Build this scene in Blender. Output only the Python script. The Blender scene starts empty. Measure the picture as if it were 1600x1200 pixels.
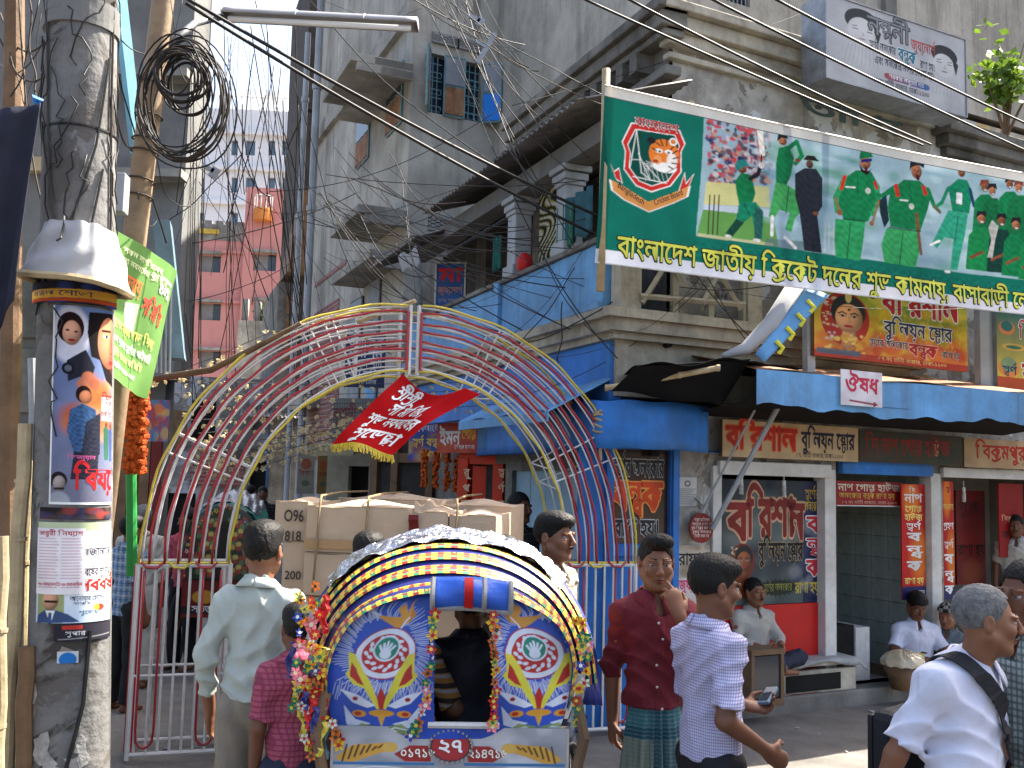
import bpy,math,random
import numpy as np
from mathutils import Vector,Matrix,Euler
SC = bpy.context.scene
COL = SC.collection
CAM_H,PITCH,ROLL,FPX = 1.78,0.095,0.026,1560.0
cam_d = bpy.data.cameras.new('camera')
cam_d.sensor_width = 36.0
cam_d.lens = 36.0 * FPX / 1600.0
cam_d.clip_end = 600.0
cam_d.clip_start = 0.05
cam = bpy.data.objects.new('camera',cam_d)
COL.objects.link(cam)
CAM_R = Matrix.Rotation(math.pi / 2 + PITCH,3,'X') @ Matrix.Rotation(ROLL,3,'Z')
CAM_P = Vector((0,0,CAM_H))
cam.matrix_world = Matrix.Translation(CAM_P) @ CAM_R.to_4x4()
SC.camera = cam
SUN_AZ,SUN_EL = 34.0,50.0        # azimuth measured from +X (picture right) towards +Y (away)
world = bpy.data.worlds.new('World'); SC.world = world
world.use_nodes = True
wn = world.node_tree.nodes; wl = world.node_tree.links
bg = wn['Background']
sky = wn.new('ShaderNodeTexSky'); sky.sky_type = 'NISHITA'; sky.sun_disc = False
sky.sun_elevation = math.radians(SUN_EL)
sky.sun_rotation = math.radians(90 - SUN_AZ)
sky.air_density = 1.0; sky.dust_density = 6.0; sky.ozone_density = 1.0
wl.new(sky.outputs['Color'],bg.inputs['Color'])
bg.inputs['Strength'].default_value = 0.125
sun_d = bpy.data.lights.new('sun','SUN'); sun_d.energy = 5.0; sun_d.angle = math.radians(0.5)
sun_d.color = (1.0,0.93,0.82)
sun = bpy.data.objects.new('sun',sun_d); COL.objects.link(sun)
_s = Vector((math.cos(math.radians(SUN_AZ)) * math.cos(math.radians(SUN_EL)),math.sin(math.radians(SUN_AZ)) * math.cos(math.radians(SUN_EL)),math.sin(math.radians(SUN_EL))))
sun.rotation_euler = _s.to_track_quat('Z','Y').to_euler()
SC.view_settings.view_transform = 'Standard'
SC.view_settings.look = 'None'
SC.view_settings.exposure = 2.0
SC.view_settings.gamma = 1.0
SC.view_settings.use_curve_mapping = False
SC.render.engine = 'CYCLES'
SC.cycles.max_bounces = 5
SC.cycles.diffuse_bounces = 2
SC.cycles.transparent_max_bounces = 12
SC.cycles.caustics_reflective = False
SC.cycles.caustics_refractive = False
SC.cycles.use_denoising = True
rnd = random.Random(7)
nrs = np.random.RandomState(5)
def ray(px,py):
 return (CAM_R @ Vector(((px - 800) / FPX,(600 - py) / FPX,-1.0))).normalized()
def at(px,py,Y):
 d = ray(px,py)
 return CAM_P + d * (Y / d.y)
def ground_at(px,py,z=0.0):
 d = ray(px,py)
 return CAM_P + d * ((z - CAM_H) / d.z)
class Fr:
 """A vertical plane of the place: origin, direction along it, outward normal."""
 def __init__(s,o,u,flip=False):
  s.o = Vector((o[0],o[1],0)); s.u = Vector((u[0],u[1],0)).normalized()
  n = Vector((s.u.y,-s.u.x,0))
  s.n = -n if flip else n
  s.flip = flip
 def pt(s,u,d,z):
  return s.o + s.u * u + s.n * d + Vector((0,0,z))
 def hit(s,px,py,d=0.0):
  r = ray(px,py)
  t = ((s.o + s.n * d) - CAM_P).dot(s.n) / r.dot(s.n)
  p = CAM_P + r * t
  return ((p - s.o).dot(s.u),p.z)
 def rect(s,x0,y0,x1,y1,d=0.0):
  """top-left and bottom-right picture corner -> (u_left, z_bottom, u_right, z_top)"""
  ul,zt = s.hit(x0,y0,d); ur,zb = s.hit(x1,y1,d)
  return ul,zb,ur,zt
 def shift(s,u,d):
  f = Fr((0,0),(s.u.x,s.u.y),s.flip); f.o = s.pt(u,d,0); return f
UA = (0.885,0.466)
UB = (-0.395,0.919)
FA = Fr((1.2,7.7),UA)                 # right-hand facade of the corner house
FB = Fr((1.2,7.7),UB,True)           # its left-hand facade, along the lane
GA = Fr((-1.62,14.4),UA)              # tall grey house
GB = Fr((-1.62,14.4),UB,True)
FC = Fr((0.0,1.0),(1,0))             # any camera-facing plane; use shift
def camfr(Y,yaw=0.0,x=0.0):
 return Fr((x,Y),(math.cos(yaw),math.sin(yaw)))
def tag(o,label=None,cat=None,group=None,kind=None):
 if label: o['label'] = label
 if cat: o['category'] = cat
 if group: o['group'] = group
 if kind: o['kind'] = kind
 return o
def thing(name,label,cat,loc=(0,0,0),group=None):
 o = bpy.data.objects.new(name,None)
 o.empty_display_size = 0.1
 COL.objects.link(o); o.location = loc
 return tag(o,label,cat,group)
def worldloc(o):
 v = Vector(o.location)
 while o.parent:
  o = o.parent; v = v + Vector(o.location)
 return v
def copy_tree(o,parent=None):
 c = o.copy(); COL.objects.link(c); c.parent = parent
 for ch in list(o.children):
  copy_tree(ch,c)
 return c
class MB:
 def __init__(s):
  s.v = []; s.f = []; s.m = []
 def quad(s,a,b,c,d,m=0):
  i = len(s.v); s.v += [Vector(a),Vector(b),Vector(c),Vector(d)]; s.f.append((i,i + 1,i + 2,i + 3)); s.m.append(m); return s
 def poly(s,pts,m=0):
  i = len(s.v); s.v += [Vector(p) for p in pts]; s.f.append(tuple(range(i,i + len(pts)))); s.m.append(m); return s
 def hexa(s,p,m=0):
  """8 corners: 0-3 bottom ring, 4-7 top ring"""
  i = len(s.v); s.v += [Vector(q) for q in p]
  for f in ((3,2,1,0),(4,5,6,7),(0,1,5,4),(1,2,6,5),(2,3,7,6),(3,0,4,7)):
   s.f.append(tuple(i + k for k in f)); s.m.append(m)
  return s
 def box(s,x0,y0,z0,x1,y1,z1,m=0):
  return s.hexa([(x0,y0,z0),(x1,y0,z0),(x1,y1,z0),(x0,y1,z0),(x0,y0,z1),(x1,y0,z1),(x1,y1,z1),(x0,y1,z1)],m)
 def fbox(s,F,u0,u1,d0,d1,z0,z1,m=0):
  """box in a frame"""
  return s.hexa([F.pt(u0,d0,z0),F.pt(u1,d0,z0),F.pt(u1,d1,z0),F.pt(u0,d1,z0),F.pt(u0,d0,z1),F.pt(u1,d0,z1),F.pt(u1,d1,z1),F.pt(u0,d1,z1)],m)
 def cbox(s,c,size,R=None,m=0):
  c = Vector(c); hx,hy,hz = size[0] / 2,size[1] / 2,size[2] / 2
  R = R or Matrix.Identity(3)
  return s.hexa([c + R @ Vector(q) for q in ((-hx,-hy,-hz),(hx,-hy,-hz),(hx,hy,-hz),(-hx,hy,-hz),(-hx,-hy,hz),(hx,-hy,hz),(hx,hy,hz),(-hx,hy,hz))],m)
 def tube(s,pts,r,n=8,m=0,cap=True,flat=None):
  pts = [Vector(p) for p in pts]
  rs = r if isinstance(r,(list,tuple)) else [r] * len(pts)
  base = len(s.v); up = None
  for k,p in enumerate(pts):
   t = (pts[min(k + 1,len(pts) - 1)] - pts[max(k - 1,0)])
   if t.length < 1e-9: t = Vector((0,0,1))
   t.normalize()
   if up is None:
    up = Vector((0,0,1)) if abs(t.z) < 0.9 else Vector((1,0,0))
   a = t.cross(up)
   if a.length < 1e-6: a = t.cross(Vector((0,1,0)))
   a.normalize(); b = a.cross(t).normalized(); up = b
   for j in range(n):
    w = 2 * math.pi * j / n
    s.v.append(p + (a * math.cos(w) + b * math.sin(w)) * rs[k])
  for k in range(len(pts) - 1):
   for j in range(n):
    s.f.append((base + k * n + j,base + k * n + (j + 1) % n,base + (k + 1) * n + (j + 1) % n,base + (k + 1) * n + j)); s.m.append(m)
  if cap:
   s.f.append(tuple(base + j for j in reversed(range(n)))); s.m.append(m)
   e = base + (len(pts) - 1) * n
   s.f.append(tuple(e + j for j in range(n))); s.m.append(m)
  return s
 def sheet(s,fn,nu,nv,m=0,thick=0.0):
  """fn(u,v)->point, u,v in 0..1"""
  b = len(s.v)
  for j in range(nv + 1):
   for i in range(nu + 1):
    s.v.append(Vector(fn(i / nu,j / nv)))
  for j in range(nv):
   for i in range(nu):
    a = b + j * (nu + 1) + i
    s.f.append((a,a + 1,a + nu + 2,a + nu + 1)); s.m.append(m)
  return s
 def ball(s,c,r,n=8,m=0,sq=(1,1,1)):
  b = len(s.v); c = Vector(c); k = max(3,n // 2)
  s.v.append(c + Vector((0,0,r * sq[2])))
  for i in range(1,k):
   t = math.pi * i / k
   for j in range(n):
    w = 2 * math.pi * j / n
    s.v.append(c + Vector((math.sin(t) * math.cos(w) * r * sq[0],math.sin(t) * math.sin(w) * r * sq[1],math.cos(t) * r * sq[2])))
  s.v.append(c - Vector((0,0,r * sq[2])))
  for j in range(n):
   s.f.append((b,b + 1 + j,b + 1 + (j + 1) % n)); s.m.append(m)
  for i in range(k - 2):
   for j in range(n):
    a = b + 1 + i * n; s.f.append((a + j,a + n + j,a + n + (j + 1) % n,a + (j + 1) % n)); s.m.append(m)
  a = b + 1 + (k - 2) * n; e = len(s.v) - 1
  for j in range(n):
   s.f.append((a + j,e,a + (j + 1) % n)); s.m.append(m)
  return s
 def build(s,name,mats,parent=None,smooth=False,bevel=0.0,solid=0.0):
  if not isinstance(mats,(list,tuple)): mats = [mats]
  if parent is not None:
   org = worldloc(parent)
  else:
   xs = [p.x for p in s.v]; ys = [p.y for p in s.v]; zs = [p.z for p in s.v]
   org = Vector(((min(xs) + max(xs)) / 2,(min(ys) + max(ys)) / 2,min(zs)))
  me = bpy.data.meshes.new(name)
  me.from_pydata([tuple(p - org) for p in s.v],[],s.f)
  for m in mats: me.materials.append(m)
  if len(mats) > 1: me.polygons.foreach_set('material_index',s.m)
  if smooth: me.polygons.foreach_set('use_smooth',[True] * len(me.polygons))
  me.update()
  o = bpy.data.objects.new(name,me); COL.objects.link(o)
  if parent is not None: o.parent = parent
  else: o.location = org
  if solid:
   md = o.modifiers.new('s','SOLIDIFY'); md.thickness = solid; md.offset = 0
  if bevel:
   md = o.modifiers.new('b','BEVEL'); md.width = bevel; md.segments = 2; md.limit_method = 'ANGLE'
  return o
_mc = {}
def mat(name,col,rough=0.75,var=0.25,scale=6.0,bump=0.15,metal=0.0,dirt=0.0,dirtcol=(0.05,0.045,0.04),bscale=None,spec=0.3,streak=0.0,transl=0.0,coat=0.0,gen=False):
 if name in _mc: return _mc[name]
 m = bpy.data.materials.new(name); m.use_nodes = True; _mc[name] = m
 nt = m.node_tree; N = nt.nodes; L = nt.links
 P = N['Principled BSDF']
 P.inputs['Roughness'].default_value = rough; P.inputs['Metallic'].default_value = metal
 P.inputs['Specular IOR Level'].default_value = spec
 if coat: P.inputs['Coat Weight'].default_value = coat
 tc = N.new('ShaderNodeTexCoord'); src = tc.outputs['Generated' if gen else 'Object']
 n1 = N.new('ShaderNodeTexNoise'); n1.inputs['Scale'].default_value = scale; n1.inputs['Detail'].default_value = 8; n1.inputs['Roughness'].default_value = 0.65
 L.new(src,n1.inputs['Vector'])
 mr = N.new('ShaderNodeMapRange'); mr.inputs[1].default_value = 0.3; mr.inputs[2].default_value = 0.7; mr.inputs[3].default_value = 1 - var; mr.inputs[4].default_value = 1 + var
 L.new(n1.outputs['Fac'],mr.inputs[0])
 mx = N.new('ShaderNodeMix'); mx.data_type = 'RGBA'; mx.blend_type = 'MULTIPLY'; mx.inputs[0].default_value = 1.0
 mx.inputs[6].default_value = (*col,1); L.new(mr.outputs[0],mx.inputs[7])
 out = mx.outputs[2]
 def blend(fac,c2):
  nonlocal out
  b = N.new('ShaderNodeMix'); b.data_type = 'RGBA'; L.new(fac,b.inputs[0]); L.new(out,b.inputs[6]); b.inputs[7].default_value = (*c2,1); out = b.outputs[2]
 def band(sc,lo,hi,amt,vs=(1,1,1),det=6):
  mp = N.new('ShaderNodeMapping'); mp.inputs['Scale'].default_value = vs; L.new(src,mp.inputs[0])
  n = N.new('ShaderNodeTexNoise'); n.inputs['Scale'].default_value = sc; n.inputs['Detail'].default_value = det; n.inputs['Roughness'].default_value = 0.7
  L.new(mp.outputs[0],n.inputs['Vector'])
  r = N.new('ShaderNodeMapRange'); r.inputs[1].default_value = lo; r.inputs[2].default_value = hi; r.inputs[3].default_value = 0; r.inputs[4].default_value = amt
  L.new(n.outputs['Fac'],r.inputs[0]); return r.outputs[0]
 if dirt: blend(band(scale * 0.35,0.45,0.68,dirt),dirtcol)
 if streak: blend(band(2.4,0.5,0.72,streak,(1,1,0.12)),dirtcol)
 if streak > .3: blend(band(5.5,0.56,0.70,streak * .7,(1,1,0.05)),tuple(c * .6 for c in dirtcol))
 L.new(out,P.inputs['Base Color'])
 if bump:
  n2 = N.new('ShaderNodeTexNoise'); n2.inputs['Scale'].default_value = bscale or scale * 5; n2.inputs['Detail'].default_value = 6
  L.new(src,n2.inputs['Vector'])
  b = N.new('ShaderNodeBump'); b.inputs['Strength'].default_value = bump; b.inputs['Distance'].default_value = 0.02
  L.new(n2.outputs['Fac'],b.inputs['Height']); L.new(b.outputs[0],P.inputs['Normal'])
 if transl:
  T = N.new('ShaderNodeBsdfTranslucent'); L.new(out,T.inputs['Color'])
  ms = N.new('ShaderNodeMixShader'); ms.inputs[0].default_value = transl
  L.new(P.outputs[0],ms.inputs[1]); L.new(T.outputs[0],ms.inputs[2]); L.new(ms.outputs[0],N['Material Output'].inputs['Surface'])
 return m
def print_mat(name,rough=0.5,transl=0.0,spec=0.3,wear=0.12,bump=0.05):
 """flat print: colours from the mesh's colour attribute, with a little grime"""
 if name in _mc: return _mc[name]
 m = bpy.data.materials.new(name); m.use_nodes = True; _mc[name] = m
 nt = m.node_tree; N = nt.nodes; L = nt.links; P = N['Principled BSDF']
 P.inputs['Roughness'].default_value = rough; P.inputs['Specular IOR Level'].default_value = spec
 a = N.new('ShaderNodeVertexColor'); a.layer_name = 'Col'
 tc = N.new('ShaderNodeTexCoord')
 n1 = N.new('ShaderNodeTexNoise'); n1.inputs['Scale'].default_value = 5; n1.inputs['Detail'].default_value = 7
 L.new(tc.outputs['Object'],n1.inputs['Vector'])
 mr = N.new('ShaderNodeMapRange'); mr.inputs[1].default_value = 0.3; mr.inputs[2].default_value = 0.7; mr.inputs[3].default_value = 1 - wear; mr.inputs[4].default_value = 1 + wear
 L.new(n1.outputs['Fac'],mr.inputs[0])
 mx = N.new('ShaderNodeMix'); mx.data_type = 'RGBA'; mx.blend_type = 'MULTIPLY'; mx.inputs[0].default_value = 1.0
 L.new(a.outputs['Color'],mx.inputs[6]); L.new(mr.outputs[0],mx.inputs[7]); L.new(mx.outputs[2],P.inputs['Base Color'])
 if bump:
  b = N.new('ShaderNodeBump'); b.inputs['Strength'].default_value = bump; b.inputs['Distance'].default_value = 0.02
  L.new(n1.outputs['Fac'],b.inputs['Height']); L.new(b.outputs[0],P.inputs['Normal'])
 if transl:
  T = N.new('ShaderNodeBsdfTranslucent'); L.new(mx.outputs[2],T.inputs['Color'])
  ms = N.new('ShaderNodeMixShader'); ms.inputs[0].default_value = transl
  L.new(P.outputs[0],ms.inputs[1]); L.new(T.outputs[0],ms.inputs[2]); L.new(ms.outputs[0],N['Material Output'].inputs['Surface'])
 return m
def peel_mat(name,base,patches,scale=2.2,streak=0.5):
 """old plaster with flaked paint and remnants of paper"""
 m = mat(name,base,0.9,0.3,5,0.5,dirt=0.55,dirtcol=(0.07,0.062,0.055),streak=streak,bscale=22)
 nt = m.node_tree; N = nt.nodes; L = nt.links; P = N['Principled BSDF']
 cur = P.inputs['Base Color'].links[0].from_socket
 tc = N.new('ShaderNodeTexCoord')
 for i,(c,lo,sc) in enumerate(patches):
  mp = N.new('ShaderNodeMapping'); mp.inputs['Location'].default_value = (i * 7.3,i * 3.1,i * 1.7); L.new(tc.outputs['Object'],mp.inputs[0])
  n = N.new('ShaderNodeTexNoise'); n.inputs['Scale'].default_value = sc; n.inputs['Detail'].default_value = 9; n.inputs['Roughness'].default_value = 0.62; n.inputs['Distortion'].default_value = 0.6
  L.new(mp.outputs[0],n.inputs['Vector'])
  r = N.new('ShaderNodeMapRange'); r.inputs[1].default_value = lo; r.inputs[2].default_value = lo + 0.025; L.new(n.outputs['Fac'],r.inputs[0])
  b = N.new('ShaderNodeMix'); b.data_type = 'RGBA'; L.new(r.outputs[0],b.inputs[0]); L.new(cur,b.inputs[6]); b.inputs[7].default_value = (*c,1); cur = b.outputs[2]
 L.new(cur,P.inputs['Base Color'])
 return m
def S(c):
 """sRGB 0..255 -> linear"""
 r = []
 for x in c:
  x = x / 255.0
  r.append(x / 12.92 if x <= 0.04045 else ((x + 0.055) / 1.055) ** 2.4)
 return tuple(r)
_gc = {}; _g0 = {}
def _outline(ch):
 if ch in _g0: return _g0[ch]
 def mesh(body):
  c = bpy.data.curves.new('glyph','FONT'); c.body = body; c.fill_mode = 'FRONT'; c.resolution_u = 3
  o = bpy.data.objects.new('glyph',c); COL.objects.link(o)
  bpy.context.view_layer.update()
  me = o.evaluated_get(bpy.context.evaluated_depsgraph_get()).to_mesh()
  v = np.array([(p.co.x,p.co.y) for p in me.vertices]).reshape(-1,2)
  f = [tuple(p.vertices) for p in me.polygons]
  bpy.data.objects.remove(o); bpy.data.curves.remove(c)
  return v,f
 v,f = mesh(ch); v2,_ = mesh(ch + '|')
 adv = v2[:,0].max() - 0.168
 if ch == ' ': v,f,adv = np.zeros((0,2)),[],0.3
 _g0[ch] = (v,f,adv); return _g0[ch]
def _march(D,xs,ys):
 """filled marching squares of D<0; rows of full cells merged into strips"""
 V,F = [],[]
 ny,nx = D.shape
 I = D < 0
 for j in range(ny - 1):
  i = 0
  while i < nx - 1:
   c = (I[j,i],I[j,i + 1],I[j + 1,i + 1],I[j + 1,i])
   if not any(c): i += 1; continue
   if all(c):
    k = i
    while k + 1 < nx - 1 and I[j,k + 2] and I[j + 1,k + 2]: k += 1
    b = len(V); V += [(xs[i],ys[j]),(xs[k + 1],ys[j]),(xs[k + 1],ys[j + 1]),(xs[i],ys[j + 1])]; F.append((b,b + 1,b + 2,b + 3)); i = k + 1; continue
   co = [(xs[i],ys[j],D[j,i]),(xs[i + 1],ys[j],D[j,i + 1]),(xs[i + 1],ys[j + 1],D[j + 1,i + 1]),(xs[i],ys[j + 1],D[j + 1,i])]
   b = len(V)
   for k in range(4):
    p,q = co[k],co[(k + 1) % 4]
    if p[2] < 0: V.append(p[:2])
    if (p[2] < 0) != (q[2] < 0):
     t = p[2] / (p[2] - q[2]); V.append((p[0] + (q[0] - p[0]) * t,p[1] + (q[1] - p[1]) * t))
   F.append(tuple(range(b,len(V)))); i += 1
 return np.array(V),F
def glyph(ch,off=0.0):
 off = round(off,3); k = (ch,off)
 if k in _gc: return _gc[k]
 v,f,adv = _outline(ch)
 if len(v) and off > 0:
  cnt = {}
  for q in f:
   for a,b in zip(q,q[1:] + q[:1]):
    e = (min(a,b),max(a,b)); cnt[e] = cnt.get(e,0) + 1
  E = np.array([e for e,c in cnt.items() if c == 1])
  A,B_ = v[E[:,0]],v[E[:,1]]
  h = 0.03; lo = v.min(0) - off - 2 * h; hi = v.max(0) + off + 2 * h
  xs = np.arange(lo[0],hi[0] + h,h); ys = np.arange(lo[1],hi[1] + h,h)
  X,Y = np.meshgrid(xs,ys); P = np.stack([X,Y],-1)[:,:,None,:]
  d = B_ - A; t = np.clip(((P - A) * d).sum(-1) / ((d * d).sum(-1) + 1e-12),0,1)
  D = np.sqrt((((P - A) - t[...,None] * d) ** 2).sum(-1).min(-1))
  ins = np.zeros(X.shape,bool)
  for T in f:
   w = v[list(T)]; n = len(w); c1 = np.ones(X.shape,bool); c2 = np.ones(X.shape,bool)
   for i in range(n):
    p,q = w[i],w[(i + 1) % n]; cr = (q[0] - p[0]) * (Y - p[1]) - (q[1] - p[1]) * (X - p[0]); c1 &= cr >= 0; c2 &= cr <= 0
   ins |= c1 | c2
  D = np.where(ins,-D,D) - off
  v,f = _march(D,xs,ys)
 _gc[k] = (v,f,adv); return _gc[k]
HAS = '\u09cd'; CONS = set('কখগঘঙচছজঝঞটঠডঢণতথদধনপফবভমযরলশষসহড়ঢ়য়ৎ')
PRE = {'ি': 'ি','ে': 'ে','ৈ': 'ৈ'}
def _stroke(pts,w):
 pts = [np.array(p,float) for p in pts]; L_,R_ = [],[]
 for i,p in enumerate(pts):
  t = pts[min(i + 1,len(pts) - 1)] - pts[max(i - 1,0)]; t = t / (np.linalg.norm(t) + 1e-9); n = np.array((-t[1],t[0])) * w / 2
  L_.append(p + n); R_.append(p - n)
 v = np.array(L_ + R_); k = len(pts)
 return v,[(i,i + 1,k + i + 1,k + i) for i in range(k - 1)]
def layout(text,off=0.0):
 """-> list of (verts, faces) and the width, in em units; conjuncts are stacked by hand"""
 text = text.replace('ড়','ড়').replace('য়','য়').replace('ঢ়','ঢ়')
 items = []; x = 0.0; i = 0; n = len(text)
 def put(ch,dx=0.0,dy=0.0,sx=1.0,sy=1.0,adv=True):
  nonlocal x
  v,f,a = glyph(ch,off)
  if len(v): items.append((v * (sx,sy) + (x + dx,dy),f))
  if adv: x += a * sx
 while i < n:
  c = text[i]
  if c in CONS:
   cl = [c]; i += 1
   while i + 1 < n and text[i] == HAS and text[i + 1] in CONS:
    cl.append(text[i + 1]); i += 2
   vow = ''
   if i < n and text[i] in 'িীুূৃেৈোৌা': vow = text[i]; i += 1
   reph = len(cl) > 1 and cl[0] == 'র'
   if reph: cl = cl[1:]
   tail = []
   while len(cl) > 1 and cl[-1] in 'রয': tail.append(cl.pop())
   if vow in PRE: put(PRE[vow])
   if vow in 'োৌ' and vow: put('ে')
   x0 = x
   if len(cl) == 1: put(cl[0])
   else:
    a = glyph(cl[0],off)[2]
    put(cl[0],0,0.22,0.92,0.645,adv=False)
    put(cl[1],0.10 + off,-0.16,0.78,0.62,adv=False)
    x += max(a * 0.92,0.1 + glyph(cl[1],off)[2] * 0.78)
   xe = x
   for t in tail:
    if t == 'র':
     items.append(_stroke([(x0 + 0.08,-0.02),(x0 + 0.2,-0.1),(x0 + 0.36,-0.1),(xe - 0.12,-0.0),(xe - 0.06,0.12)],0.075 + 2 * off))
    else: put('য',-0.02,0,0.6,1.0)
   if reph: items.append(_stroke([(xe - 0.3,0.7),(xe - 0.1,0.92),(xe - 0.02,0.92)],0.07 + 2 * off))
   if vow in 'াোৌ' and vow: put('া')
   elif vow == 'ী': put('ী')
   elif vow in 'ুূৃ' and vow:
    put(vow,0,-0.12 if len(cl) > 1 else 0,adv=False)
   continue
  if c in 'ঁ': put(c,adv=False)
  elif c == HAS: put(c,adv=False)
  else: put(c)
  i += 1
 return items,x
def text_mesh(items_list,surf,eps=0.0015):
 """items_list: (text, x, y, h, color, off, maxw, rot) in the surface's own units -> arrays"""
 V,F,C = [],[],[]
 for it in items_list:
  txt,x,y,h,col = it[:5]
  off = it[5] if len(it) > 5 else 0.012
  w = it[6] if len(it) > 6 else None
  al = it[7] if len(it) > 7 else 'c'
  rot = it[8] if len(it) > 8 else 0.0
  outl = it[9] if len(it) > 9 else None
  off = min(off * 0.72,0.03)
  for layer,(o2,cc) in enumerate(([(off + 0.042,outl)] if outl else []) + [(off,col)]):
   items,tw = layout(txt,o2)
   if tw <= 0: continue
   s = h / 0.75
   sx = s if w is None else w / tw
   x0 = {'c': -tw * sx / 2,'l': 0,'r': -tw * sx}[al]
   lay = eps * (1 + layer * 1.6) if outl else eps * 2
   for v,f in items:
    b = len(V)
    for p in v:
     lx = x0 + p[0] * sx; ly = (p[1] - 0.31) * s
     if rot: lx,ly = lx * math.cos(rot) - ly * math.sin(rot),lx * math.sin(rot) + ly * math.cos(rot)
     V.append(surf(x + lx,y + ly,lay))
    F += [tuple(b + k for k in q) for q in f]
    C += [cc] * len(f)
 return V,F,C
def color_mesh(name,V,F,C,m,parent=None,smooth=False,org=None):
 """mesh with one colour per face (or per vertex when C is an array of len(V))"""
 V = np.asarray([tuple(p) for p in V],dtype=np.float32) if not isinstance(V,np.ndarray) else V
 if parent is not None: org = np.array(worldloc(parent))
 elif org is None:
  org = np.array([(V[:,0].min() + V[:,0].max()) / 2,(V[:,1].min() + V[:,1].max()) / 2,V[:,2].min()])
 me = bpy.data.meshes.new(name)
 me.from_pydata((V - org).tolist() if len(V) < 4000 else [],[],F) if len(V) < 4000 else _fast(me,V - org,F)
 me.materials.append(m)
 at_ = me.color_attributes.new('Col','FLOAT_COLOR','POINT' if len(C) == len(V) and not isinstance(C,list) else 'CORNER')
 if at_.domain == 'POINT':
  c4 = np.ones((len(V),4),np.float32); c4[:,:3] = np.asarray(C); at_.data.foreach_set('color',c4.ravel())
 else:
  tot = np.empty(len(me.polygons),np.int32); me.polygons.foreach_get('loop_total',tot)
  c4 = np.ones((len(C),4),np.float32); c4[:,:3] = np.asarray(C,np.float32)
  at_.data.foreach_set('color',np.repeat(c4,tot,axis=0).ravel())
 if smooth: me.polygons.foreach_set('use_smooth',np.ones(len(me.polygons),bool))
 o = bpy.data.objects.new(name,me); COL.objects.link(o)
 if parent is not None: o.parent = parent
 else: o.location = org
 return o
def _fast(me,V,F):
 F = np.asarray(F,np.int32); nf,k = F.shape
 me.vertices.add(len(V)); me.vertices.foreach_set('co',np.ascontiguousarray(V,np.float32).ravel())
 me.loops.add(nf * k); me.loops.foreach_set('vertex_index',F.ravel())
 me.polygons.add(nf); me.polygons.foreach_set('loop_start',np.arange(0,nf * k,k,dtype=np.int32))
 me.update(calc_edges=True)
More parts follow.
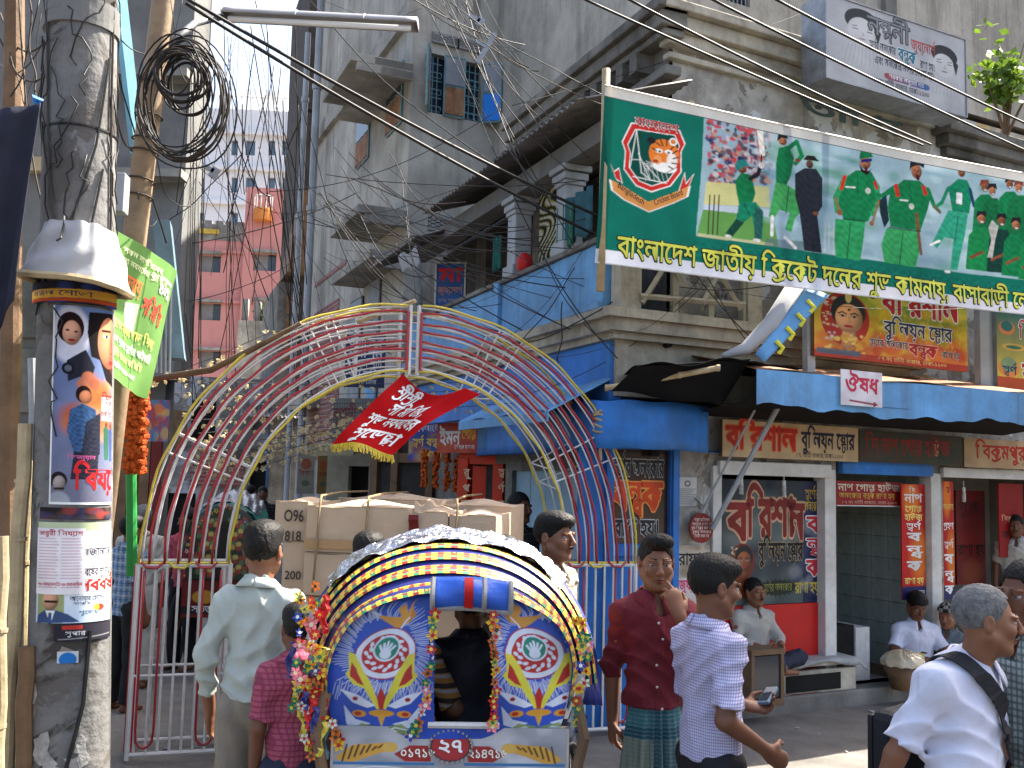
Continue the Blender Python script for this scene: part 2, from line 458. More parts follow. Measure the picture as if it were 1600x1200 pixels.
class Cv:
 def __init__(s,w,h,col=(1,1,1)):
  s.w,s.h = w,h
  s.a = np.empty((h,w,3),np.float32); s.a[:] = col
  s.X,s.Y = np.meshgrid((np.arange(w) + 0.5),(np.arange(h) + 0.5))
  s.T = (1.0,1.0,0.0,0.0); s.tex = None
 def tr(s,x,y): return x * s.T[0] + s.T[2],y * s.T[1] + s.T[3]
 def mix(s,m,col,y0=0,x0=0):
  sl = s.a[y0:y0 + m.shape[0],x0:x0 + m.shape[1]]
  c = np.asarray(col,np.float32)
  if s.tex is not None: c = c * s.tex[y0:y0 + m.shape[0],x0:x0 + m.shape[1],None]
  sl += (c - sl) * m[...,None]
 def folds(s,amt=.35,sc=1.0,seed=0):
  """printed photographs: folds and soft shading inside the shapes"""
  X,Y = s.X * sc,s.Y * sc
  s.tex = (1 + amt * (.6 * np.sin(.55 * X + 2.2 * np.sin(.21 * Y + seed) + .3 * Y) * np.sin(.23 * Y + 1.7 * np.sin(.19 * X)) + .5 * np.sin(.9 * Y - .5 * X + 2 * np.sin(.3 * X + seed)))).astype(np.float32)
  return s
 def ball(s,cx,cy,rx,ry,col,a=1.0,lx=-.45,ly=-.5):
  """a rounded form as a photograph shows it"""
  cx,cy = s.tr(cx,cy); R = max(rx,ry) + 2
  x0,y0,x1,y1 = max(int(cx - R),0),max(int(cy - R),0),min(int(cx + R) + 1,s.w),min(int(cy + R) + 1,s.h)
  if x1 <= x0 or y1 <= y0: return s
  X = (s.X[y0:y1,x0:x1] - cx) / rx; Y = (s.Y[y0:y1,x0:x1] - cy) / ry; d = np.sqrt(X * X + Y * Y); z = np.sqrt(np.clip(1 - d * d,0,1))
  k = np.clip(.35 + .75 * np.clip(X * lx + Y * ly + z * .74,0,1),0,1.15)[...,None]; m = np.clip((1 - d) * min(rx,ry) + .5,0,1) * a
  sl = s.a[y0:y1,x0:x1]; sl += (np.asarray(col,np.float32) * k - sl) * m[...,None]; return s
 def poly(s,pts,col,a=1.0):
  P = np.array([s.tr(*p) for p in pts],float)
  x0,y0 = np.floor(P.min(0) - 1).astype(int); x1,y1 = np.ceil(P.max(0) + 1).astype(int)
  x0,y0,x1,y1 = max(x0,0),max(y0,0),min(x1,s.w),min(y1,s.h)
  if x1 <= x0 or y1 <= y0: return s
  acc = np.zeros((y1 - y0,x1 - x0),np.float32)
  for ox,oy in ((.25,.25),(.75,.25),(.25,.75),(.75,.75)):
   X,Y = np.meshgrid(np.arange(x0,x1) + ox,np.arange(y0,y1) + oy)
   ins = np.zeros(X.shape,bool)
   for (ax,ay),(bx,by) in zip(P,np.roll(P,-1,0)):
    if ay == by: continue
    c = (ay > Y) != (by > Y)
    ins ^= c & (X < (bx - ax) * (Y - ay) / (by - ay) + ax)
   acc += ins * 0.25
  s.mix(acc * a,col,y0,x0); return s
 def ell(s,cx,cy,rx,ry,col,a=1.0,soft=0.0,rot=0.0):
  cx,cy = s.tr(cx,cy); rx,ry = abs(rx * s.T[0]),abs(ry * s.T[1]); R = max(rx,ry) * (1 + soft) + 2
  x0,y0,x1,y1 = max(int(cx - R),0),max(int(cy - R),0),min(int(cx + R) + 1,s.w),min(int(cy + R) + 1,s.h)
  if x1 <= x0 or y1 <= y0: return s
  X = s.X[y0:y1,x0:x1] - cx; Y = s.Y[y0:y1,x0:x1] - cy
  if rot: X,Y = X * math.cos(rot) + Y * math.sin(rot),-X * math.sin(rot) + Y * math.cos(rot)
  d = np.sqrt((X / rx) ** 2 + (Y / ry) ** 2)
  e = max(soft,0.7 / min(rx,ry))
  s.mix(np.clip((1 + e / 2 - d) / e,0,1) * a,col,y0,x0); return s
 def line(s,pts,w,col,a=1.0,w2=None):
  pts = [s.tr(*p) for p in pts]; w = w * abs(s.T[0]); w2 = w if w2 is None else w2 * abs(s.T[0])
  n = len(pts) - 1
  for i in range(n):
   (ax,ay),(bx,by) = pts[i],pts[i + 1]
   wa = w + (w2 - w) * i / n; wb = w + (w2 - w) * (i + 1) / n; W = max(wa,wb) / 2 + 1.5
   x0,y0,x1,y1 = max(int(min(ax,bx) - W),0),max(int(min(ay,by) - W),0),min(int(max(ax,bx) + W) + 1,s.w),min(int(max(ay,by) + W) + 1,s.h)
   if x1 <= x0 or y1 <= y0: continue
   X,Y = s.X[y0:y1,x0:x1],s.Y[y0:y1,x0:x1]
   l2 = (bx - ax) ** 2 + (by - ay) ** 2 + 1e-9
   t = np.clip(((X - ax) * (bx - ax) + (Y - ay) * (by - ay)) / l2,0,1)
   d = np.hypot(X - ax - t * (bx - ax),Y - ay - t * (by - ay))
   s.mix(np.clip((wa + (wb - wa) * t) / 2 - d + 0.5,0,1) * a,col,y0,x0)
  return s
 def rect(s,x0,y0,x1,y1,col,a=1.0): return s.poly([(x0,y0),(x1,y0),(x1,y1),(x0,y1)],col,a)
 def grad(s,c0,c1,y0=0.0,y1=1.0,vert=True):
  t = np.clip(((s.Y / s.h if vert else s.X / s.w) - y0) / (y1 - y0),0,1)[...,None]
  s.a[:] = np.asarray(c0) * (1 - t) + np.asarray(c1) * t; return s
 def blobs(s,x0,y0,x1,y1,cols,n,r0,r1,a=0.8,soft=0.6,seed=1):
  g = random.Random(seed)
  for _ in range(n): s.ell(g.uniform(x0,x1),g.uniform(y0,y1),g.uniform(r0,r1),g.uniform(r0,r1),g.choice(cols),a,soft)
  return s
 def noise(s,amt,seed=0):
  g = np.random.RandomState(seed); s.a *= (1 + g.uniform(-amt,amt,(s.h,s.w,1))); return s
def canvas_mesh(name,cv,surf,m,parent,W,H,smooth=True,eps=0.001,hole=None):
 """paint on a surface: surf(x,y,lift), x in 0..W, y in 0..H upwards"""
 w,h = cv.w,cv.h
 A = np.asarray(surf(0,0,eps));
 V = np.empty((h,w,3),np.float32)
 xs = np.linspace(0,W,w); ys = np.linspace(H,0,h)
 if getattr(surf,'flat',False):
  ex = (np.asarray(surf(W,0,eps)) - A) / W; ey = (np.asarray(surf(0,H,eps)) - A) / H
  V[:] = A + xs[None,:,None] * ex + ys[:,None,None] * ey
 else:
  for j,y in enumerate(ys):
   for i,x in enumerate(xs): V[j,i] = surf(x,y,eps)
 idx = np.arange(w * h).reshape(h,w)
 F = np.stack([idx[1:,:-1],idx[1:,1:],idx[:-1,1:],idx[:-1,:-1]],-1).reshape(-1,4)
 if hole is not None: F = F[~hole[:-1,:-1].reshape(-1)]
 V = V.reshape(-1,3)
 o = color_mesh(name,V,F,np.clip(cv.a.reshape(-1,3),0,1),m,parent,smooth)
 return o
def flat_surf(F,uL,uR,zB,zT,d):
 W = abs(uR - uL); sg = 1 if uR > uL else -1
 def f(x,y,e=0.0): return F.pt(uL + sg * x,d + e,zB + y)
 f.flat = True
 return f,W,zT - zB
# ================================================================== SETTING
M = dict(
road=mat('road',(0.17,0.155,0.135),0.85,0.3,3,0.35,dirt=0.5,dirtcol=(0.05,0.047,0.045),bscale=60),
slab=mat('paving',(0.19,0.178,0.16),0.85,0.3,4,0.3,dirt=0.5,bscale=40),
grey=mat('grey_plaster',(0.41,0.39,0.34),0.9,0.28,1.3,0.3,dirt=0.5,dirtcol=(0.13,0.12,0.105),streak=0.75,bscale=18),
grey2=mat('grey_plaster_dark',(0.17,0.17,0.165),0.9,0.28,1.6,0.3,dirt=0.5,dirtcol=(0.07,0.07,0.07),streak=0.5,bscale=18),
ledge=mat('ledge_concrete',(0.30,0.285,0.25),0.9,0.3,2.5,0.3,dirt=0.7,dirtcol=(0.07,0.066,0.06),bscale=20),
soot=mat('sooty_stucco',(0.19,0.18,0.16),0.95,0.35,3,0.5,dirt=0.7,dirtcol=(0.035,0.034,0.03),streak=0.7,bscale=16),
beige=mat('beige_plaster',(0.44,0.40,0.32),0.9,0.3,4,0.4,dirt=0.65,dirtcol=(0.08,0.072,0.06),streak=0.4,bscale=20),
blue=mat('blue_paint',S((46,118,198)),0.6,0.25,4,0.25,dirt=0.45,dirtcol=(0.05,0.09,0.14),spec=0.35,streak=0.4),
ltblue=mat('pale_blue_paint',S((104,160,208)),0.65,0.22,3,0.25,dirt=0.5,dirtcol=(0.10,0.14,0.18),streak=0.6),
paleblue=mat('pale_door_paint',S((140,172,190)),0.6,0.15,3,0.1,dirt=0.2),
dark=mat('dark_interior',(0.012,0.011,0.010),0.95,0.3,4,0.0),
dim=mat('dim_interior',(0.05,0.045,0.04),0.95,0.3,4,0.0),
tarp_shade=mat('black_tarp_and_shade',(0.008,0.008,0.009),0.85,0.3,5,0.3,bscale=9,spec=0.1),  # tarpaulin black, also the colour of the stand-in shade sheets
pink=mat('pink_wall',(0.58,0.25,0.22),0.85,0.12,0.5,0.1,streak=0.12,dirt=0.15,dirtcol=(0.25,0.12,0.1)),
white=mat('white_wall',(0.74,0.76,0.77),0.8,0.06,0.4,0.05,streak=0.1,dirtcol=(0.4,0.4,0.4)),
whitep=mat('white_paint',(0.62,0.61,0.58),0.5,0.15,6,0.1,dirt=0.35,dirtcol=(0.25,0.2,0.15)),
glass=mat('dark_glass',(0.03,0.035,0.045),0.15,0.2,3,0.0,spec=0.6),
bluegl=mat('blue_glass',(0.10,0.17,0.24),0.2,0.2,3,0.0,spec=0.6),
steel=mat('grey_steel',(0.30,0.31,0.32),0.45,0.25,8,0.1,metal=0.6,dirt=0.4),
pipe=mat('grey_pipe',(0.36,0.38,0.40),0.5,0.15,3,0.05,dirt=0.4,streak=0.3),
rust=mat('rusty_board',(0.24,0.115,0.06),0.85,0.45,6,0.3,streak=0.5,dirtcol=(0.42,0.33,0.22)),
teal=mat('teal_frame',(0.17,0.32,0.36),0.6,0.25,6,0.1,dirt=0.3),
shut=mat('grey_shutter',(0.22,0.24,0.27),0.6,0.2,5,0.1,streak=0.4,dirtcol=(0.12,0.12,0.12)),
tin=mat('corrugated_tin',(0.17,0.16,0.15),0.6,0.4,5,0.2,metal=0.3,dirt=0.7,dirtcol=(0.06,0.045,0.035)),
wood=mat('brown_wood',(0.16,0.095,0.05),0.7,0.35,6,0.2,streak=0.4),
bamboo=mat('bamboo',(0.42,0.33,0.19),0.6,0.3,7,0.15,dirt=0.35,dirtcol=(0.15,0.11,0.06)),
orange=mat('orange_red_paint',S((205,60,30)),0.55,0.15,4,0.1,dirt=0.2),
red=mat('red_paint',S((190,30,26)),0.45,0.12,4,0.05,dirt=0.15),
maroon=mat('maroon_panel',S((105,22,22)),0.5,0.2,4,0.05,dirt=0.3),
tile=mat('green_grey_tile',(0.40,0.45,0.40),0.25,0.25,9,0.0,dirt=0.25,dirtcol=(0.13,0.16,0.14),spec=0.5),
brick=None,
)
def brick_mat():
 m = bpy.data.materials.new('brick_wall'); m.use_nodes = True; N = m.node_tree.nodes; L = m.node_tree.links; P = N['Principled BSDF']
 b = N.new('ShaderNodeTexBrick'); b.inputs['Color1'].default_value = (0.20,0.055,0.05,1); b.inputs['Color2'].default_value = (0.28,0.09,0.075,1)
 b.inputs['Mortar'].default_value = (0.25,0.2,0.19,1); b.inputs['Scale'].default_value = 1.0; b.inputs['Mortar Size'].default_value = 0.014
 b.inputs['Brick Width'].default_value = 0.25; b.inputs['Row Height'].default_value = 0.085
 tc = N.new('ShaderNodeTexCoord'); sp = N.new('ShaderNodeSeparateXYZ'); cb = N.new('ShaderNodeCombineXYZ'); L.new(tc.outputs['Object'],sp.inputs[0])
 L.new(sp.outputs['Y'],cb.inputs['X']); L.new(sp.outputs['Z'],cb.inputs['Y']); L.new(cb.outputs[0],b.inputs['Vector'])
 L.new(b.outputs['Color'],P.inputs['Base Color']); P.inputs['Roughness'].default_value = 0.9
 bp = N.new('ShaderNodeBump'); bp.inputs['Distance'].default_value = 0.02; bp.inputs['Strength'].default_value = 0.6; bp.invert = True; L.new(b.outputs['Fac'],bp.inputs['Height']); L.new(bp.outputs[0],P.inputs['Normal'])
 return m
M['brick'] = brick_mat()
M['peel'] = peel_mat('flaking_wall',(0.42,0.39,0.34),[((0.55,0.56,0.56),0.55,1.6),((0.60,0.48,0.26),0.62,2.6),((0.30,0.38,0.44),0.64,2.2),((0.20,0.18,0.15),0.58,3.1),((0.33,0.16,0.10),0.72,5.0)])
M['peel2'] = peel_mat('flaking_whitewash',(0.24,0.23,0.22),[((0.38,0.40,0.44),0.50,2.4),((0.15,0.13,0.11),0.60,3.0)],streak=0.3)
g = MB(); g.sheet(lambda u,v: (-90 + 180 * u,-30 + 170 * v,0),30,30)
tag(g.build('road',M['road']),kind='structure')
g = MB(); g.fbox(FA,0.35,9.0,-0.02,0.17,-0.1,0.13)
tag(g.build('pavement_step',M['slab'],bevel=0.015),kind='structure')
def wall_holes(mb,F,u0,u1,z0,z1,holes,d=0.0,depth=0.16,m=0,mr=None):
 """a wall face with real openings and their reveals"""
 us = sorted({u0,u1,*[min(h[0],h[2]) for h in holes],*[max(h[0],h[2]) for h in holes]})
 zs = sorted({z0,z1,*[h[1] for h in holes],*[h[3] for h in holes]})
 H = [(min(a,c),b,max(a,c),e) for a,b,c,e in holes]
 for ua,ub in zip(us,us[1:]):
  for za,zb in zip(zs,zs[1:]):
   uc,zc = (ua + ub) / 2,(za + zb) / 2
   if any(h[0] < uc < h[2] and h[1] < zc < h[3] for h in H): continue
   mb.quad(F.pt(ua,d,za),F.pt(ub,d,za),F.pt(ub,d,zb),F.pt(ua,d,zb),m)
 for a,b,c,e in H:
  k = m if mr is None else mr
  mb.quad(F.pt(a,d,b),F.pt(a,d - depth,b),F.pt(a,d - depth,e),F.pt(a,d,e),k)
  mb.quad(F.pt(c,d,b),F.pt(c,d - depth,b),F.pt(c,d - depth,e),F.pt(c,d,e),k)
  mb.quad(F.pt(a,d,b),F.pt(c,d,b),F.pt(c,d - depth,b),F.pt(a,d - depth,b),k)
  mb.quad(F.pt(a,d,e),F.pt(c,d,e),F.pt(c,d - depth,e),F.pt(a,d - depth,e),k)
def shell(mb,F,u0,u1,z0,z1,back,m=0,left=True,right=True):
 """side walls, back and roof behind a facade"""
 b = -back
 if left: mb.quad(F.pt(u0,0,z0),F.pt(u0,b,z0),F.pt(u0,b,z1),F.pt(u0,0,z1),m)
 if right: mb.quad(F.pt(u1,0,z0),F.pt(u1,b,z0),F.pt(u1,b,z1),F.pt(u1,0,z1),m)
 mb.quad(F.pt(u0,b,z0),F.pt(u1,b,z0),F.pt(u1,b,z1),F.pt(u0,b,z1),m)
 mb.quad(F.pt(u0,0,z1),F.pt(u1,0,z1),F.pt(u1,b,z1),F.pt(u0,b,z1),m)
corner = thing('corner_house','two-storey corner house with flaking upper wall, blue balcony and jewellers on its ground floor','building',FA.pt(0,0,0))
ZC = 5.0
shop1 = FA.rect(1127,742,1290,1050); shop2 = FA.rect(1306,715,1456,1050); shop3 = FA.rect(1472,735,1640,1050)
s1 = (shop1[0],0.13,shop1[2],1.88); s2 = (shop2[0],0.13,shop2[2],2.02); s3 = (shop3[0],0.13,5.9,1.95)
lat = FA.rect(968,400,1042,478)
U_END = 6.2
w = MB()
wall_holes(w,FA,0.02,U_END,0,5.35,[s1,s2,s3],0,0.12)
w.build('street_wall',M['peel'],corner)
for nm,s_,dp in (('shop_room',s1,1.2),('shop_room',s2,1.7),('shop_room',s3,1.6)):
 r = MB(); a,b,c,e = s_
 r.quad(FA.pt(a,-.12,b),FA.pt(a,-dp,b),FA.pt(a,-dp,e),FA.pt(a,-.12,e)); r.quad(FA.pt(c,-.12,b),FA.pt(c,-dp,b),FA.pt(c,-dp,e),FA.pt(c,-.12,e))
 r.quad(FA.pt(a,-dp,b),FA.pt(c,-dp,b),FA.pt(c,-dp,e),FA.pt(a,-dp,e)); r.quad(FA.pt(a,-.12,e),FA.pt(c,-.12,e),FA.pt(c,-dp,e),FA.pt(a,-dp,e)); r.quad(FA.pt(a,-.0,b),FA.pt(c,-.0,b),FA.pt(c,-dp,b),FA.pt(a,-dp,b))
 r.build(nm,mat('shop_wall',(0.22,0.2,0.17),0.8,0.2,4,0.1,dirt=0.3),corner)
wB = MB()
lane_open = [FB.rect(800,735,948,1045),FB.rect(735,725,783,1000)]
lane_open = [(min(q[0],q[2]),0.05,max(q[0],q[2]),q[3]) for q in lane_open]
up1 = (1.05,3.2,2.2,4.55); up2 = (2.6,3.2,3.9,4.6); up3 = (4.2,3.2,5.4,4.6)
ULE = FB.hit(787,180,.2)[0]
wall_holes(wB,FB,0.02,6.3,0,4.72,lane_open + [up1,up2,up3],0,0.14); wall_holes(wB,FB,0.02,ULE,4.72,5.4,[],0,0.14)
wB.quad(FB.pt(ULE,0,4.7),FB.pt(ULE,-4,4.7),FB.pt(ULE,-4,5.42),FB.pt(ULE,0,5.42)); wB.quad(FB.pt(ULE,0,4.72),FB.pt(6.3,0,4.72),FB.pt(6.3,-4,4.72),FB.pt(ULE,-4,4.72))
wB.build('lane_wall',M['soot'],corner)
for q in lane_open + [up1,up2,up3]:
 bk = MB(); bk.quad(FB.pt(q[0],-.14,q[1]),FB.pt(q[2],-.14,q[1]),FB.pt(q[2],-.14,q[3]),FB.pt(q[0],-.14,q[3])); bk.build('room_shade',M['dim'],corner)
rf = MB(); rf.poly([FA.pt(0,0,5.42),FA.pt(U_END,0,5.42),FA.pt(U_END,-5,5.42),FB.pt(ULE,-4,5.42),FB.pt(ULE,0,5.42)])
rf.quad(FA.pt(U_END,0,0),FA.pt(U_END,-5,0),FA.pt(U_END,-5,5.42),FA.pt(U_END,0,5.42)); rf.quad(FB.pt(6.3,0,0),FB.pt(6.3,-4,0),FB.pt(6.3,-4,4.72),FB.pt(6.3,0,4.72))
rf.build('roof',M['soot'],corner)
def cornice(F,u0,u1,zt,courses,m,name='cornice',par=None):
 for (d,za,zb) in courses:
  c = MB(); c.fbox(F,u0 - d * 0.9,u1,-0.05,d,zt + za,zt + zb); c.build(name,m,par,bevel=0.012)
cornice(FA,0.0,3.2,5.35,[(0.22,0.12,0.2),(0.15,0.0,0.12),(0.09,-0.10,0.0),(0.05,-0.20,-0.15)],M['beige'],par=corner)
cornice(FA,3.22,U_END,5.0,[(0.22,0.10,0.19),(0.15,0.0,0.10),(0.08,-0.08,0.0)],M['soot'],par=corner)
cornice(FB,0.0,ULE,5.35,[(0.24,0.12,0.21),(0.19,0.0,0.12),(0.14,-0.06,0.0),(0.10,-0.36,-0.28),(0.08,-0.8,-0.72)],M['soot'],par=corner)
dm = None
for k in range(14):
 u = 0.25 + k * 0.23
 if dm is None:
  c = MB(); c.fbox(FB,u,u + 0.11,0.0,0.17,5.12,5.28); dm = c.build('dentil',M['soot'],corner); dm0 = u
 else:
  o = dm.copy(); COL.objects.link(o); o.parent = corner; o.location = dm.location + FB.u * (u - dm0)
PB,PA = 0.75,0.40      # projection over the lane and over the street
def corner_poly(db,da,ub,ua):
 c = FA.o + FB.n * db + FA.n * da
 return [FB.pt(ub,db,0),c,FA.pt(ua,da,0),FA.pt(ua,-0.05,0),FA.o + FA.n * -0.05 + FB.n * -0.05,FB.pt(ub,-0.05,0)]
def prism(mb,poly,z0,z1,m=0):
 b = [p + Vector((0,0,z0)) for p in poly]; t = [p + Vector((0,0,z1)) for p in poly]
 mb.poly(list(reversed(b)),m); mb.poly(t,m)
 n = len(poly)
 for i in range(n): mb.quad(b[i],b[(i + 1) % n],t[(i + 1) % n],t[i],m)
def bz(px,py): return FB.hit(px,py,PB)
zb = bz(952,478)[1]
for dd,z0,z1 in ((0.06,zb - 0.07,zb),(0.0,zb - 0.16,zb - 0.07),(-0.06,zb - 0.21,zb - 0.16)):
 c = MB(); prism(c,corner_poly(PB + dd,PA + dd,4.5,2.5),z0,z1); c.build('balcony_moulding',M['beige'],corner,bevel=0.01)
c = MB(); prism(c,[FB.o + FB.n * (PB - .14) + FA.n * (PA - .14),FA.pt(2.4,PA - .14,0),FA.pt(2.4,-.05,0),FA.o + FB.n * (PB - .14) - FA.n * .05],zb - 0.62,zb - 0.21); c.build('balcony_underside',M['beige'],corner,bevel=0.03)
dh = FA.hit(1045,537,PA - 0.14); c = MB(); p = FA.pt(dh[0],PA - 0.13,dh[1]); c.tube([p,p - FA.n * 0.1],0.03,10); c.build('drain_hole',M['dark'],corner)
par_top = lambda u: zb + 0.80
for i,(ua,ub) in enumerate(((-0.28,1.62),(1.74,4.45))):
 c = MB(); c.fbox(FB,ua,ub,PB - 0.10,PB - 0.02,zb + 0.0,zb + 0.50); c.build('parapet_panel',M['ltblue'],corner,bevel=0.006)
c = MB(); c.fbox(FB,1.625,1.735,PB - 0.12,PB + 0.02,zb,zb + 0.53); c.build('parapet_post',M['ltblue'],corner,bevel=0.006)
c = MB(); c.fbox(FB,-0.28,4.45,PB - 0.14,PB + 0.01,zb + 0.505,zb + 0.545); c.build('parapet_coping',M['soot'],corner,bevel=0.006)
c = MB(); c.fbox(FB,-0.3,4.47,PB - 0.12,PB + 0.03,zb + 0.002,zb + 0.05); c.build('parapet_foot',M['ltblue'],corner)
c = MB(); c.fbox(FA,0.62,2.45,PA - 0.12,PA - 0.03,zb,zb + 0.75); c.build('street_parapet',M['peel2'],corner,bevel=0.008)
c = MB(); c.fbox(FA,-0.70,-0.56,PA - 0.14,PA - 0.02,zb,zb + 0.95); c.build('parapet_pier',M['beige'],corner)
c = MB(); c.fbox(FA,0.48,0.62,PA - 0.14,PA - 0.02,zb,zb + 0.85); c.build('parapet_pier',M['beige'],corner)
lt = thing('wooden_lattice','weathered wooden lattice screen behind the lower left end of the banner','screen',FA.pt(-0.05,PA - 0.06,zb))
for k in range(4):
 c = MB(); u = -0.55 + k * 0.335; c.fbox(FA,u,u + 0.05,PA - 0.085,PA - 0.045,zb,zb + 0.85); c.build('slat',M['beige'],lt)
for (ua,za,ub_,zb_) in ((-0.5,0.05,0.0,0.8),(-0.1,0.75,0.42,0.1),(-0.5,0.7,-0.1,0.2),(0.05,0.1,0.42,0.72),(-0.52,0.42,0.46,0.46),(-0.52,0.1,0.46,0.14)):
 c = MB(); c.tube([FA.pt(ua,PA - 0.035,zb + za),FA.pt(ub_,PA - 0.035,zb + zb_)],0.022,4); c.build('slat',M['beige'],lt)
zcap = FB.hit(868,262,PB)[1] - zb
for u_px in (868,792):
 u = bz(u_px,380)[0]; c = MB()
 c.fbox(FB,u - 0.09,u + 0.09,PB - 0.2,PB - 0.04,zb + 0.55,zb + zcap - .16); c.fbox(FB,u - 0.14,u + 0.14,PB - 0.25,PB + .01,zb + zcap - .05,zb + zcap); c.fbox(FB,u - 0.12,u + 0.12,PB - 0.23,PB - 0.01,zb + zcap - .12,zb + zcap - .06); c.fbox(FB,u - 0.105,u + 0.105,PB - 0.215,PB - 0.025,zb + zcap - .16,zb + zcap - .12); c.fbox(FB,u - 0.12,u + 0.12,PB - 0.23,PB - 0.01,zb + 0.55,zb + 0.65)
 c.build('balcony_column',M['pipe'],corner,bevel=0.01)
c = MB(); c.fbox(FB,-0.35,4.5,PB - 0.22,PB - 0.02,zb + zcap + .002,zb + zcap + .16); c.build('balcony_beam',M['grey2'],corner)
def corr(F,u0,u1,d0,z0,d1,z1,pitch=0.09,amp=0.016):
 n = int((u1 - u0) / pitch * 4)
 def fn(s,t):
  u = u0 + (u1 - u0) * s; k = amp * math.sin(2 * math.pi * (u - u0) / pitch)
  return F.pt(u,d0 + (d1 - d0) * t,z0 + (z1 - z0) * t + k)
 m = MB(); m.sheet(fn,n,3); return m
corr(FB,-0.35,3.2,0.02,zb + zcap + .55,PB + 0.25,zb + zcap + .22).build('tin_canopy',M['tin'],corner,smooth=True,solid=0.006)
corr(FB,3.25,5.1,0.02,zb + zcap + .35,PB + 0.3,zb + zcap - .02).build('tin_canopy',M['tin'],corner,smooth=True,solid=0.006)
c = MB(); q = FB.rect(958,505,790,575,0.05)
c.fbox(FB,-0.22,4.45,PB - .22,PB - .12,zb - .66,zb - 0.215); c.build('blue_wall_band',M['blue'],corner)
UAW = FB.hit(718,635,PB + .38)[0] + .25
aw = thing('blue_lane_awning','pale blue sheet metal awning over the lane shops, left of the corner','awning',FB.pt(2.5,0.5,2.3))
c = MB()
c.sheet(lambda s,t: FB.pt(-0.25 + UAW * s,PB - .12 + 0.5 * t,zb - .50 - 0.26 * t + 0.012 * math.sin(s * 19)),30,3); c.build('awning_sheet',M['ltblue'],aw,solid=0.008)
c = MB(); c.sheet(lambda s,t: FB.pt(-0.25 + UAW * s,PB + .38,zb - .762 - 0.07 * t),20,1); c.build('awning_lip',M['ltblue'],aw,solid=0.006)
CH = Fr((0.72,7.42),(1.0,0.28))
cs = thing('corner_shop_front','bright blue corner shop front with curved fascia and dark glass door','shop front',CH.pt(0.1,0,0))
def fasc(s,t):
 pts = [at(745,690,10.9),at(840,692,8.4),at(905,690,7.35),at(960,690,7.12),at(1030,692,7.14),at(1105,690,7.5)]
 x = s * (len(pts) - 1); i = min(int(x),len(pts) - 2); f = x - i
 p0,p1,p2,p3 = pts[max(i - 1,0)],pts[i],pts[i + 1],pts[min(i + 2,len(pts) - 1)]
 p = 0.5 * ((2 * p1) + (-p0 + p2) * f + (2 * p0 - 5 * p1 + 4 * p2 - p3) * f * f + (-p0 + 3 * p1 - 3 * p2 + p3) * f ** 3)
 return Vector((p.x,p.y,2.02 + 0.34 * t + 0.006 * math.sin(s * 31)))
c = MB(); c.sheet(fasc,40,4); c.build('fascia',M['blue'],cs,smooth=True,solid=0.02)
c = MB()
for i in range(40):
 a,b = fasc(i / 40,1.0),fasc((i + 1) / 40,1.0); inn = Vector((0.45,0.75,0))
 c.quad(a,b,b + inn,a + inn); a2,b2 = fasc(i / 40,0),fasc((i + 1) / 40,0); c.quad(a2,b2,b2 + inn + Vector((0,0,.02)),a2 + inn + Vector((0,0,.02)))
c.build('fascia_soffit',M['blue'],cs)
uL,uR = CH.hit(900,900)[0],CH.hit(1058,900)[0]
g0,g1 = CH.hit(957,900)[0],CH.hit(1046,900)[0]
zg0,zg1 = CH.hit(1000,850)[1],CH.hit(1000,702)[1]
c = MB(); wall_holes(c,CH,uL,uR,0.0,2.1,[(g0,zg0,g1,zg1)],0,0.05); c.build('door_panel',M['blue'],cs)
for a,b in ((uL,uL + .05),(g0 - .07,g0 - .01),(g1 + .01,uR)):
 c = MB(); c.fbox(CH,a,b,0.003,0.035,0.02,2.08); c.build('door_stile',M['blue'],cs,bevel=0.005)
c = MB(); c.fbox(CH,g0 - 0.012,g1 + .012,0.003,0.03,zg0 - 0.09,zg0 - 0.01); c.build('door_rail',M['blue'],cs,bevel=0.005)
c = MB(); c.quad(CH.pt(g0,-.05,zg0),CH.pt(g1,-.05,zg0),CH.pt(g1,-.05,zg1),CH.pt(g0,-.05,zg1)); c.build('door_glass',mat('brown_glass',(0.045,0.022,0.014),0.15,0.5,2,0.0,spec=0.5),cs)
c = MB(); c.fbox(CH,g0 + 0.28,g0 + 0.34,0.0,0.05,1.98,2.05); c.build('door_closer',M['dark'],cs)
l0 = lane_open[0]
pf = thing('pale_shop_partition','pale grey-blue plank partition inside the corner shop opening on the lane','partition',FB.pt((l0[0] + l0[2]) / 2,-.06,0))
n = 5; du = (l0[2] - l0[0] - 0.3) / n
for k in range(n):
 c = MB(); c.fbox(FB,l0[0] + 0.3 + k * du,l0[0] + 0.3 + (k + 1) * du - 0.008,-0.08,-0.05,0.06,1.95 - 0.02 * k); c.build('panel',M['paleblue'],pf)
c = MB(); c.fbox(FB,l0[0] - 0.1,l0[0] + 0.28,0.01,0.05,0.03,2.05); c.build('blue_jamb',M['blue'],cs)
aw2 = thing('blue_street_awning','long battered blue sheet metal awning over the jewellers, above the shop name boards','awning',FA.pt(3.0,0.6,2.3))
e0 = FA.hit(1182,608,0.95); e1 = FA.hit(1600,640,0.95)
def awz(s): return e0[1] + (e1[1] - e0[1]) * s
def afn(s,t):
 u = e0[0] + (e1[0] + 0.8 - e0[0]) * s; g_ = 0.012 * math.sin(9 * s + 1) + 0.012 * math.sin(31 * s) + 0.008 * math.sin(70 * s)
 return FA.pt(u,0.95 + 0.02 * math.sin(13 * s) ,awz(s) - 0.12 + 0.26 * t + g_ * (1 - t) * 1.2)
c = MB(); c.sheet(afn,60,3); c.build('awning_face',M['ltblue'],aw2,solid=0.006)
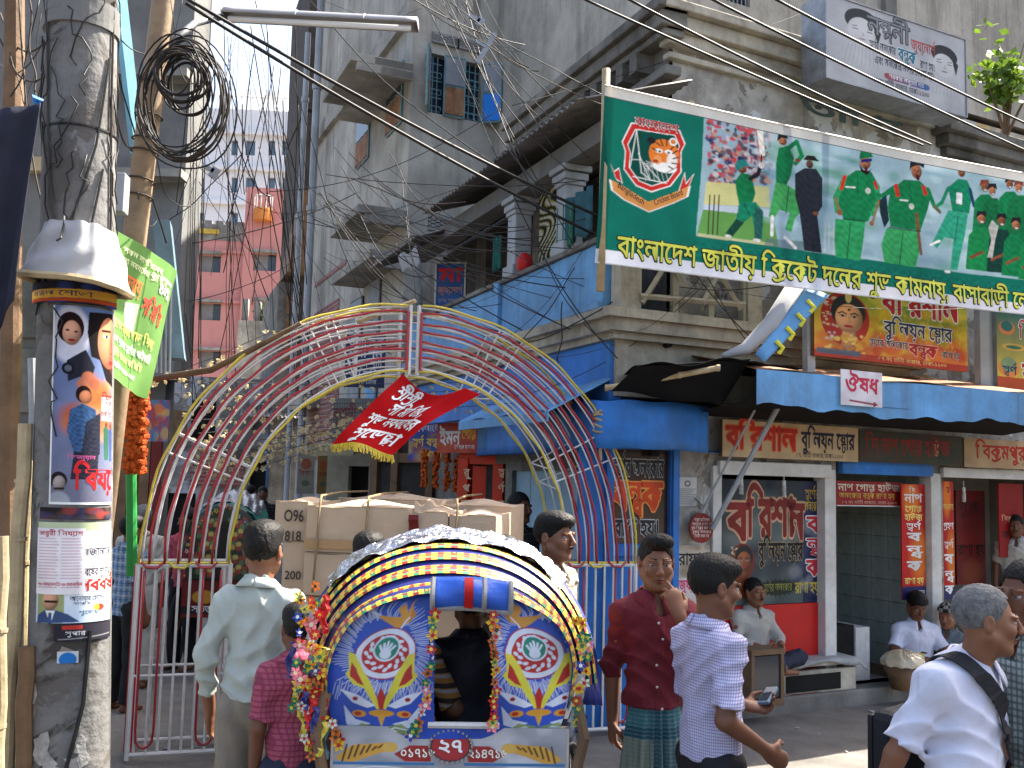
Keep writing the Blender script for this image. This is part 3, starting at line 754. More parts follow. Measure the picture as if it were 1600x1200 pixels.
c = MB(); c.sheet(lambda s,t: FA.pt(e0[0] + (e1[0] + .8 - e0[0]) * s,0.95 - 0.93 * t,awz(s) + 0.14 + 0.20 * t + 0.015 * math.sin(17 * s + 3 * t)),30,6); c.build('awning_top',M['rust'],aw2,solid=0.006)
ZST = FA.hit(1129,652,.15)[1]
c = MB(); c.sheet(lambda s,t: FA.pt(e0[0] + (e1[0] + .8 - e0[0]) * s,0.94 - 0.77 * t,(awz(s) - 0.06) * (1 - t) + ZST * t),20,4); c.build('awning_shade_sheet',M['tarp_shade'],aw2)  # black sheet standing in for the shade under the awning
tp = thing('black_tarp_and_shade','black tarpaulin stretched under the corner balcony above the corner shop','tarpaulin',FA.pt(0,.5,2.3))
b0 = FA.pt(*[(FA.hit(1002,572,.9)[0]),.9,FA.hit(1002,572,.9)[1]]); b1 = FA.pt(FA.hit(1180,560,.95)[0],.95,FA.hit(1180,560,.95)[1])
def tfn(s,t):
 p = b0.lerp(b1,s); e = FA.pt(-0.45 + 2.2 * s,0.02,p.z + .05); p = p.lerp(e,t); p.z += .02 * math.sin(11 * s + 5 * t); return p
c = MB(); c.sheet(tfn,24,8); c.build('sheet',M['tarp_shade'],tp,smooth=True,solid=.004)
def tfn2(s,t):
 p = b0.lerp(b1,s); p = p - FA.n * (.05 + .3 * t); z = FA.hit(990,606 + 12 * s,.85)[1]; return Vector((p.x,p.y,p.z + (z + .012 * math.sin(s * 9) - p.z) * t))
c = MB(); c.sheet(tfn2,30,5); c.build('shadow_fill',M['tarp_shade'],tp,smooth=True,solid=.004)  # dark fill in place of the shadow below the tarpaulin
for x0,x1,y0 in ((1113,1127,733),(1289,1306,728),(1456,1471,728)):
 a = FA.hit(x0,880,.03)[0]; b = FA.hit(x1,880,.03)[0]
 c = MB(); c.fbox(FA,a,b,-0.10,0.035,0.13,1.93); c.build('shop_post',M['whitep'],corner,bevel=0.006)
c = MB(); c.fbox(FA,s1[0] - 0.06,s1[2] + .02,0.005,0.06,1.86,1.97); c.build('shop_lintel',M['whitep'],corner,bevel=0.006)
c = MB(); c.fbox(FA,s3[0] - 0.04,s3[2],0.005,0.05,1.90,1.99); c.build('shop_lintel',M['whitep'],corner,bevel=0.006)
for za,zb2,d_ in ((1.90,2.02,0.07),(2.03,2.13,0.12)):
 c = MB(); c.fbox(FA,s2[0] + 0.01,s2[2] + (0.15 if d_ > .1 else -0.02),0.0,d_,za,zb2); c.build('shutter_box',M['blue'],corner,bevel=0.012)
tl = None; tu0 = s2[0] + 0.02; nt_ = 7; tw_ = 0.2
for side in range(2):
 for r in range(9):
  for k in range(nt_ if side == 0 else 7):
   if tl is None:
    c = MB(); c.fbox(FA,tu0,tu0 + tw_ - .006,-1.69,-1.682,0.14,0.14 + .2 - .006); tl = c.build('tile',M['tile'],corner); base = tl.location.copy()
    continue
   o = tl.copy(); COL.objects.link(o); o.parent = corner
   if side == 0: o.location = base + FA.u * (tw_ * k) + Vector((0,0,0.2 * r))
   else:
    t_ = None
    o.data = tl.data
    p0 = FA.pt(tu0,-1.69,0.14) - worldloc(corner)
    Rz = Matrix.Rotation(math.pi / 2,4,'Z')
    tgt = FA.pt(s2[2] - 0.005,-1.66 + tw_ * k - 0.0,0.14 + .2 * r) - worldloc(corner)
    o.rotation_euler = (0,0,-math.pi / 2)
    o.rotation_euler = (0,0,math.pi / 2 + math.pi)
    q = Matrix.Rotation(-math.pi / 2,3,'Z') @ p0
    o.location = tgt - q + FA.n * tw_
tall = thing('tall_rear_house','tall grey plastered house rising behind the corner house, top right','building',FA.pt(3,-2.6,0))
TB = FA.shift(0,-2.6)
wn0 = TB.rect(1128,-25,1172,12); wn1 = (4.6,9.4,5.6,10.8)
TU = TB.hit(1062,20)[0]
w = MB(); wall_holes(w,TB,TU,11.5,0,10.2,[wn0],0,.15)
shell(w,TB,TU,11.5,0,10.2,5); w.build('wall',M['grey'],tall)
f = MB(); f.quad(TB.pt(wn0[0],-.12,wn0[1]),TB.pt(wn0[2],-.12,wn0[1]),TB.pt(wn0[2],-.12,wn0[3]),TB.pt(wn0[0],-.12,wn0[3])); wo = f.build('window',M['dim'],tall)
b = MB()
for k in range(7):
 u = wn0[0] + (wn0[2] - wn0[0]) * (k + .5) / 7; b.tube([TB.pt(u,-.05,wn0[1]),TB.pt(u,-.05,wn0[3])],.012,5)
b.build('bars',M['steel'],wo)
c = MB(); c.fbox(TB,5.3,5.5,0,.08,5,10.2); c.build('pilaster',M['grey2'],tall)
gh = thing('grey_house','tall unpainted grey house with slab sun shades and open shutters, centre of the lane','building',GA.pt(0,0,0))
GZ = 14.0
wA = [GA.rect(672,82,752,192),GA.rect(657,402,762,560)]
vA = [GA.rect(675,50,754,86),GA.rect(669,336,752,372)]
gB = [GB.rect(632,95,605,215),GB.rect(580,165,558,265),GB.rect(570,440,548,560),GB.rect(598,408,576,560),GB.rect(560,30,520,90)]
gB = [(min(q[0],q[2]),q[1],max(q[0],q[2]),q[3]) for q in gB]
gB[2] = (gB[2][0],2.6,gB[2][2],4.75); gB[3] = (gB[3][0],2.6,gB[3][2],4.9)
w = MB(); wall_holes(w,GA,0.0,7.0,0,GZ,wA[:1] + [(wA[1][0],wA[1][1],wA[1][2],wA[1][3])],0,0.18)
wall_holes(w,GB,0.0,6.6,0,GZ,gB[:4],0,0.18)
w.poly([GA.pt(0,0,GZ),GA.pt(7,0,GZ),GA.pt(7,-6,GZ),GB.pt(6.6,0,GZ)]); w.build('wall',M['grey'],gh)
c = MB(); c.fbox(GB,-0.06,6.6,0.0,0.10,8.62,8.9); c.build('floor_band',M['ledge'],gh)
def grille(F,q,par,d=-0.06,m=None):
 b = MB(); n = max(3,int(abs(q[2] - q[0]) / .11)); k = max(4,int((q[3] - q[1]) / .13))
 for i in range(1,n): u = q[0] + (q[2] - q[0]) * i / n; b.tube([F.pt(u,d,q[1]),F.pt(u,d,q[3])],.008,4)
 for i in range(1,k): z = q[1] + (q[3] - q[1]) * i / k; b.tube([F.pt(q[0],d,z),F.pt(q[2],d,z)],.008,4)
 for i in range(0,k - 1,2):
  z = q[1] + (q[3] - q[1]) * (i + .7) / k
  for j in range(0,n,1):
   u = q[0] + (q[2] - q[0]) * (j + .5) / n; rr = abs(q[2] - q[0]) / n * .5
   b.tube([F.pt(u + rr * math.cos(a),d,z + rr * 1.2 * math.sin(a)) for a in [x * math.pi / 3 for x in range(7)]],.007,3,cap=False)
 return b.build('grille',m or M['teal'],par)
def leaf(F,hu,q0z,q1z,width,ang,par,frame,top,bot,name='shutter'):
 """a shutter leaf hinged at u=hu; swings out by ang, width signed"""
 def P(s,z,o=0.0): return F.pt(hu + width * s * math.cos(ang),0.02 + abs(width) * s * math.sin(ang) + o,z)
 zm = q0z + (q1z - q0z) * 0.5
 for nm,za,zb_,mm in (('upper_panel',zm,q1z,top),('lower_panel',q0z,zm,bot)):
  b = MB(); b.hexa([P(.04,za + .02),P(.96,za + .02),P(.96,za + .02,.02),P(.04,za + .02,.02),P(.04,zb_ - .02),P(.96,zb_ - .02),P(.96,zb_ - .02,.02),P(.04,zb_ - .02,.02)])
  o = b.build(name if nm == 'upper_panel' else nm,mm,par)
 b = MB()
 for s in (0.02,.98): b.tube([P(s,q0z),P(s,q1z)],.018,4)
 for z in (q0z,zm,q1z): b.tube([P(0,z),P(1,z)],.018,4)
 b.build('shutter_frame',frame,par)
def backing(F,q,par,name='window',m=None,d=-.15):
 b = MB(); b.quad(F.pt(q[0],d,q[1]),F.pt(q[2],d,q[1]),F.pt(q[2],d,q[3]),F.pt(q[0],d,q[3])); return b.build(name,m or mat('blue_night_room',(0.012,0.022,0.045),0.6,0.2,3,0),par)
q = wA[0]; wd = q[2] - q[0]
wi = backing(GA,q,gh); grille(GA,(q[0],q[1],q[0] + wd * .26,q[3]),wi); grille(GA,(q[0] + wd * .66,q[1],q[2],q[3]),wi)
leaf(GA,q[0] + wd * .27,q[1],q[3],wd * .38,0.04,wi,M['teal'],M['shut'],M['rust'])
leaf(GA,q[0],q[1],q[3],-wd * .33,1.05,wi,M['teal'],M['shut'],M['rust'])
leaf(GA,q[2],q[1],q[3],wd * .33,0.75,wi,M['teal'],M['shut'],mat('bright_blue_board',S((30,120,215)),0.6,0.1))
q = wA[1]; wi = backing(GA,q,gh);
for k in range(5):
 leaf(GA,q[0] + (q[2] - q[0]) * k / 5,q[1],q[3],(q[2] - q[0]) / 5,0.05,wi,M['teal'],M['glass'] if k % 2 else M['shut'],mat('ochre_board',(0.33,0.2,0.08),0.8,0.3,5,.2))
for i,q in enumerate(gB[:4]):
 wi = backing(GB,q,gh,m=M['dim'])
 wd = q[2] - q[0]
 if i < 2:
  for k in range(3 if i == 0 else 3): leaf(GB,q[0] + wd * k / 3,q[1],q[3],wd / 3,0.03,wi,M['teal'],M['glass'],M['rust'])
 else:
  for k in range(2): leaf(GB,q[0] + wd * k / 2,q[1],q[3],wd / 2,.03,wi,M['grey2'],M['shut'],M['ltblue'] if i == 3 else M['shut'])
for q in vA:
 vg = MB(); um = (q[0] + q[2]) / 2
 for a,b_ in ((q[0],um - .02),(um + .02,q[2])):
  vg.fbox(GA,a,b_,0,.05,q[3] - .03,q[3]); vg.fbox(GA,a,b_,0,.05,q[1],q[1] + .03)
  rows = 6; hh = (q[3] - q[1] - .06) / rows
  for r in range(rows):
   z = q[1] + .03 + r * hh; vg.fbox(GA,a,b_,0,.05,z + hh * .62,z + hh)
   nc = 3; ww = (b_ - a) / nc
   for k in range(nc + 1):
    u = a + ww * k + (ww * .5 if r % 2 else 0)
    if u < b_: vg.fbox(GA,max(a,u - .03),min(b_,u + .03),0,.048,z,z + hh * .64)
 bk_ = MB(); bk_.quad(GA.pt(q[0],.004,q[1]),GA.pt(q[2],.004,q[1]),GA.pt(q[2],.004,q[3]),GA.pt(q[0],.004,q[3]))
 o = bk_.build('vent_opening',M['dark'],gh); vg.build('vent_grille',mat('pale_concrete',(0.27,0.265,0.26),.9,.2,5,.2),o)
for (x0,y0,x1,y1,dp) in ((632,5,505,130,.95),(608,70,522,186,.6),(592,298,515,375,.75),(598,380,517,452,.55)):
 a = GB.hit(x0,y0,dp); b_ = GB.hit(x1,y1,dp); z = (a[1] + b_[1]) / 2
 u0 = max(-.1,min(a[0],b_[0])); u1 = max(a[0],b_[0])
 c = MB(); c.fbox(GB,u0,u1,0.0,dp,z,z + .13); c.build('sun_shade',M['ledge'],gh,bevel=0.01)
 c = MB(); c.fbox(GB,u0,u0 + .1,0.005,dp - .1,z - .12,z - .004); c.build('shade_bracket',M['ledge'],gh)
for (x0,y0,x1,y1) in ((541,405,492,450),(530,465,487,580),(530,585,480,720)):
 q = GB.rect(x0,y0,x1,y1,.01); c = MB(); c.quad(GB.pt(q[0],.012,q[1]),GB.pt(q[2],.012,q[1]),GB.pt(q[2],.012,q[3]),GB.pt(q[0],.012,q[3])); c.build('brick_infill',M['brick'],gh)
c = MB(); c.fbox(GB,5.2,6.6,.0,.35,3.05,3.25); c.build('floor_slab',M['ledge'],gh)
for nm,lab,X0,Y0,Y1,r_ in (('drainpipe','pale grey drainpipe at the far left edge of the grey house',488,19.5,11.5,.075),('drainpipe','thin grey standpipe just left of the thicker drainpipe',470,20.2,11,.06)):
 p = at(X0,300,Y0); c = MB(); c.tube([(p.x,p.y,0),(p.x,p.y,Y1)],r_,10)
 for z in (2,4.5,7,9.5): c.tube([(p.x,p.y,z),(p.x,p.y,z + .1)],r_ * 1.35,10)
 tag(c.build(nm,M['pipe'],smooth=False),lab,'pipe','drainpipes')
lean = thing('narrow_dark_house','narrow dark house with projecting timber floors between the grey and pink houses','building',at(455,700,21.5))
LF = camfr(21.5,0.35,at(478,500,21.5).x)
c = MB()
a = LF.hit(428,600)[0];
c.fbox(LF,a,0.2,-3,0,0,5.9); c.build('wall',M['soot'],lean)
for z,d_ in ((13.2,.1),(9.7,.12),(6.2,.1)):
 c = MB(); c.fbox(LF,-.25,.25,-3,d_,z - 3.4,z); c.build('upper_floor',mat('dark_timber',(0.06,0.052,0.045),.9,.4,4,.3),lean)
c = MB(); c.hexa([LF.pt(-.5,.5,6.05),LF.pt(.2,.5,6.05),LF.pt(.2,-1,6.05),LF.pt(-.5,-1,6.05),LF.pt(-.2,.3,7.9),LF.pt(.2,.3,7.9),LF.pt(.2,-1,7.9),LF.pt(-.2,-1,7.9)]); c.build('sloping_roof',M['wood'],lean)
for k in range(3):
 c = MB(); c.fbox(LF,-.45,.1,.02,.06,4.2 + .5 * k,4.6 + .5 * k); c.build('board',M['wood'],lean)
PKY = 46.0
pkf = camfr(PKY,0.12,0)
pk = thing('pink_house','pink walled house with scalloped grey parapet at the end of the lane','building',at(380,740,PKY))
a = pkf.hit(282,500); b_ = pkf.hit(376,500); c2 = pkf.hit(470,500)
zt1 = pkf.hit(330,375)[1]; zt0 = pkf.hit(330,350)[1]; zt2 = pkf.hit(440,298)[1]
wins = []
for (x0,x1) in ((311,344),(398,432)):
 for yc in (412,487,562):
  wins.append(pkf.rect(x0,yc - 14,x1,yc + 14,0))
w = MB(); wall_holes(w,pkf,a[0] - 3,b_[0],0,zt1,wins[:3],0,.25)
wall_holes(w,pkf,b_[0],c2[0],0,zt2,wins[3:],.3,.25)
w.quad(pkf.pt(b_[0],0,0),pkf.pt(b_[0],.3,0),pkf.pt(b_[0],.3,zt2),pkf.pt(b_[0],0,zt2)); w.quad(pkf.pt(b_[0],.3,zt1),pkf.pt(b_[0],-8,zt1),pkf.pt(b_[0],-8,zt2),pkf.pt(b_[0],.3,zt2))
shell(w,pkf,a[0] - 3,c2[0],0,zt1,8); w.build('wall',M['pink'],pk)
for k,q in enumerate(wins):
 d = 0 if k < 3 else .3
 o = backing(pkf,q,pk,m=mat('grey_pane',(0.23,0.22,0.21),.4,.15,2,0),d=d - .2)
 um = q[0] + (q[2] - q[0]) * .62; f = MB(); f.quad(pkf.pt(um,d - .19,q[1]),pkf.pt(q[2],d - .19,q[1]),pkf.pt(q[2],d - .19,q[3]),pkf.pt(um,d - .19,q[3])); f.build('pane',M['glass'],o)
 f = MB(); f.fbox(pkf,q[0] - .05,q[2] + .05,d - .05,d + .3,q[3] + .02,q[3] + .14); f.build('sun_shade',M['ledge'],pk)
for yb in (395,473,548):
 z = pkf.hit(330,yb)[1]; f = MB(); f.fbox(pkf,a[0] - 3,b_[0] - .02,0,.12,z,z + .15); f.build('floor_band',M['pink'],pk)
f = MB(); f.fbox(pkf,a[0] - 3,b_[0],-.2,.03,zt1,zt0)
for k in range(12):
 u = a[0] - 3 + (b_[0] - a[0] + 3) * (k + .5) / 12; f.fbox(pkf,u - .16,u + .16,-.2,.031,zt0,zt0 + .16)
f.build('parapet',M['ledge'],pk)
q = pkf.rect(310,357,342,366,.05); f = MB(); f.fbox(pkf,q[0],q[2],.04,.1,q[1],q[3]); f.build('yellow_plaque',mat('plaque_yellow',(0.5,0.33,0.05),.7,.4,3),pk)
bc = pkf.hit(412,330,.3); f = MB(); p = pkf.pt(bc[0],.5,bc[1] - .5); f.tube([p,p + Vector((0,0,.55))],.42,16); f.build('round_balcony',mat('balcony_orange',(0.62,0.22,0.05),.8,.15,2),pk)
f = MB()
for k in range(12):
 an = k * math.pi / 6; f.tube([p + Vector((.4 * math.cos(an),.4 * math.sin(an),.5)),p + Vector((.4 * math.cos(an),.4 * math.sin(an),1.1))],.03,4)
f.tube([p + Vector((.4 * math.cos(k * .35),.4 * math.sin(k * .35),1.1)) for k in range(19)],.03,4); f.build('balcony_railing',M['whitep'],pk)
WBY = 72.0
wbf = camfr(WBY,0.05,0); wb_ = thing('white_block','bright white apartment block rising behind the pink house','building',at(385,740,WBY))
a = wbf.hit(250,300)[0]; c2 = wbf.hit(472,300)[0]; zt = wbf.hit(400,172)[1]
wins = []
for yc in (232,290,345,400):
 for (x0,x1) in ((310,318),(362,371),(384,398),(420,429),(441,459)):
  wins.append(wbf.rect(x0,yc - 13,x1,yc + 11))
w = MB(); wall_holes(w,wbf,a,c2,0,zt,wins,0,.3); shell(w,wbf,a,c2,0,zt,10); w.build('wall',M['white'],wb_)
for q in wins: backing(wbf,q,wb_,m=M['bluegl'],d=-.28)
for yb in (212,268,322):
 z = wbf.hit(400,yb)[1]; f = MB(); f.fbox(wbf,a,c2,0,.35,z,z + .3); f.build('floor_band',M['white'],wb_)
zz = wbf.hit(400,172)[1]
f = MB(); f.fbox(wbf,wbf.hit(372,150)[0],wbf.hit(440,150)[0],-6,-2,zz,wbf.hit(400,140,-2)[1]); f.build('roof_room',M['white'],wb_)
f = MB()
for k in range(14): u = a + (c2 - a) * k / 13; f.tube([wbf.pt(u,0,zz),wbf.pt(u,0,zz + 1.0)],.05,4)
f.tube([wbf.pt(a,0,zz + 1),wbf.pt(c2,0,zz + 1)],.05,4); f.build('roof_railing',M['whitep'],wb_)
LY = 11.0
lfr = camfr(LY,0.0,0)
lh = thing('left_grey_house','plain grey concrete house edge behind the slanted cable pole','building',at(240,740,LY))
a = lfr.hit(-150,500)[0]; b_ = lfr.hit(276,500)[0]; zt = 9.5
w = MB(); zo = lfr.hit(270,590)[1]; b0_ = lfr.hit(236,700)[0]
wall_holes(w,lfr,a,b0_,0,zo,[(-4.7,.05,-4.15,2.0)],-.35,.15); wall_holes(w,lfr,a,b_,zo,zt,[],0,.1); shell(w,lfr,a,b_,zo,zt,.6); shell(w,lfr.shift(0,-.35),a,b0_,0,zo,.3)
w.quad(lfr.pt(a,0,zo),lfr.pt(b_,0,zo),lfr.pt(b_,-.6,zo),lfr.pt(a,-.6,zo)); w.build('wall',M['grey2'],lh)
backing(lfr,(-4.7,.05,-4.15,2.0),lh,'doorway',M['dark'],d=-.48)
for yb in (285,130):
 z = lfr.hit(240,yb)[1]; f = MB(); f.fbox(lfr,a,b_ + .04,0.0,.25,z,z + .09); f.build('ledge',M['ledge'],lh)
ef = camfr(23.0,0.22,0)
row = thing('lane_end_house','shabby low house with dark openings at the lane bend, seen through the arch','building',at(350,760,23))
a = ef.hit(190,700)[0]; b_ = ef.hit(470,700)[0]; zt = ef.hit(350,590)[1]
hs = [ef.rect(255,770,300,880),ef.rect(392,720,420,880),ef.rect(430,690,462,880),ef.rect(300,625,335,690)]
hs = [(q[0],.02 if q[1] < 1 else q[1],q[2],q[3]) for q in hs]
w = MB(); wall_holes(w,ef,a,b_,0,zt,hs,0,.2); shell(w,ef,a,b_,0,zt,6); w.build('wall',M['peel2'],row)
for q in hs: backing(ef,q,row,'doorway',M['dark'])
for (x0,y0,x1,y1,mm) in ((345,640,392,720,M['grey2']),(420,655,432,840,M['blue']),(300,700,380,760,M['brick']),(235,640,290,700,M['wood'])):
 q = ef.rect(x0,y0,x1,y1); f = MB(); f.fbox(ef,q[0],q[2],.01,.12,q[1],q[3]); f.build('panel',mm,row)
f = corr(ef,ef.hit(380,600)[0],b_,0,ef.hit(420,655)[1] + .3,.9,ef.hit(420,655)[1]); f.build('tin_awning',M['tin'],row,solid=.01)
up = thing('plaster_annexe','bare plaster annexe with a ragged top, in front of the pink house','building',at(430,740,27))
uf = camfr(27,0.1,0); q = uf.rect(372,500,462,640); f = MB(); f.fbox(uf,q[0],q[2],-3,0,0,q[3]); f.build('wall',M['beige'],up)
for k in range(5):
 u = q[0] + (q[2] - q[0]) * (k + .2) / 5; f = MB(); f.fbox(uf,u,u + .16,-.3,-.1,q[3],q[3] + .5 + .3 * rnd.random()); f.build('rebar_post',M['ledge'],up)
eh = thing('unseen_sun_blocker','tall plain house closing the street beyond the right edge of the photo','building',FA.pt(16,4,0)); w = MB(); EF = Fr(FA.pt(14,0,0)[:2],(-FA.n.x,-FA.n.y)); EF.n = -FA.u
for z0 in range(0,26,13): w.fbox(FA,14,17,.95,9,z0,z0 + 12.99)
w.build('wall',M['grey'],eh)  # unseen block, added to shade the foreground and let a sun strip past
for k in range(24):
 z = 1 + 3.1 * (k // 3); d = 1.6 + 2.4 * (k % 3); c = MB(); c.fbox(FA,13.93,13.995,d,d + 1.1,z,z + 1.4); c.build('window',M['glass'],eh)
# ================================================================== SIGNS
PR = print_mat('printed_board',0.45)
PRC = print_mat('printed_cloth',0.75,transl=0.35,spec=0.15)
PRP = print_mat('printed_paper',0.8,spec=0.1,wear=0.2)
WHT = (0.75,0.75,0.73); BLK = (0.015,0.015,0.02); YEL = (0.75,0.62,0.04); REDC = (0.55,0.03,0.03); NAVY = (0.02,0.03,0.12)
_lm = print_mat('lettering_paint',0.5,bump=0,wear=0.3)
def letter(texts,surf,parent,W=1.0,H=1.0,eps=0.0012,m=None,name='lettering'):
 L_ = []
 for t in texts:
  t = list(t) + [0.012,None,'c',0.0,None][len(t) - 5:]
  t[1] *= W; t[2] *= H; t[3] *= H
  if t[6] is not None: t[6] *= W
  L_.append(tuple(t))
 V,F,C = text_mesh(L_,surf,eps)
 V = np.array([tuple(p) for p in V],np.float32)
 org = np.array(worldloc(parent))
 me = bpy.data.meshes.new(name); me.from_pydata((V - org).tolist(),[],F); me.materials.append(m or _lm)
 ca = me.color_attributes.new('Col','FLOAT_COLOR','CORNER'); tot = np.empty(len(me.polygons),np.int32); me.polygons.foreach_get('loop_total',tot)
 c4 = np.ones((len(C),4),np.float32); c4[:,:3] = np.asarray(C,np.float32); ca.data.foreach_set('color',np.repeat(c4,tot,axis=0).ravel())
 o = bpy.data.objects.new(name,me); COL.objects.link(o); o.parent = parent
 return o
def sign(name,label,F,r,d,cv,texts,thick=0.03,edge=None,cat='sign',group=None,frame=None,m=None,back=True,root=None,eps=0.0012):
 """r = (uL, zB, uR, zT). Board, print and lettering."""
 uL,zB,uR,zT = r
 surf,W,H = flat_surf(F,uL,uR,zB,zT,d)
 t = root or thing(name,label,cat,F.pt((uL + uR) / 2,d,zB),group)
 if thick:
  b = MB(); b.fbox(F,uL,uR,d - thick,d - 0.0005,zB,zT); b.build('board',edge or M['steel'],t)
 if cv is not None: canvas_mesh('print',cv,surf,m or PR,t,W,H)
 if texts: letter(texts,surf,t,W,H,eps)
 if frame:
  fm,fw = frame
  b = MB(); sg = 1 if uR > uL else -1
  b.fbox(F,uL - sg * fw,uL,d - thick - .002,d + .012,zB - fw,zT + fw); b.fbox(F,uR,uR + sg * fw,d - thick - .002,d + .012,zB - fw,zT + fw)
  b.fbox(F,uL,uR,d - thick - .002,d + .011,zT,zT + fw); b.fbox(F,uL,uR,d - thick - .002,d + .011,zB - fw,zB); b.build('frame',fm,t)
 return t
def woman(cv,cx,cy,s,skin=S((232,170,120)),hair=BLK,veil=None,lips=(0.45,0.03,0.03),faint=1.0):
 """a plain generic bride's or model's head"""
 if veil is not None:
  cv.ell(cx - .1 * s,cy + .1 * s,.78 * s,1.15 * s,veil,faint); cv.blobs(cx - .8 * s,cy - .8 * s,cx - .35 * s,cy + 1.1 * s,[(0.7,0.6,0.3),(0.6,0.5,0.45)],40,.03 * s,.07 * s,.8 * faint,seed=3)
 cv.ell(cx,cy - .18 * s,.56 * s,.74 * s,hair,faint)
 cv.ball(cx + .02 * s,cy + .95 * s,.24 * s,.6 * s,tuple(c * .8 for c in skin),faint); cv.ball(cx + .02 * s,cy + .08 * s,.44 * s,.62 * s,tuple(c * 1.15 for c in skin),faint)
 for k in (-1,1):
  cv.line([(cx + k * .32 * s,cy - .1 * s),(cx + k * .2 * s,cy - .17 * s),(cx + k * .07 * s,cy - .1 * s)],.055 * s,hair,faint)
  cv.ell(cx + k * .19 * s,cy + .0 * s,.1 * s,.05 * s,(0.7,0.68,0.65),faint); cv.ell(cx + k * .19 * s,cy + .0 * s,.05 * s,.05 * s,BLK,faint)
  cv.line([(cx + k * .3 * s,cy + 0.0 * s),(cx + k * .19 * s,cy - .05 * s),(cx + k * .08 * s,cy + .01 * s)],.03 * s,BLK,faint)
 cv.line([(cx + .02 * s,cy + .02 * s),(cx + .06 * s,cy + .24 * s),(cx - .03 * s,cy + .26 * s)],.035 * s,tuple(c * .55 for c in skin),faint)
 cv.ell(cx,cy + .42 * s,.15 * s,.065 * s,lips,faint); cv.line([(cx - .14 * s,cy + .42 * s),(cx + .14 * s,cy + .42 * s)],.02 * s,(0.15,0.02,0.02),faint)
 return cv
BTL,BBL = at(943,135,6.5),at(929,410,6.5); BTR0,BBR0 = at(1600,268,7.8),at(1600,488,7.8)
BK = 1.305
BTR,BBR = BTL.lerp(BTR0,BK),BBL.lerp(BBR0,BK)
BW,BH = (BTR - BTL).length,1.12
bn_n = (BTR - BTL).cross(BTL - BBL).normalized()
if bn_n.y > 0: bn_n = -bn_n
def ban_surf(x,y,e=0.0):
 s,t = x / BW,y / BH
 p = BBL.lerp(BBR,s).lerp(BTL.lerp(BTR,s),t)
 p = p + Vector((0,0,-0.02 * math.sin(math.pi * s)))
 return p + bn_n * (e + 0.02 * math.sin(5 * s + 2 * t) + 0.004 * math.sin(s * 26 + t * 4) + 0.004 * math.sin(9 * t + 14 * s))
def ban_xy(px,py):
 """picture point -> banner x,y (metres)"""
 r = ray(px,py); n = bn_n; t = (BTL - CAM_P).dot(n) / r.dot(n); p = CAM_P + r * t
 s,v = 0.5,0.5
 for _ in range(12):
  q = BBL.lerp(BBR,s).lerp(BTL.lerp(BTR,s),v); d = p - q
  eu = BBL.lerp(BTL,v); ev = BBR.lerp(BTR,v); du = ev - eu; dv = BTL.lerp(BTR,s) - BBL.lerp(BBR,s)
  s += d.dot(du) / du.dot(du); v += d.dot(dv) / dv.dot(dv)
 return s * BW,v * BH
banner = thing('cricket_banner','big green cloth banner of cheering cricketers with a tiger emblem strung over the street','banner',BBL.lerp(BBR,.5))
CW,CHT = 760,215
cv = Cv(CW,CHT,S((14,108,92)))
def bq(px,py):
 x,y = ban_xy(px,py); return x / BW * CW,(1 - y / BH) * CHT
def bp(pts): return [bq(*p) for p in pts]
GRN = S((18,118,70)); GRN2 = S((40,150,95)); DGR = S((8,60,45)); SKN = S((120,72,48)); SK2 = S((150,95,65)); REDB = S((190,45,40))
pic = bp([(1100,172),(1780,300),(1780,470),(1086,370)])
cv.poly(pic,S((150,178,190)))
def B(px,py,rx,ry,c,a=1.0,soft=0.0,rot=0.0):
 x,y = bq(px,py); k = CW / BW * 7.1 / FPX; cv.ell(x,y,rx * k * 1.12,ry * k,c,a,soft,rot + 0.0)
def HD(px,py,rx,ry,c):
 x,y = bq(px,py); k = CW / BW * 7.1 / FPX; cv.ball(x,y,rx * k * 1.12,ry * k,tuple(v * 1.5 for v in c)); e = tuple(v * .22 for v in c)
 for s_ in (-.38,.38): cv.ell(x + s_ * rx * k,y - .12 * ry * k,.22 * rx * k,.12 * ry * k,e,.85,.5)
 cv.ell(x,y + .5 * ry * k,.36 * rx * k,.12 * ry * k,e,.8,.5)
def PG(pts,c,a=1.0): cv.poly(bp(pts),c,a)
def LN(pts,w,c,a=1.0,w2=None): cv.line(bp(pts),w * CW / BW * 7.1 / FPX,c,a,None if w2 is None else w2 * CW / BW * 7.1 / FPX)
g_ = random.Random(4)
for _ in range(330): B(g_.uniform(1104,1205),g_.uniform(188,285),g_.uniform(2,6),g_.uniform(2,6),g_.choice([S((200,60,60)),S((210,200,205)),S((90,70,80)),S((160,165,190)),S((60,45,50)),S((180,80,90)),S((30,40,90)),S((190,150,130))]),.85,.5)
PG([(1101,283),(1200,290),(1200,322),(1098,318)],S((205,200,130)),.9); PG([(1098,318),(1200,325),(1200,338),(1097,326)],S((190,200,215)),.9)
PG([(1097,326),(1205,338),(1215,388),(1087,368)],S((96,150,78)),1); PG([(1089,362),(1205,378),(1205,386),(1088,369)],S((190,190,150)),.9)
for _ in range(260): B(g_.uniform(1205,1760),g_.uniform(200,420),g_.uniform(8,30),g_.uniform(4,14),g_.choice([S((175,205,215)),S((120,165,175)),S((95,160,120)),S((190,215,220)),S((70,140,110)),S((210,225,230)),S((110,150,170))]),.45,.9)
PG([(1195,370),(1260,375),(1250,395),(1190,385)],S((90,105,120)),.6)
PG([(1080,366),(1780,458),(1780,540),(1060,440)],S((14,108,92)))
PG([(1060,120),(1800,250),(1800,322),(1100,180),(1060,170)],S((205,205,205)),0.0)
cv.folds(.22,.7)
for k in range(3): LN([(1107 + 7 * k,304),(1105 + 7 * k,364)],2.2,S((60,45,40)))
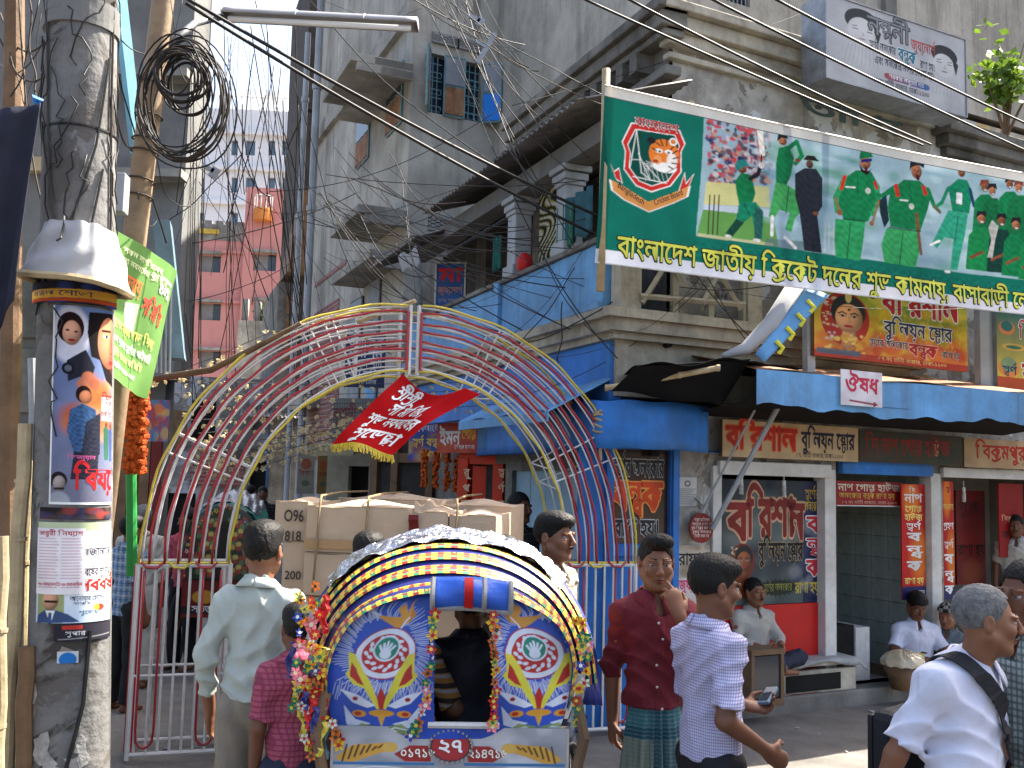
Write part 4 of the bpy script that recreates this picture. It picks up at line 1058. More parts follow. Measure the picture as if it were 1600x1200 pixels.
PG([(1183,196),(1193,200),(1196,240),(1188,243)],S((225,220,210))); LN([(1190,240),(1188,262)],3,BLK)
PG([(1146,282),(1156,268),(1172,272),(1178,300),(1172,318),(1152,318),(1148,300)],GRN); LN([(1170,278),(1183,270),(1188,256)],7,S((30,35,40))); B(1189,256,5,6,S((225,220,215)))
HD(1157,263,8,7,SKN); PG([(1146,262),(1150,249),(1164,248),(1169,258),(1158,260),(1152,266)],S((40,130,125)))
PG([(1152,314),(1178,314),(1190,330),(1188,372),(1178,372),(1172,335),(1160,345),(1142,368),(1132,362),(1148,340)],S((22,125,95)))
PG([(1176,322),(1189,326),(1187,370),(1176,370)],S((40,85,85)),.85); PG([(1148,340),(1160,346),(1142,368),(1132,362)],S((25,35,35)),.8); B(1136,367,5,2.5,WHT); B(1180,373,6,3,WHT)
PG([(1218,228),(1233,224),(1242,244),(1236,272),(1228,288),(1212,284),(1213,252)],GRN); LN([(1228,232),(1246,218),(1254,240),(1244,252)],8,GRN); B(1247,247,4,4,SKN)
HD(1224,217,7,8,SK2); PG([(1215,218),(1217,206),(1230,207),(1233,214),(1222,212)],BLK)
PG([(1211,282),(1230,286),(1252,300),(1256,322),(1240,338),(1234,360),(1224,356),(1232,330),(1215,325),(1207,340),(1198,336)],S((70,165,90))); LN([(1204,336),(1203,365)],6,WHT); LN([(1224,368),(1240,384)],6,WHT)
PG([(1243,268),(1258,259),(1276,260),(1286,275),(1285,318),(1276,332),(1282,392),(1254,388),(1248,330),(1242,305)],S((38,42,52))); HD(1266,253,6,8,S((85,55,45))); PG([(1256,246),(1262,239),(1273,240),(1281,249),(1268,247)],S((35,32,30)))
B(1274,330,5,4,SKN)
for k in range(4): LN([(1288 + 7 * k,344 + k),(1286 + 7 * k,392 + k)],1.6,S((200,195,190)),.8)
PG([(1313,280),(1338,262),(1362,264),(1376,288),(1372,312),(1356,342),(1318,340),(1310,315)],GRN); LN([(1318,280),(1306,305),(1308,326)],10,GRN2); LN([(1370,285),(1374,310),(1364,330)],10,GRN2); PG([(1318,270),(1312,292),(1317,294),(1324,270)],REDB); PG([(1369,278),(1374,290),(1370,293),(1365,280)],REDB)
PG([(1305,338),(1352,342),(1348,372),(1342,404),(1304,398),(1302,370)],S((45,150,90))); B(1312,328,5,6,SK2); B(1362,345,4,5,SK2)
HD(1353,250,10,13,S((155,100,72))); PG([(1343,252),(1346,264),(1356,270),(1364,258),(1358,263),(1350,262)],S((30,22,18))); B(1354,260,3,4,S((90,20,20))); PG([(1343,245),(1346,231),(1360,229),(1366,241)],GRN); PG([(1346,245),(1364,243),(1364,248),(1347,250)],S((35,40,110)))
B(1357,294,5,6,S((205,205,200)),.8); LN([(1322,288),(1336,289)],3,WHT,.9)
PG([(1393,292),(1415,276),(1440,278),(1458,296),(1452,322),(1440,356),(1392,350),(1388,320)],GRN); LN([(1398,290),(1380,302),(1366,300)],11,GRN,1,7); LN([(1452,292),(1462,318),(1470,326)],10,GRN,1,7); PG([(1398,284),(1402,304),(1408,302),(1404,282)],REDB); PG([(1448,286),(1452,300),(1446,301),(1442,284)],REDB)
PG([(1386,352),(1436,356),(1440,380),(1430,414),(1380,406),(1376,378)],S((55,158,92))); PG([(1374,310),(1386,300),(1390,340),(1382,352),(1376,330)],S((25,45,55))); LN([(1434,330),(1440,392)],7,SKN,.9)
HD(1435,263,10,15,S((140,88,62))); PG([(1424,262),(1426,246),(1438,241),(1448,248),(1447,258),(1438,253),(1428,256)],BLK); B(1437,273,3.5,6,S((80,15,15))); LN([(1437,263),(1434,266)],2,S((70,40,30))); B(1426,318,5,6,S((215,215,210)),.8); LN([(1408,308),(1420,309)],3,WHT,.9)
PG([(1484,288),(1500,275),(1514,278),(1522,296),(1516,330),(1490,326)],S((20,125,90))); PG([(1484,324),(1514,330),(1510,360),(1498,418),(1487,416),(1492,370),(1478,366),(1466,384),(1458,376),(1470,352)],S((45,150,120))); LN([(1484,290),(1474,312),(1466,318)],7,S((20,125,90))); LN([(1518,292),(1524,318)],7,S((25,60,90)))
HD(1505,265,7,10,SKN); PG([(1497,262),(1500,252),(1511,253),(1513,262),(1505,258)],BLK); PG([(1497,296),(1506,298),(1505,316),(1496,314)],S((220,220,225)),.85)
LN([(1456,378),(1470,372)],5,WHT); B(1482,420,6,3,WHT)
for i,(hx,hy) in enumerate([(1541,288),(1553,294),(1580,284),(1594,290),(1622,300),(1645,305),(1668,312)]):
 PG([(hx - 16,hy + 22),(hx - 6,hy + 12),(hx + 8,hy + 12),(hx + 18,hy + 26),(hx + 20,hy + 90),(hx - 22,hy + 86)],[GRN,S((20,105,62))][i % 2]); PG([(hx + 12,hy + 16),(hx + 17,hy + 26),(hx + 12,hy + 36)],REDB)
 HD(hx,hy,7,10,[SKN,SK2][i % 2]); PG([(hx - 8,hy - 1),(hx - 6,hy - 11),(hx + 6,hy - 11),(hx + 8,hy - 1),(hx,hy - 6)],BLK if i % 3 else S((120,60,50))); B(hx + 1,hy + 5,3,1.6,WHT,.8)
for i,(hx,hy) in enumerate([(1535,338),(1567,342),(1590,348),(1616,355),(1642,360)]):
 PG([(hx - 20,hy + 26),(hx - 8,hy + 12),(hx + 9,hy + 14),(hx + 20,hy + 34),(hx + 20,hy + 84),(hx - 24,hy + 78)],[S((24,128,72)),S((18,60,52)),GRN][i % 3]); HD(hx,hy,8,11,[SK2,SKN][i % 2]); PG([(hx - 9,hy - 2),(hx - 6,hy - 12),(hx + 7,hy - 12),(hx + 9,hy - 2),(hx,hy - 7)],BLK); B(hx + 1,hy + 5,3.5,2,WHT,.9); LN([(hx - 16,hy + 60),(hx + 2,hy + 52)],6,SKN)
PG([(1546,352),(1552,340),(1562,350),(1556,372),(1552,400),(1544,398),(1550,372)],S((180,180,175)))
for a,b,w_,c in (((1328,346),(1321,402),2,DGR),((1412,360),(1404,410),2,DGR),((1266,332),(1268,392),1.5,BLK),((1306,306),(1311,326),5,SK2),((1374,310),(1364,342),5,SK2),((1462,318),(1471,328),5,SKN),((1499,334),(1494,372),2,DGR),((1232,290),(1226,330),2,DGR),((1340,268),(1341,300),1.2,DGR),((1424,282),(1426,312),1.2,DGR),((1262,264),(1264,300),1,BLK),((1160,318),(1168,334),2,DGR),((1318,338),(1352,342),3,DGR),((1390,351),(1440,357),3,DGR)): LN([a,b],w_,c,.8)
PG([(1080,374),(1780,466),(1780,540),(1060,440)],S((14,108,92)))
cv.tex = None
PG([(937,140),(958,143),(946,408),(925,405)],S((8,88,76)),.8)
shield = [(987,196),(1058,206),(1066,226),(1060,238),(1060,268),(1045,288),(1017,297),(994,288),(976,264),(978,238),(973,224)]
def grow(p,k):
 cx = sum(a for a,_ in p) / len(p); cy = sum(b for _,b in p) / len(p); return [(cx + (a - cx) * k,cy + (b - cy) * k) for a,b in p]
PG(grow(shield,1.07),WHT); PG(grow(shield,1.03),REDB); PG(grow(shield,.88),WHT); PG(grow(shield,.85),S((10,70,62)))
PG([(952,256),(958,268),(966,262),(972,288),(962,282)],WHT); PG([(953,259),(959,270),(966,265),(970,286),(962,280)],REDB)
PG([(1083,270),(1070,285),(1068,268),(1058,300),(1072,298)],WHT); PG([(1081,273),(1070,288),(1067,273),(1060,298),(1072,296)],REDB)
rib = [(954,282),(974,292),(1012,315),(1060,297),(1074,290),(1071,306),(1050,316),(1013,330),(975,312),(957,298)]
PG(grow(rib,1.06),WHT); PG(rib,S((205,140,75)))
B(1036,242,23,27,S((215,120,45))); B(1037,262,18,9,WHT); B(1048,252,8,14,WHT,.9,.3); B(1016,220,6,6,BLK); B(1050,222,6,7,WHT); B(1050,222,4,4,S((200,120,60))); B(1028,236,6,4,WHT); B(1043,238,6,4,WHT); B(1029,237,2,2,BLK); B(1043,239,2,2,BLK); B(1026,250,6,8,S((225,150,95))); B(1023,252,4,3,S((150,60,40)))
for k,(a,b) in enumerate([((1022,222),(1030,228)),((1030,218),(1034,228)),((1040,218),(1040,228)),((1056,236),(1049,240)),((1058,246),(1050,248)),((1056,256),(1048,255)),((1050,230),(1046,234)),((1018,232),(1024,236)),((1050,264),(1043,260))]): LN([a,b],2.2,BLK)
for k in range(5): LN([(1022,256),(1008,252 + 4 * k)],.9,WHT,.8)
LN([(1014,262),(1036,272),(1054,262)],1.5,BLK,.7)
LN([(983,263),(993,205),(1001,270),(1012,278)],1.5,WHT); LN([(996,240),(1014,280)],1.3,WHT); LN([(1004,254),(1030,282)],1.3,WHT); LN([(988,276),(1040,286)],1.6,WHT); LN([(986,250),(998,250)],1,WHT)
for k in range(6): LN([(1004 + 6 * k,255),(1008 + 7 * k,283)],.8,WHT,.7)
cv.a[:13] = S((196,196,192)); cv.a[13:14] = S((60,70,70)); cv.a[-17:] = S((214,216,226)); cv.noise(0.06)
canvas_mesh('cloth',cv,ban_surf,PRC,banner,BW,BH)
bx0,_ = ban_xy(962,395); bx1,_ = ban_xy(1622,470); _,by = ban_xy(1250,424)
YB = S((222,220,75))
nx0,ny0 = ban_xy(990,190); nx1,_ = ban_xy(1058,196)
lx,ly = ban_xy(984,303); rx_,ry_ = ban_xy(1042,308)
letter([('বাংলাদেশ জাতীয় ক্রিকেট দলের শুভ কামনায়, বাসাবাড়ী লেন',bx0,by + .012,0.145,YB,0.02,bx1 - bx0,'l',-0.004,S((10,40,30))),
  ('বাংলাদেশ',(nx0 + nx1) / 2,ny0,0.058,REDB,0.02,nx1 - nx0,'c',-0.0,WHT),
  ('Bangladesh',lx,ly,0.042,BLK,0.008,0.225,'c',-0.42),('Cricket Board',rx_,ry_,0.042,BLK,0.008,0.235,'c',0.44)],ban_surf,banner,eps=0.0035)
st = MB(); a = at(947,108,6.52); b = at(938,455,6.52); st.tube([a,a.lerp(b,.3) + Vector((.004,0,0)),b],0.028,8);
tag(st.build('bamboo_stake',M['bamboo'],smooth=True),'bamboo stake holding the left edge of the cricket banner','pole')
st = MB();
for tt in (0.0,1.0):
 st.tube([ban_surf(BW * k / 20,BH * tt,.008) for k in range(21)],0.006,5)
st.build('hem_rope',M['whitep'],banner)
r = FA.rect(1290,-10,1509,182,.5); cv = Cv(210,180,S((172,172,174))); cv.blobs(0,0,210,180,[S((160,160,164)),S((184,183,182))],60,10,30,.4,.9)
for (cx,cy,s_) in ((52,46,34),(176,62,28)):
 cv.ell(cx,cy + 20,s_ * 1.0,s_ * 1.7,S((185,184,184)),.8,.6)
 cv.ell(cx,cy - 10,s_ * .75,s_ * .8,S((28,28,32)),1); cv.ell(cx - 1,cy + 14,s_ * .6,s_ * .95,S((196,194,192)),1,.05)
 cv.poly([(cx + s_ * .52,cy - 10),(cx + s_ * .8,cy + 4),(cx + s_ * .66,cy + 30),(cx + s_ * .5,cy + 6)],S((28,28,32)))
 for k in (-1,1): cv.line([(cx + k * s_ * .32 - 3,cy + 4),(cx + k * s_ * .32 + 3,cy + 2)],1.6,S((70,70,74))); cv.line([(cx + k * s_ * .3 - 3,cy + 9),(cx + k * s_ * .3 + 3,cy + 9)],2,S((80,80,84)))
 cv.line([(cx,cy + 14),(cx + 2,cy + 20),(cx - 1,cy + 21)],1.2,S((130,130,132))); cv.ell(cx,cy + 28,5,2,S((140,130,130)))
 for k in range(9): cv.line([(cx - 20 + 5 * k,cy + 46),(cx - 26 + 6 * k,cy + 84)],1.2,S((150,150,152)),.7)
for i in range(60): cv.ell(88 + i,139 - 0.0,5,6.5,tuple(np.array(S((150,60,60))) * (1 - i / 60) + np.array(S((50,95,150))) * (i / 60)),1)
cv.noise(.03)
tb = sign('jeweller_box_sign','grey faded box sign with two pencil-drawn women mounted above the flaking wall',FA,r,.5,cv,
[('নন্দনী',.43,.80,.25,S((120,120,124)),0.004,.30,'c',0,S((60,60,64))),('জুয়েলার্স',.68,.72,.15,S((170,70,65)),.012,.18),
('স্বর্ণের অলংকার',.385,.56,.11,S((50,48,66)),.01,.185),('বন্ধক',.56,.545,.17,S((30,110,130)),.03,.13,'c',0,S((220,220,220))),('রাখা হয়।',.71,.50,.11,S((50,48,66)),.01,.11),
('এবং অলংকার অর্ডার নেওয়া হয়।',.545,.385,.11,S((50,48,66)),.012,.43),('সরকার অনুমোদিত',.555,.23,.06,WHT,.01,.25),('৫৭নং তাঁতী বাজার, ঢাকা-১১০০',.52,.13,.075,S((50,48,60)),.006,.40)],0.26,mat('sign_case',(0.33,0.33,0.30),.7,.3,4,.1,dirt=.4),frame=(M['steel'],.012))
wq = FA.rect(1248,150,1412,222,.004); sf,W_,H_ = flat_surf(FA,wq[0],wq[2],wq[1],wq[3],.003)
letter([('তানি',.5,.6,.9,S((84,104,106)),.05,.95)],sf,corner,W_,H_,.001,name='faded_wall_letters')
r = FA.rect(1272,440,1512,581,.62); cv = Cv(250,150,S((196,175,40)))
cv.grad(S((120,160,60)),S((215,170,40)),0,.6); cv.blobs(90,0,250,100,[S((210,175,30)),S((190,140,30)),S((225,200,70)),S((90,130,40))],90,4,16,.6,.5); cv.blobs(0,95,250,150,[S((200,90,30)),S((185,40,25)),S((215,120,40))],60,8,20,.7,.6)
for k in range(120):
 x,y = rnd.uniform(100,245),rnd.uniform(20,110); cv.line([(x,y),(x + rnd.uniform(-4,4),y + rnd.uniform(4,14))],1.2,S((225,190,60)),.6)
woman(cv,52,62,48,veil=S((170,35,25)))
cv.blobs(20,100,78,140,[S((210,160,50)),S((190,120,30)),S((235,200,100))],50,2,5,.9); cv.ell(52,22,5,12,S((220,190,110))); cv.ell(53,48,2.5,2.5,S((120,15,15)))
cv.rect(0,136,250,150,S((165,30,25)),.9); cv.rect(4,132,70,143,S((60,90,110)),.9)
sign('bride_shop_sign','colourful jeweller sign with a bride in a red veil, just below the banner',FA,r,.62,cv,
[('বরিশাল',.68,.86,.34,S((180,25,30)),.05,.52,'c',0,WHT),('বুলিয়ন ষ্টোর',.66,.50,.22,NAVY,.02,.46,'c',0,S((235,235,220))),
('স্বর্ণের অলংকার',.46,.27,.11,(.05,.02,.02),.015,.25,'c',0,WHT),('বন্ধক',.69,.23,.19,S((180,25,25)),.04,.19,'c',0,S((240,200,180))),('রাখা হয়',.88,.21,.10,(.05,.02,.02),.015,.12,'c',0,WHT),('৫৭ নং তাঁতী বাজার, ঢাকা-১১০০',.62,.055,.06,S((230,200,120)),.006,.46)],0.05,M['wood'])
for x0,x1,y0,y1,lab in ((1262,1274,445,566,'grey steel post at the left edge of the bride sign'),(1533,1553,478,600,'rust-spotted grey steel post between the bride sign and the green sign')):
 a = FA.hit(x0,y1,.58); b = FA.hit(x1,y0,.58); c = MB(); c.fbox(FA,a[0],b[0],.52,.58,a[1] - .25,b[1] + .6); tag(c.build('sign_post',M['pipe'],bevel=.004),lab,'post','steel sign posts')
r = FA.rect(1556,470,1668,618,.62); cv = Cv(110,150,S((20,110,95))); cv.grad(S((15,95,90)),S((215,190,60)),.1,1); cv.rect(0,128,110,150,S((170,45,30)),.9)
cv.ell(16,44,12,12,S((210,120,60))); cv.ell(16,41,9,9,S((20,100,95))); cv.ell(26,76,18,6,S((205,165,70))); cv.ell(26,76,12,3,S((40,110,80))); cv.ell(18,112,16,16,S((215,135,60))); cv.ell(18,107,12,13,S((120,150,110)))
sign('green_shop_sign','green and yellow shop sign cut by the right edge, hung level with the bride sign',FA,r,.62,cv,
[('বিক্রমপুর',.62,.68,.18,S((190,40,60)),.02,.62,'c',0,S((210,220,210))),('স্বর্ণ',.17,.22,.11,NAVY,.02,.2),('বন্ধক',.6,.2,.26,S((175,25,30)),.04,.5,'c',0,WHT)],.05,M['steel'])
a = FA.hit(1314,632,.99); b = FA.hit(1378,583,.99); r = (a[0],a[1],b[0],b[1])
cv = Cv(64,48,S((222,214,216))); cv.blobs(0,0,64,48,[S((205,195,198))],14,3,9,.5,.8); cv.line([(14,41),(50,44)],2.5,S((140,50,60))); cv.poly([(50,40),(57,44.5),(49,48)],S((140,50,60)))
sign('medicine_notice','small white paper notice with pink letters and an arrow pasted on the blue street awning',FA,r,.99,cv,[('ঔষধ',.5,.58,.50,S((190,40,70)),.035,.8)],.006,M['whitep'],cat='notice',m=PRP)
r = FA.rect(1129,655,1341,722,.14); cv = Cv(210,66,S((196,168,128))); cv.blobs(0,0,210,66,[S((180,150,112)),S((208,182,142))],40,6,20,.4,.9)
sign('cream_name_board','cream hand-painted shop board with fat red letters, first above the jewellers',FA,r,.14,cv,
[('বরিশাল',.275,.53,.70,S((196,45,28)),.05,.50,'c',0,S((225,120,70))),('বুলিয়ন ষ্টোর',.765,.56,.52,S((35,38,62)),.035,.41),('৫৭, তাঁতী বাজার, ঢাকা-১১০০',.70,.13,.14,S((40,40,40)),.006,.36)],.04,M['wood'])
r = FA.rect(1343,672,1504,728,.15); cv = Cv(160,56,S((44,52,36))); cv.blobs(0,0,160,56,[S((34,42,30)),S((60,58,40)),S((70,40,30))],50,5,16,.5,.9); cv.poly([(112,20),(118,8),(122,22),(119,40),(115,40)],S((190,130,90)))
sign('dark_name_board','dim dark green shop board with rusty red letters, between two cream boards',FA,r,.15,cv,[('দি নাথ গোল্ড হাউজ',.46,.52,.58,S((130,36,26)),.03,.82)],.04,M['wood'])
r = FA.rect(1506,684,1660,736,.15); cv = Cv(150,54,S((176,146,108))); cv.blobs(0,0,150,54,[S((150,120,88)),S((188,160,122))],30,5,18,.4,.9)
sign('tan_name_board','tan shop board with dripping red letters at the right edge of the photo',FA,r,.15,cv,[('বিক্রমপুর',.36,.55,.55,S((170,40,26)),.03,.5),('গোল্ড',.78,.6,.42,S((45,45,60)),.025,.28),('৫৭, তাঁতী বাজার',.75,.16,.15,S((45,45,45)),.006,.36)],.04,M['wood'])
u0,zb_,u1,zt = FA.rect(1128,748,1286,940,-.06)
cv = Cv(170,205,S((46,62,66))); cv.grad(S((30,40,52)),S((70,82,80)),0,1); cv.blobs(0,40,130,200,[S((95,110,108)),S((60,75,76)),S((120,125,118)),S((38,48,58))],60,8,26,.5,.9)
cv.rect(134,0,170,205,S((28,34,66))); cv.blobs(120,20,168,190,[S((34,40,80)),S((60,66,96)),S((130,135,140))],25,4,12,.6,.8)
woman(cv,36,132,26,skin=S((150,84,50)),veil=S((110,45,30))); cv.ell(36,176,22,18,S((120,60,34)),1,.3)
for k in range(26):
 an = k * math.pi / 13; cv.poly([(92 + 28 * math.cos(an - .1),178 + 11 * math.sin(an - .1)),(92 + 36 * math.cos(an),178 + 16 * math.sin(an)),(92 + 28 * math.cos(an + .1),178 + 11 * math.sin(an + .1))],S((20,34,26)))
cv.ell(92,178,29,12,S((20,34,26)))
t = sign('printed_shop_window','shop window covered with a dark print, arched red letters and a woman, beside the beige wall',FA,(u0,zb_,u1,zt),-.06,cv,
[('ব',.15,.66,.34,S((120,30,26)),.05,.2,'c',0,S((190,150,120))),('রি',.36,.69,.34,S((120,30,26)),.05,.24,'c',0,S((190,150,120))),('শা',.59,.69,.34,S((120,30,26)),.05,.24,'c',0,S((190,150,120))),('ল',.73,.66,.34,S((120,30,26)),.05,.15,'c',0,S((190,150,120))),
('বুলিয়ন ষ্টোর',.57,.42,.16,S((14,12,12)),.03,.44,'c',0,S((150,130,100))),('স্বর্ণের',.89,.89,.09,S((190,160,60)),.015,.15),('অলংকার',.89,.79,.09,S((190,160,60)),.015,.16),('ব',.90,.64,.15,S((190,50,60)),.04,.13,'c',0,WHT),('ন্ধ',.90,.46,.15,S((190,50,60)),.04,.13,'c',0,WHT),('ক',.90,.28,.15,S((190,50,60)),.04,.14,'c',0,WHT),('স্বর্ণের অলংকার',.54,.13,.07,S((130,130,60)),.01,.28),('রাখা হয়',.83,.12,.1,S((200,180,70)),.02,.24)],
.012,M['dark'],cat='shop window')
q = FA.rect(1128,942,1288,1048,-.05); c = MB(); c.fbox(FA,s1[0] + .002,s1[2] - .002,-.09,-.05,.14,zb_ - .005)
tag(c.build('red_counter_front',M['red']),'plain glossy red panel closing the shop front below the printed window','panel')
q = FA.rect(1307,751,1409,792,-.10); cv = Cv(100,42,S((150,26,30))); cv.rect(0,40,100,42,WHT)
sign('red_header_sign','red plastic sign hanging across the top of the tiled open shop',FA,q,-.10,cv,[('নাথ গোল্ড হাউজ',.5,.74,.32,S((220,210,190)),.02,.96),('অলংকার বন্ধক রাখা হয়',.46,.42,.24,S((205,170,70)),.015,.85),('৫৭ নং তাঁতী বাজার, ঢাকা-১১০০',.5,.15,.13,S((200,170,150)),.006,.85)],.01,M['red'])
def vsign(name,label,q,d,chars,base=S((185,28,28)),warm=True):
 cv = Cv(44,190,base)
 if warm: cv.ell(18,26,14,30,S((225,120,30)),.9,.6); cv.ell(34,120,18,40,S((225,130,40)),.7,.7); cv.rect(0,168,44,190,S((40,40,90)))
 sign(name,label,FA,q,d,cv,chars,.012,M['red'])
q = FA.rect(1408,756,1447,936,-.03)
vsign('vertical_red_sign','tall narrow red and orange sign inside the right jamb of the tiled shop',q,-.03,[('দি',.45,.945,.045,WHT,.02),('নাথ',.5,.875,.085,WHT,.03,.75),('গোল্ড',.5,.785,.06,S((235,215,120)),.02,.7),('হাউজ',.5,.71,.06,S((235,215,120)),.02,.75),('স্বর্ণ',.5,.63,.065,WHT,.025,.6),('ব',.52,.54,.08,WHT,.045,.55),('ন্ধ',.52,.42,.1,WHT,.045,.6),('ক',.52,.29,.09,WHT,.045,.6),('রাখা হয়',.5,.16,.06,S((235,215,120)),.02,.8),('বাজার',.7,.06,.04,WHT,.01,.5)])
q = FA.rect(1472,752,1492,936,-.02)
vsign('slim_red_sign','slim red sign strip at the left side of the rightmost shop',q,-.02,[('স্ব',.5,.93,.05,BLK,.02),('অলংকার',.5,.78,.06,S((220,180,90)),.015,.9),('গ্রহণ',.5,.62,.06,WHT,.015,.9),('স্বর্ণ',.5,.46,.06,WHT,.015,.8),('ব',.5,.34,.09,WHT,.04,.75),('ন্ধ',.5,.2,.09,WHT,.04,.75),('ক',.5,.08,.08,WHT,.04,.75)],S((170,30,30)))
q = FA.rect(1560,755,1600,870,-.10)
vsign('second_slim_red_sign','dark red sign on the shop wall behind the man at the right edge',q,-.10,[('বিক্রমপুর',.5,.52,.07,S((210,150,120)),.01,.8),('বন্ধক',.5,.3,.1,BLK,.02,.8)],S((130,24,24)),False)
q = FA.rect(1493,766,1541,912,-.35); cv = Cv(50,130,S((96,20,22))); cv.blobs(0,0,50,130,[S((80,16,18)),S((112,30,26))],20,6,20,.5,.9); cv.ell(26,112,18,16,S((120,60,40)),.6,.5)
sign('maroon_board','maroon painted board in the rightmost shop with dark letters',FA,q,-.35,cv,[('গুপ্ত',.4,.82,.14,S((60,14,14)),.02,.7),('রাখা হয়',.5,.36,.13,S((25,8,8)),.02,.95)],.02,M['maroon'])
c0,cz0,c1,cz1 = g0,zg0,g1,zg1
sf,W_,H_ = flat_surf(CH,c0,c1,cz0,cz1,-.046)
letter([('স্বর্ণের অলংকার',.46,.80,.20,(.02,.02,.025),.035,.92,'c',0,S((190,185,180))),('বন্ধক',.46,.50,.34,S((205,70,22)),.045,.88,'c',0,S((235,150,70))),('রাখা হয়।',.45,.16,.20,(.02,.02,.025),.035,.80,'c',0,S((190,185,180)))],sf,cs,W_,H_,.002)
q = FA.rect(1061,744,1092,792,.03); cv = Cv(34,50,S((200,198,194))); cv.ell(17,12,5,5,S((90,85,85))); cv.ell(17,12,3,3,S((200,198,194)))
for k in range(9): cv.line([(4,21 + 3 * k),(30 - (k % 3) * 3,21 + 3 * k)],1.1,S((100,98,98)),.9)
cv.line([(1,1),(33,1),(33,49),(1,49),(1,1)],.9,S((90,90,90)))
sign('wall_notice','small white printed notice on the beige wall right of the blue door',FA,q,.01,cv,None,.004,M['whitep'],cat='notice',m=PRP)
q = FA.rect(1060,852,1110,1000,.02); cv = Cv(50,140,S((190,178,160))); cv.blobs(0,0,50,140,[S((160,148,130)),S((205,196,182)),S((140,125,108))],50,3,12,.6,.7); cv.rect(0,48,50,96,S((212,205,200)),.8)
sign('torn_wall_poster','torn whitewashed poster patch with black and pink letters beside the blue door',FA,q,.01,cv,[('রাফাত',.5,.85,.14,BLK,.02,.95),('জুয়েলার্স',.45,.58,.12,S((200,60,110)),.03,.8),('স্বর্ণ বন্ধক',.5,.3,.08,S((60,50,60)),.01,.8)],.004,M['whitep'],cat='poster',m=PRP)
hp = FA.hit(1096,825,.10); p = FA.pt(hp[0],.10,hp[1]); t = thing('round_red_plate','round dark red metal plate with white writing hung on the beige wall','plate',p)
c = MB(); rr = .115
c.tube([p - FA.n * .012,p + FA.n * .004],rr,28); c.build('disc',mat('plate_red',S((120,36,30)),.5,.2,4,.05),t)
sfp = lambda x,y,e=0: FA.pt(hp[0] + x,.104 + e,hp[1] + y)
letter([('সাজ্জাদ মেডিকেল',0,.062,.026,S((210,190,180)),.01,.15),('আমাদের এখানে স্বর্ণ',0,.03,.024,S((210,190,180)),.008,.19),('ক্রয় বিক্রয় করা হয়',0,0,.024,S((210,190,180)),.008,.2),('রূপার অলংকার',0,-.03,.024,S((210,190,180)),.008,.18),('তৈরী করা হয়',0,-.06,.024,S((210,190,180)),.008,.14)],sfp,t,eps=.001)
c = MB(); c.tube([p + Vector((0,0,rr)),p + Vector((0.0,0,rr + .06)),FA.pt(hp[0],.0,hp[1] + rr + .12)],.006,5); c.build('hook',M['steel'],t)
VS = camfr(11.2,-0.12,0); q = VS.rect(683,412,722,552); cv = Cv(46,150,S((36,84,158))); cv.blobs(0,0,46,150,[S((30,70,140)),S((50,100,170))],20,5,16,.4,.9)
sign('vertical_blue_sign','tall blue upright sign with red letters and white frame by the blue balcony',VS,q,0,cv,[('মা',.5,.87,.17,S((196,40,50)),.06,.85),('জুয়েলার্স',.5,.70,.08,S((190,130,90)),.015,.9),('স্বর্ণের অলংকার',.5,.585,.04,S((160,160,170)),.006,.85),('ব',.5,.48,.12,S((160,40,55)),.05,.6),('ন্ধ',.5,.31,.13,S((160,40,55)),.05,.6),('ক',.5,.14,.12,S((160,40,55)),.05,.6)],.10,M['steel'],frame=(M['whitep'],.018))
WS = camfr(14.0,0.06,0); q = WS.rect(541,523,600,606); cv = Cv(62,86,S((36,52,92))); cv.blobs(0,0,62,86,[S((30,44,80)),S((46,64,104))],14,4,14,.4,.9)
sign('navy_fashion_sign','navy blue sign with rows of white letters seen through the top of the arch',WS,q,0,cv,[('ওয়াসিক',.5,.87,.18,S((200,205,215)),.035,.9),('ফ্যাশন',.5,.64,.16,S((200,205,215)),.035,.88),('বিহান শার্ট',.5,.44,.14,S((200,205,215)),.03,.84),('ও ডিস্ট্রি',.5,.26,.12,S((200,205,215)),.03,.8),('বিউটার',.5,.1,.1,S((200,205,215)),.02,.6)],.08,M['steel'])
def lane_sign(name,label,Y,yaw,rc,cv,texts,thick=.05,edge=None,**k):
 f = camfr(Y,yaw,0); q = f.rect(*rc); return sign(name,label,f,q,0,cv,texts,thick,edge or M['wood'],**k)
cv = Cv(64,56,S((176,52,34))); cv.blobs(0,0,64,56,[S((160,44,30)),S((196,84,40))],16,4,14,.5,.9)
lane_sign('red_lane_sign','tilted red sign with white and yellow letters right of the red flag',10.6,-.55,(684,661,746,708),cv,[('ইমন',.32,.5,.5,WHT,.05,.5),('গোল্ড',.78,.62,.34,S((235,180,60)),.03,.34),('স্বর্ণ বন্ধক রাখা হয়',.68,.2,.14,WHT,.008,.5)])
cv = Cv(66,70,S((44,70,150))); cv.blobs(0,0,66,70,[S((60,90,170)),S((200,160,40)),S((150,50,40)),S((30,50,120))],40,4,14,.6,.8)
lane_sign('patched_blue_sign','blue and yellow patchwork sign half hidden behind the red flag',11.3,-.5,(640,655,700,722),cv,[('বেলালের',.55,.8,.22,S((190,200,220)),.02,.7),('স্বর্ণ বন্ধক',.5,.45,.2,S((235,200,60)),.02,.8),('আসল',.6,.16,.18,S((225,180,60)),.02,.5)])
cv = Cv(54,50,S((150,84,36))); cv.blobs(0,0,54,50,[S((190,110,40)),S((120,60,30)),S((70,80,90)),S((200,140,60))],40,4,12,.6,.8)
lane_sign('orange_lane_sign','orange and blue worn sign below the red flag\'s yellow fringe',12.6,-.45,(584,690,634,730),cv,[('মুড়ি',.3,.5,.4,S((220,190,150)),.03,.4),('আজির',.72,.5,.35,S((230,180,90)),.03,.4)])
cv = Cv(76,80,S((120,122,120)));
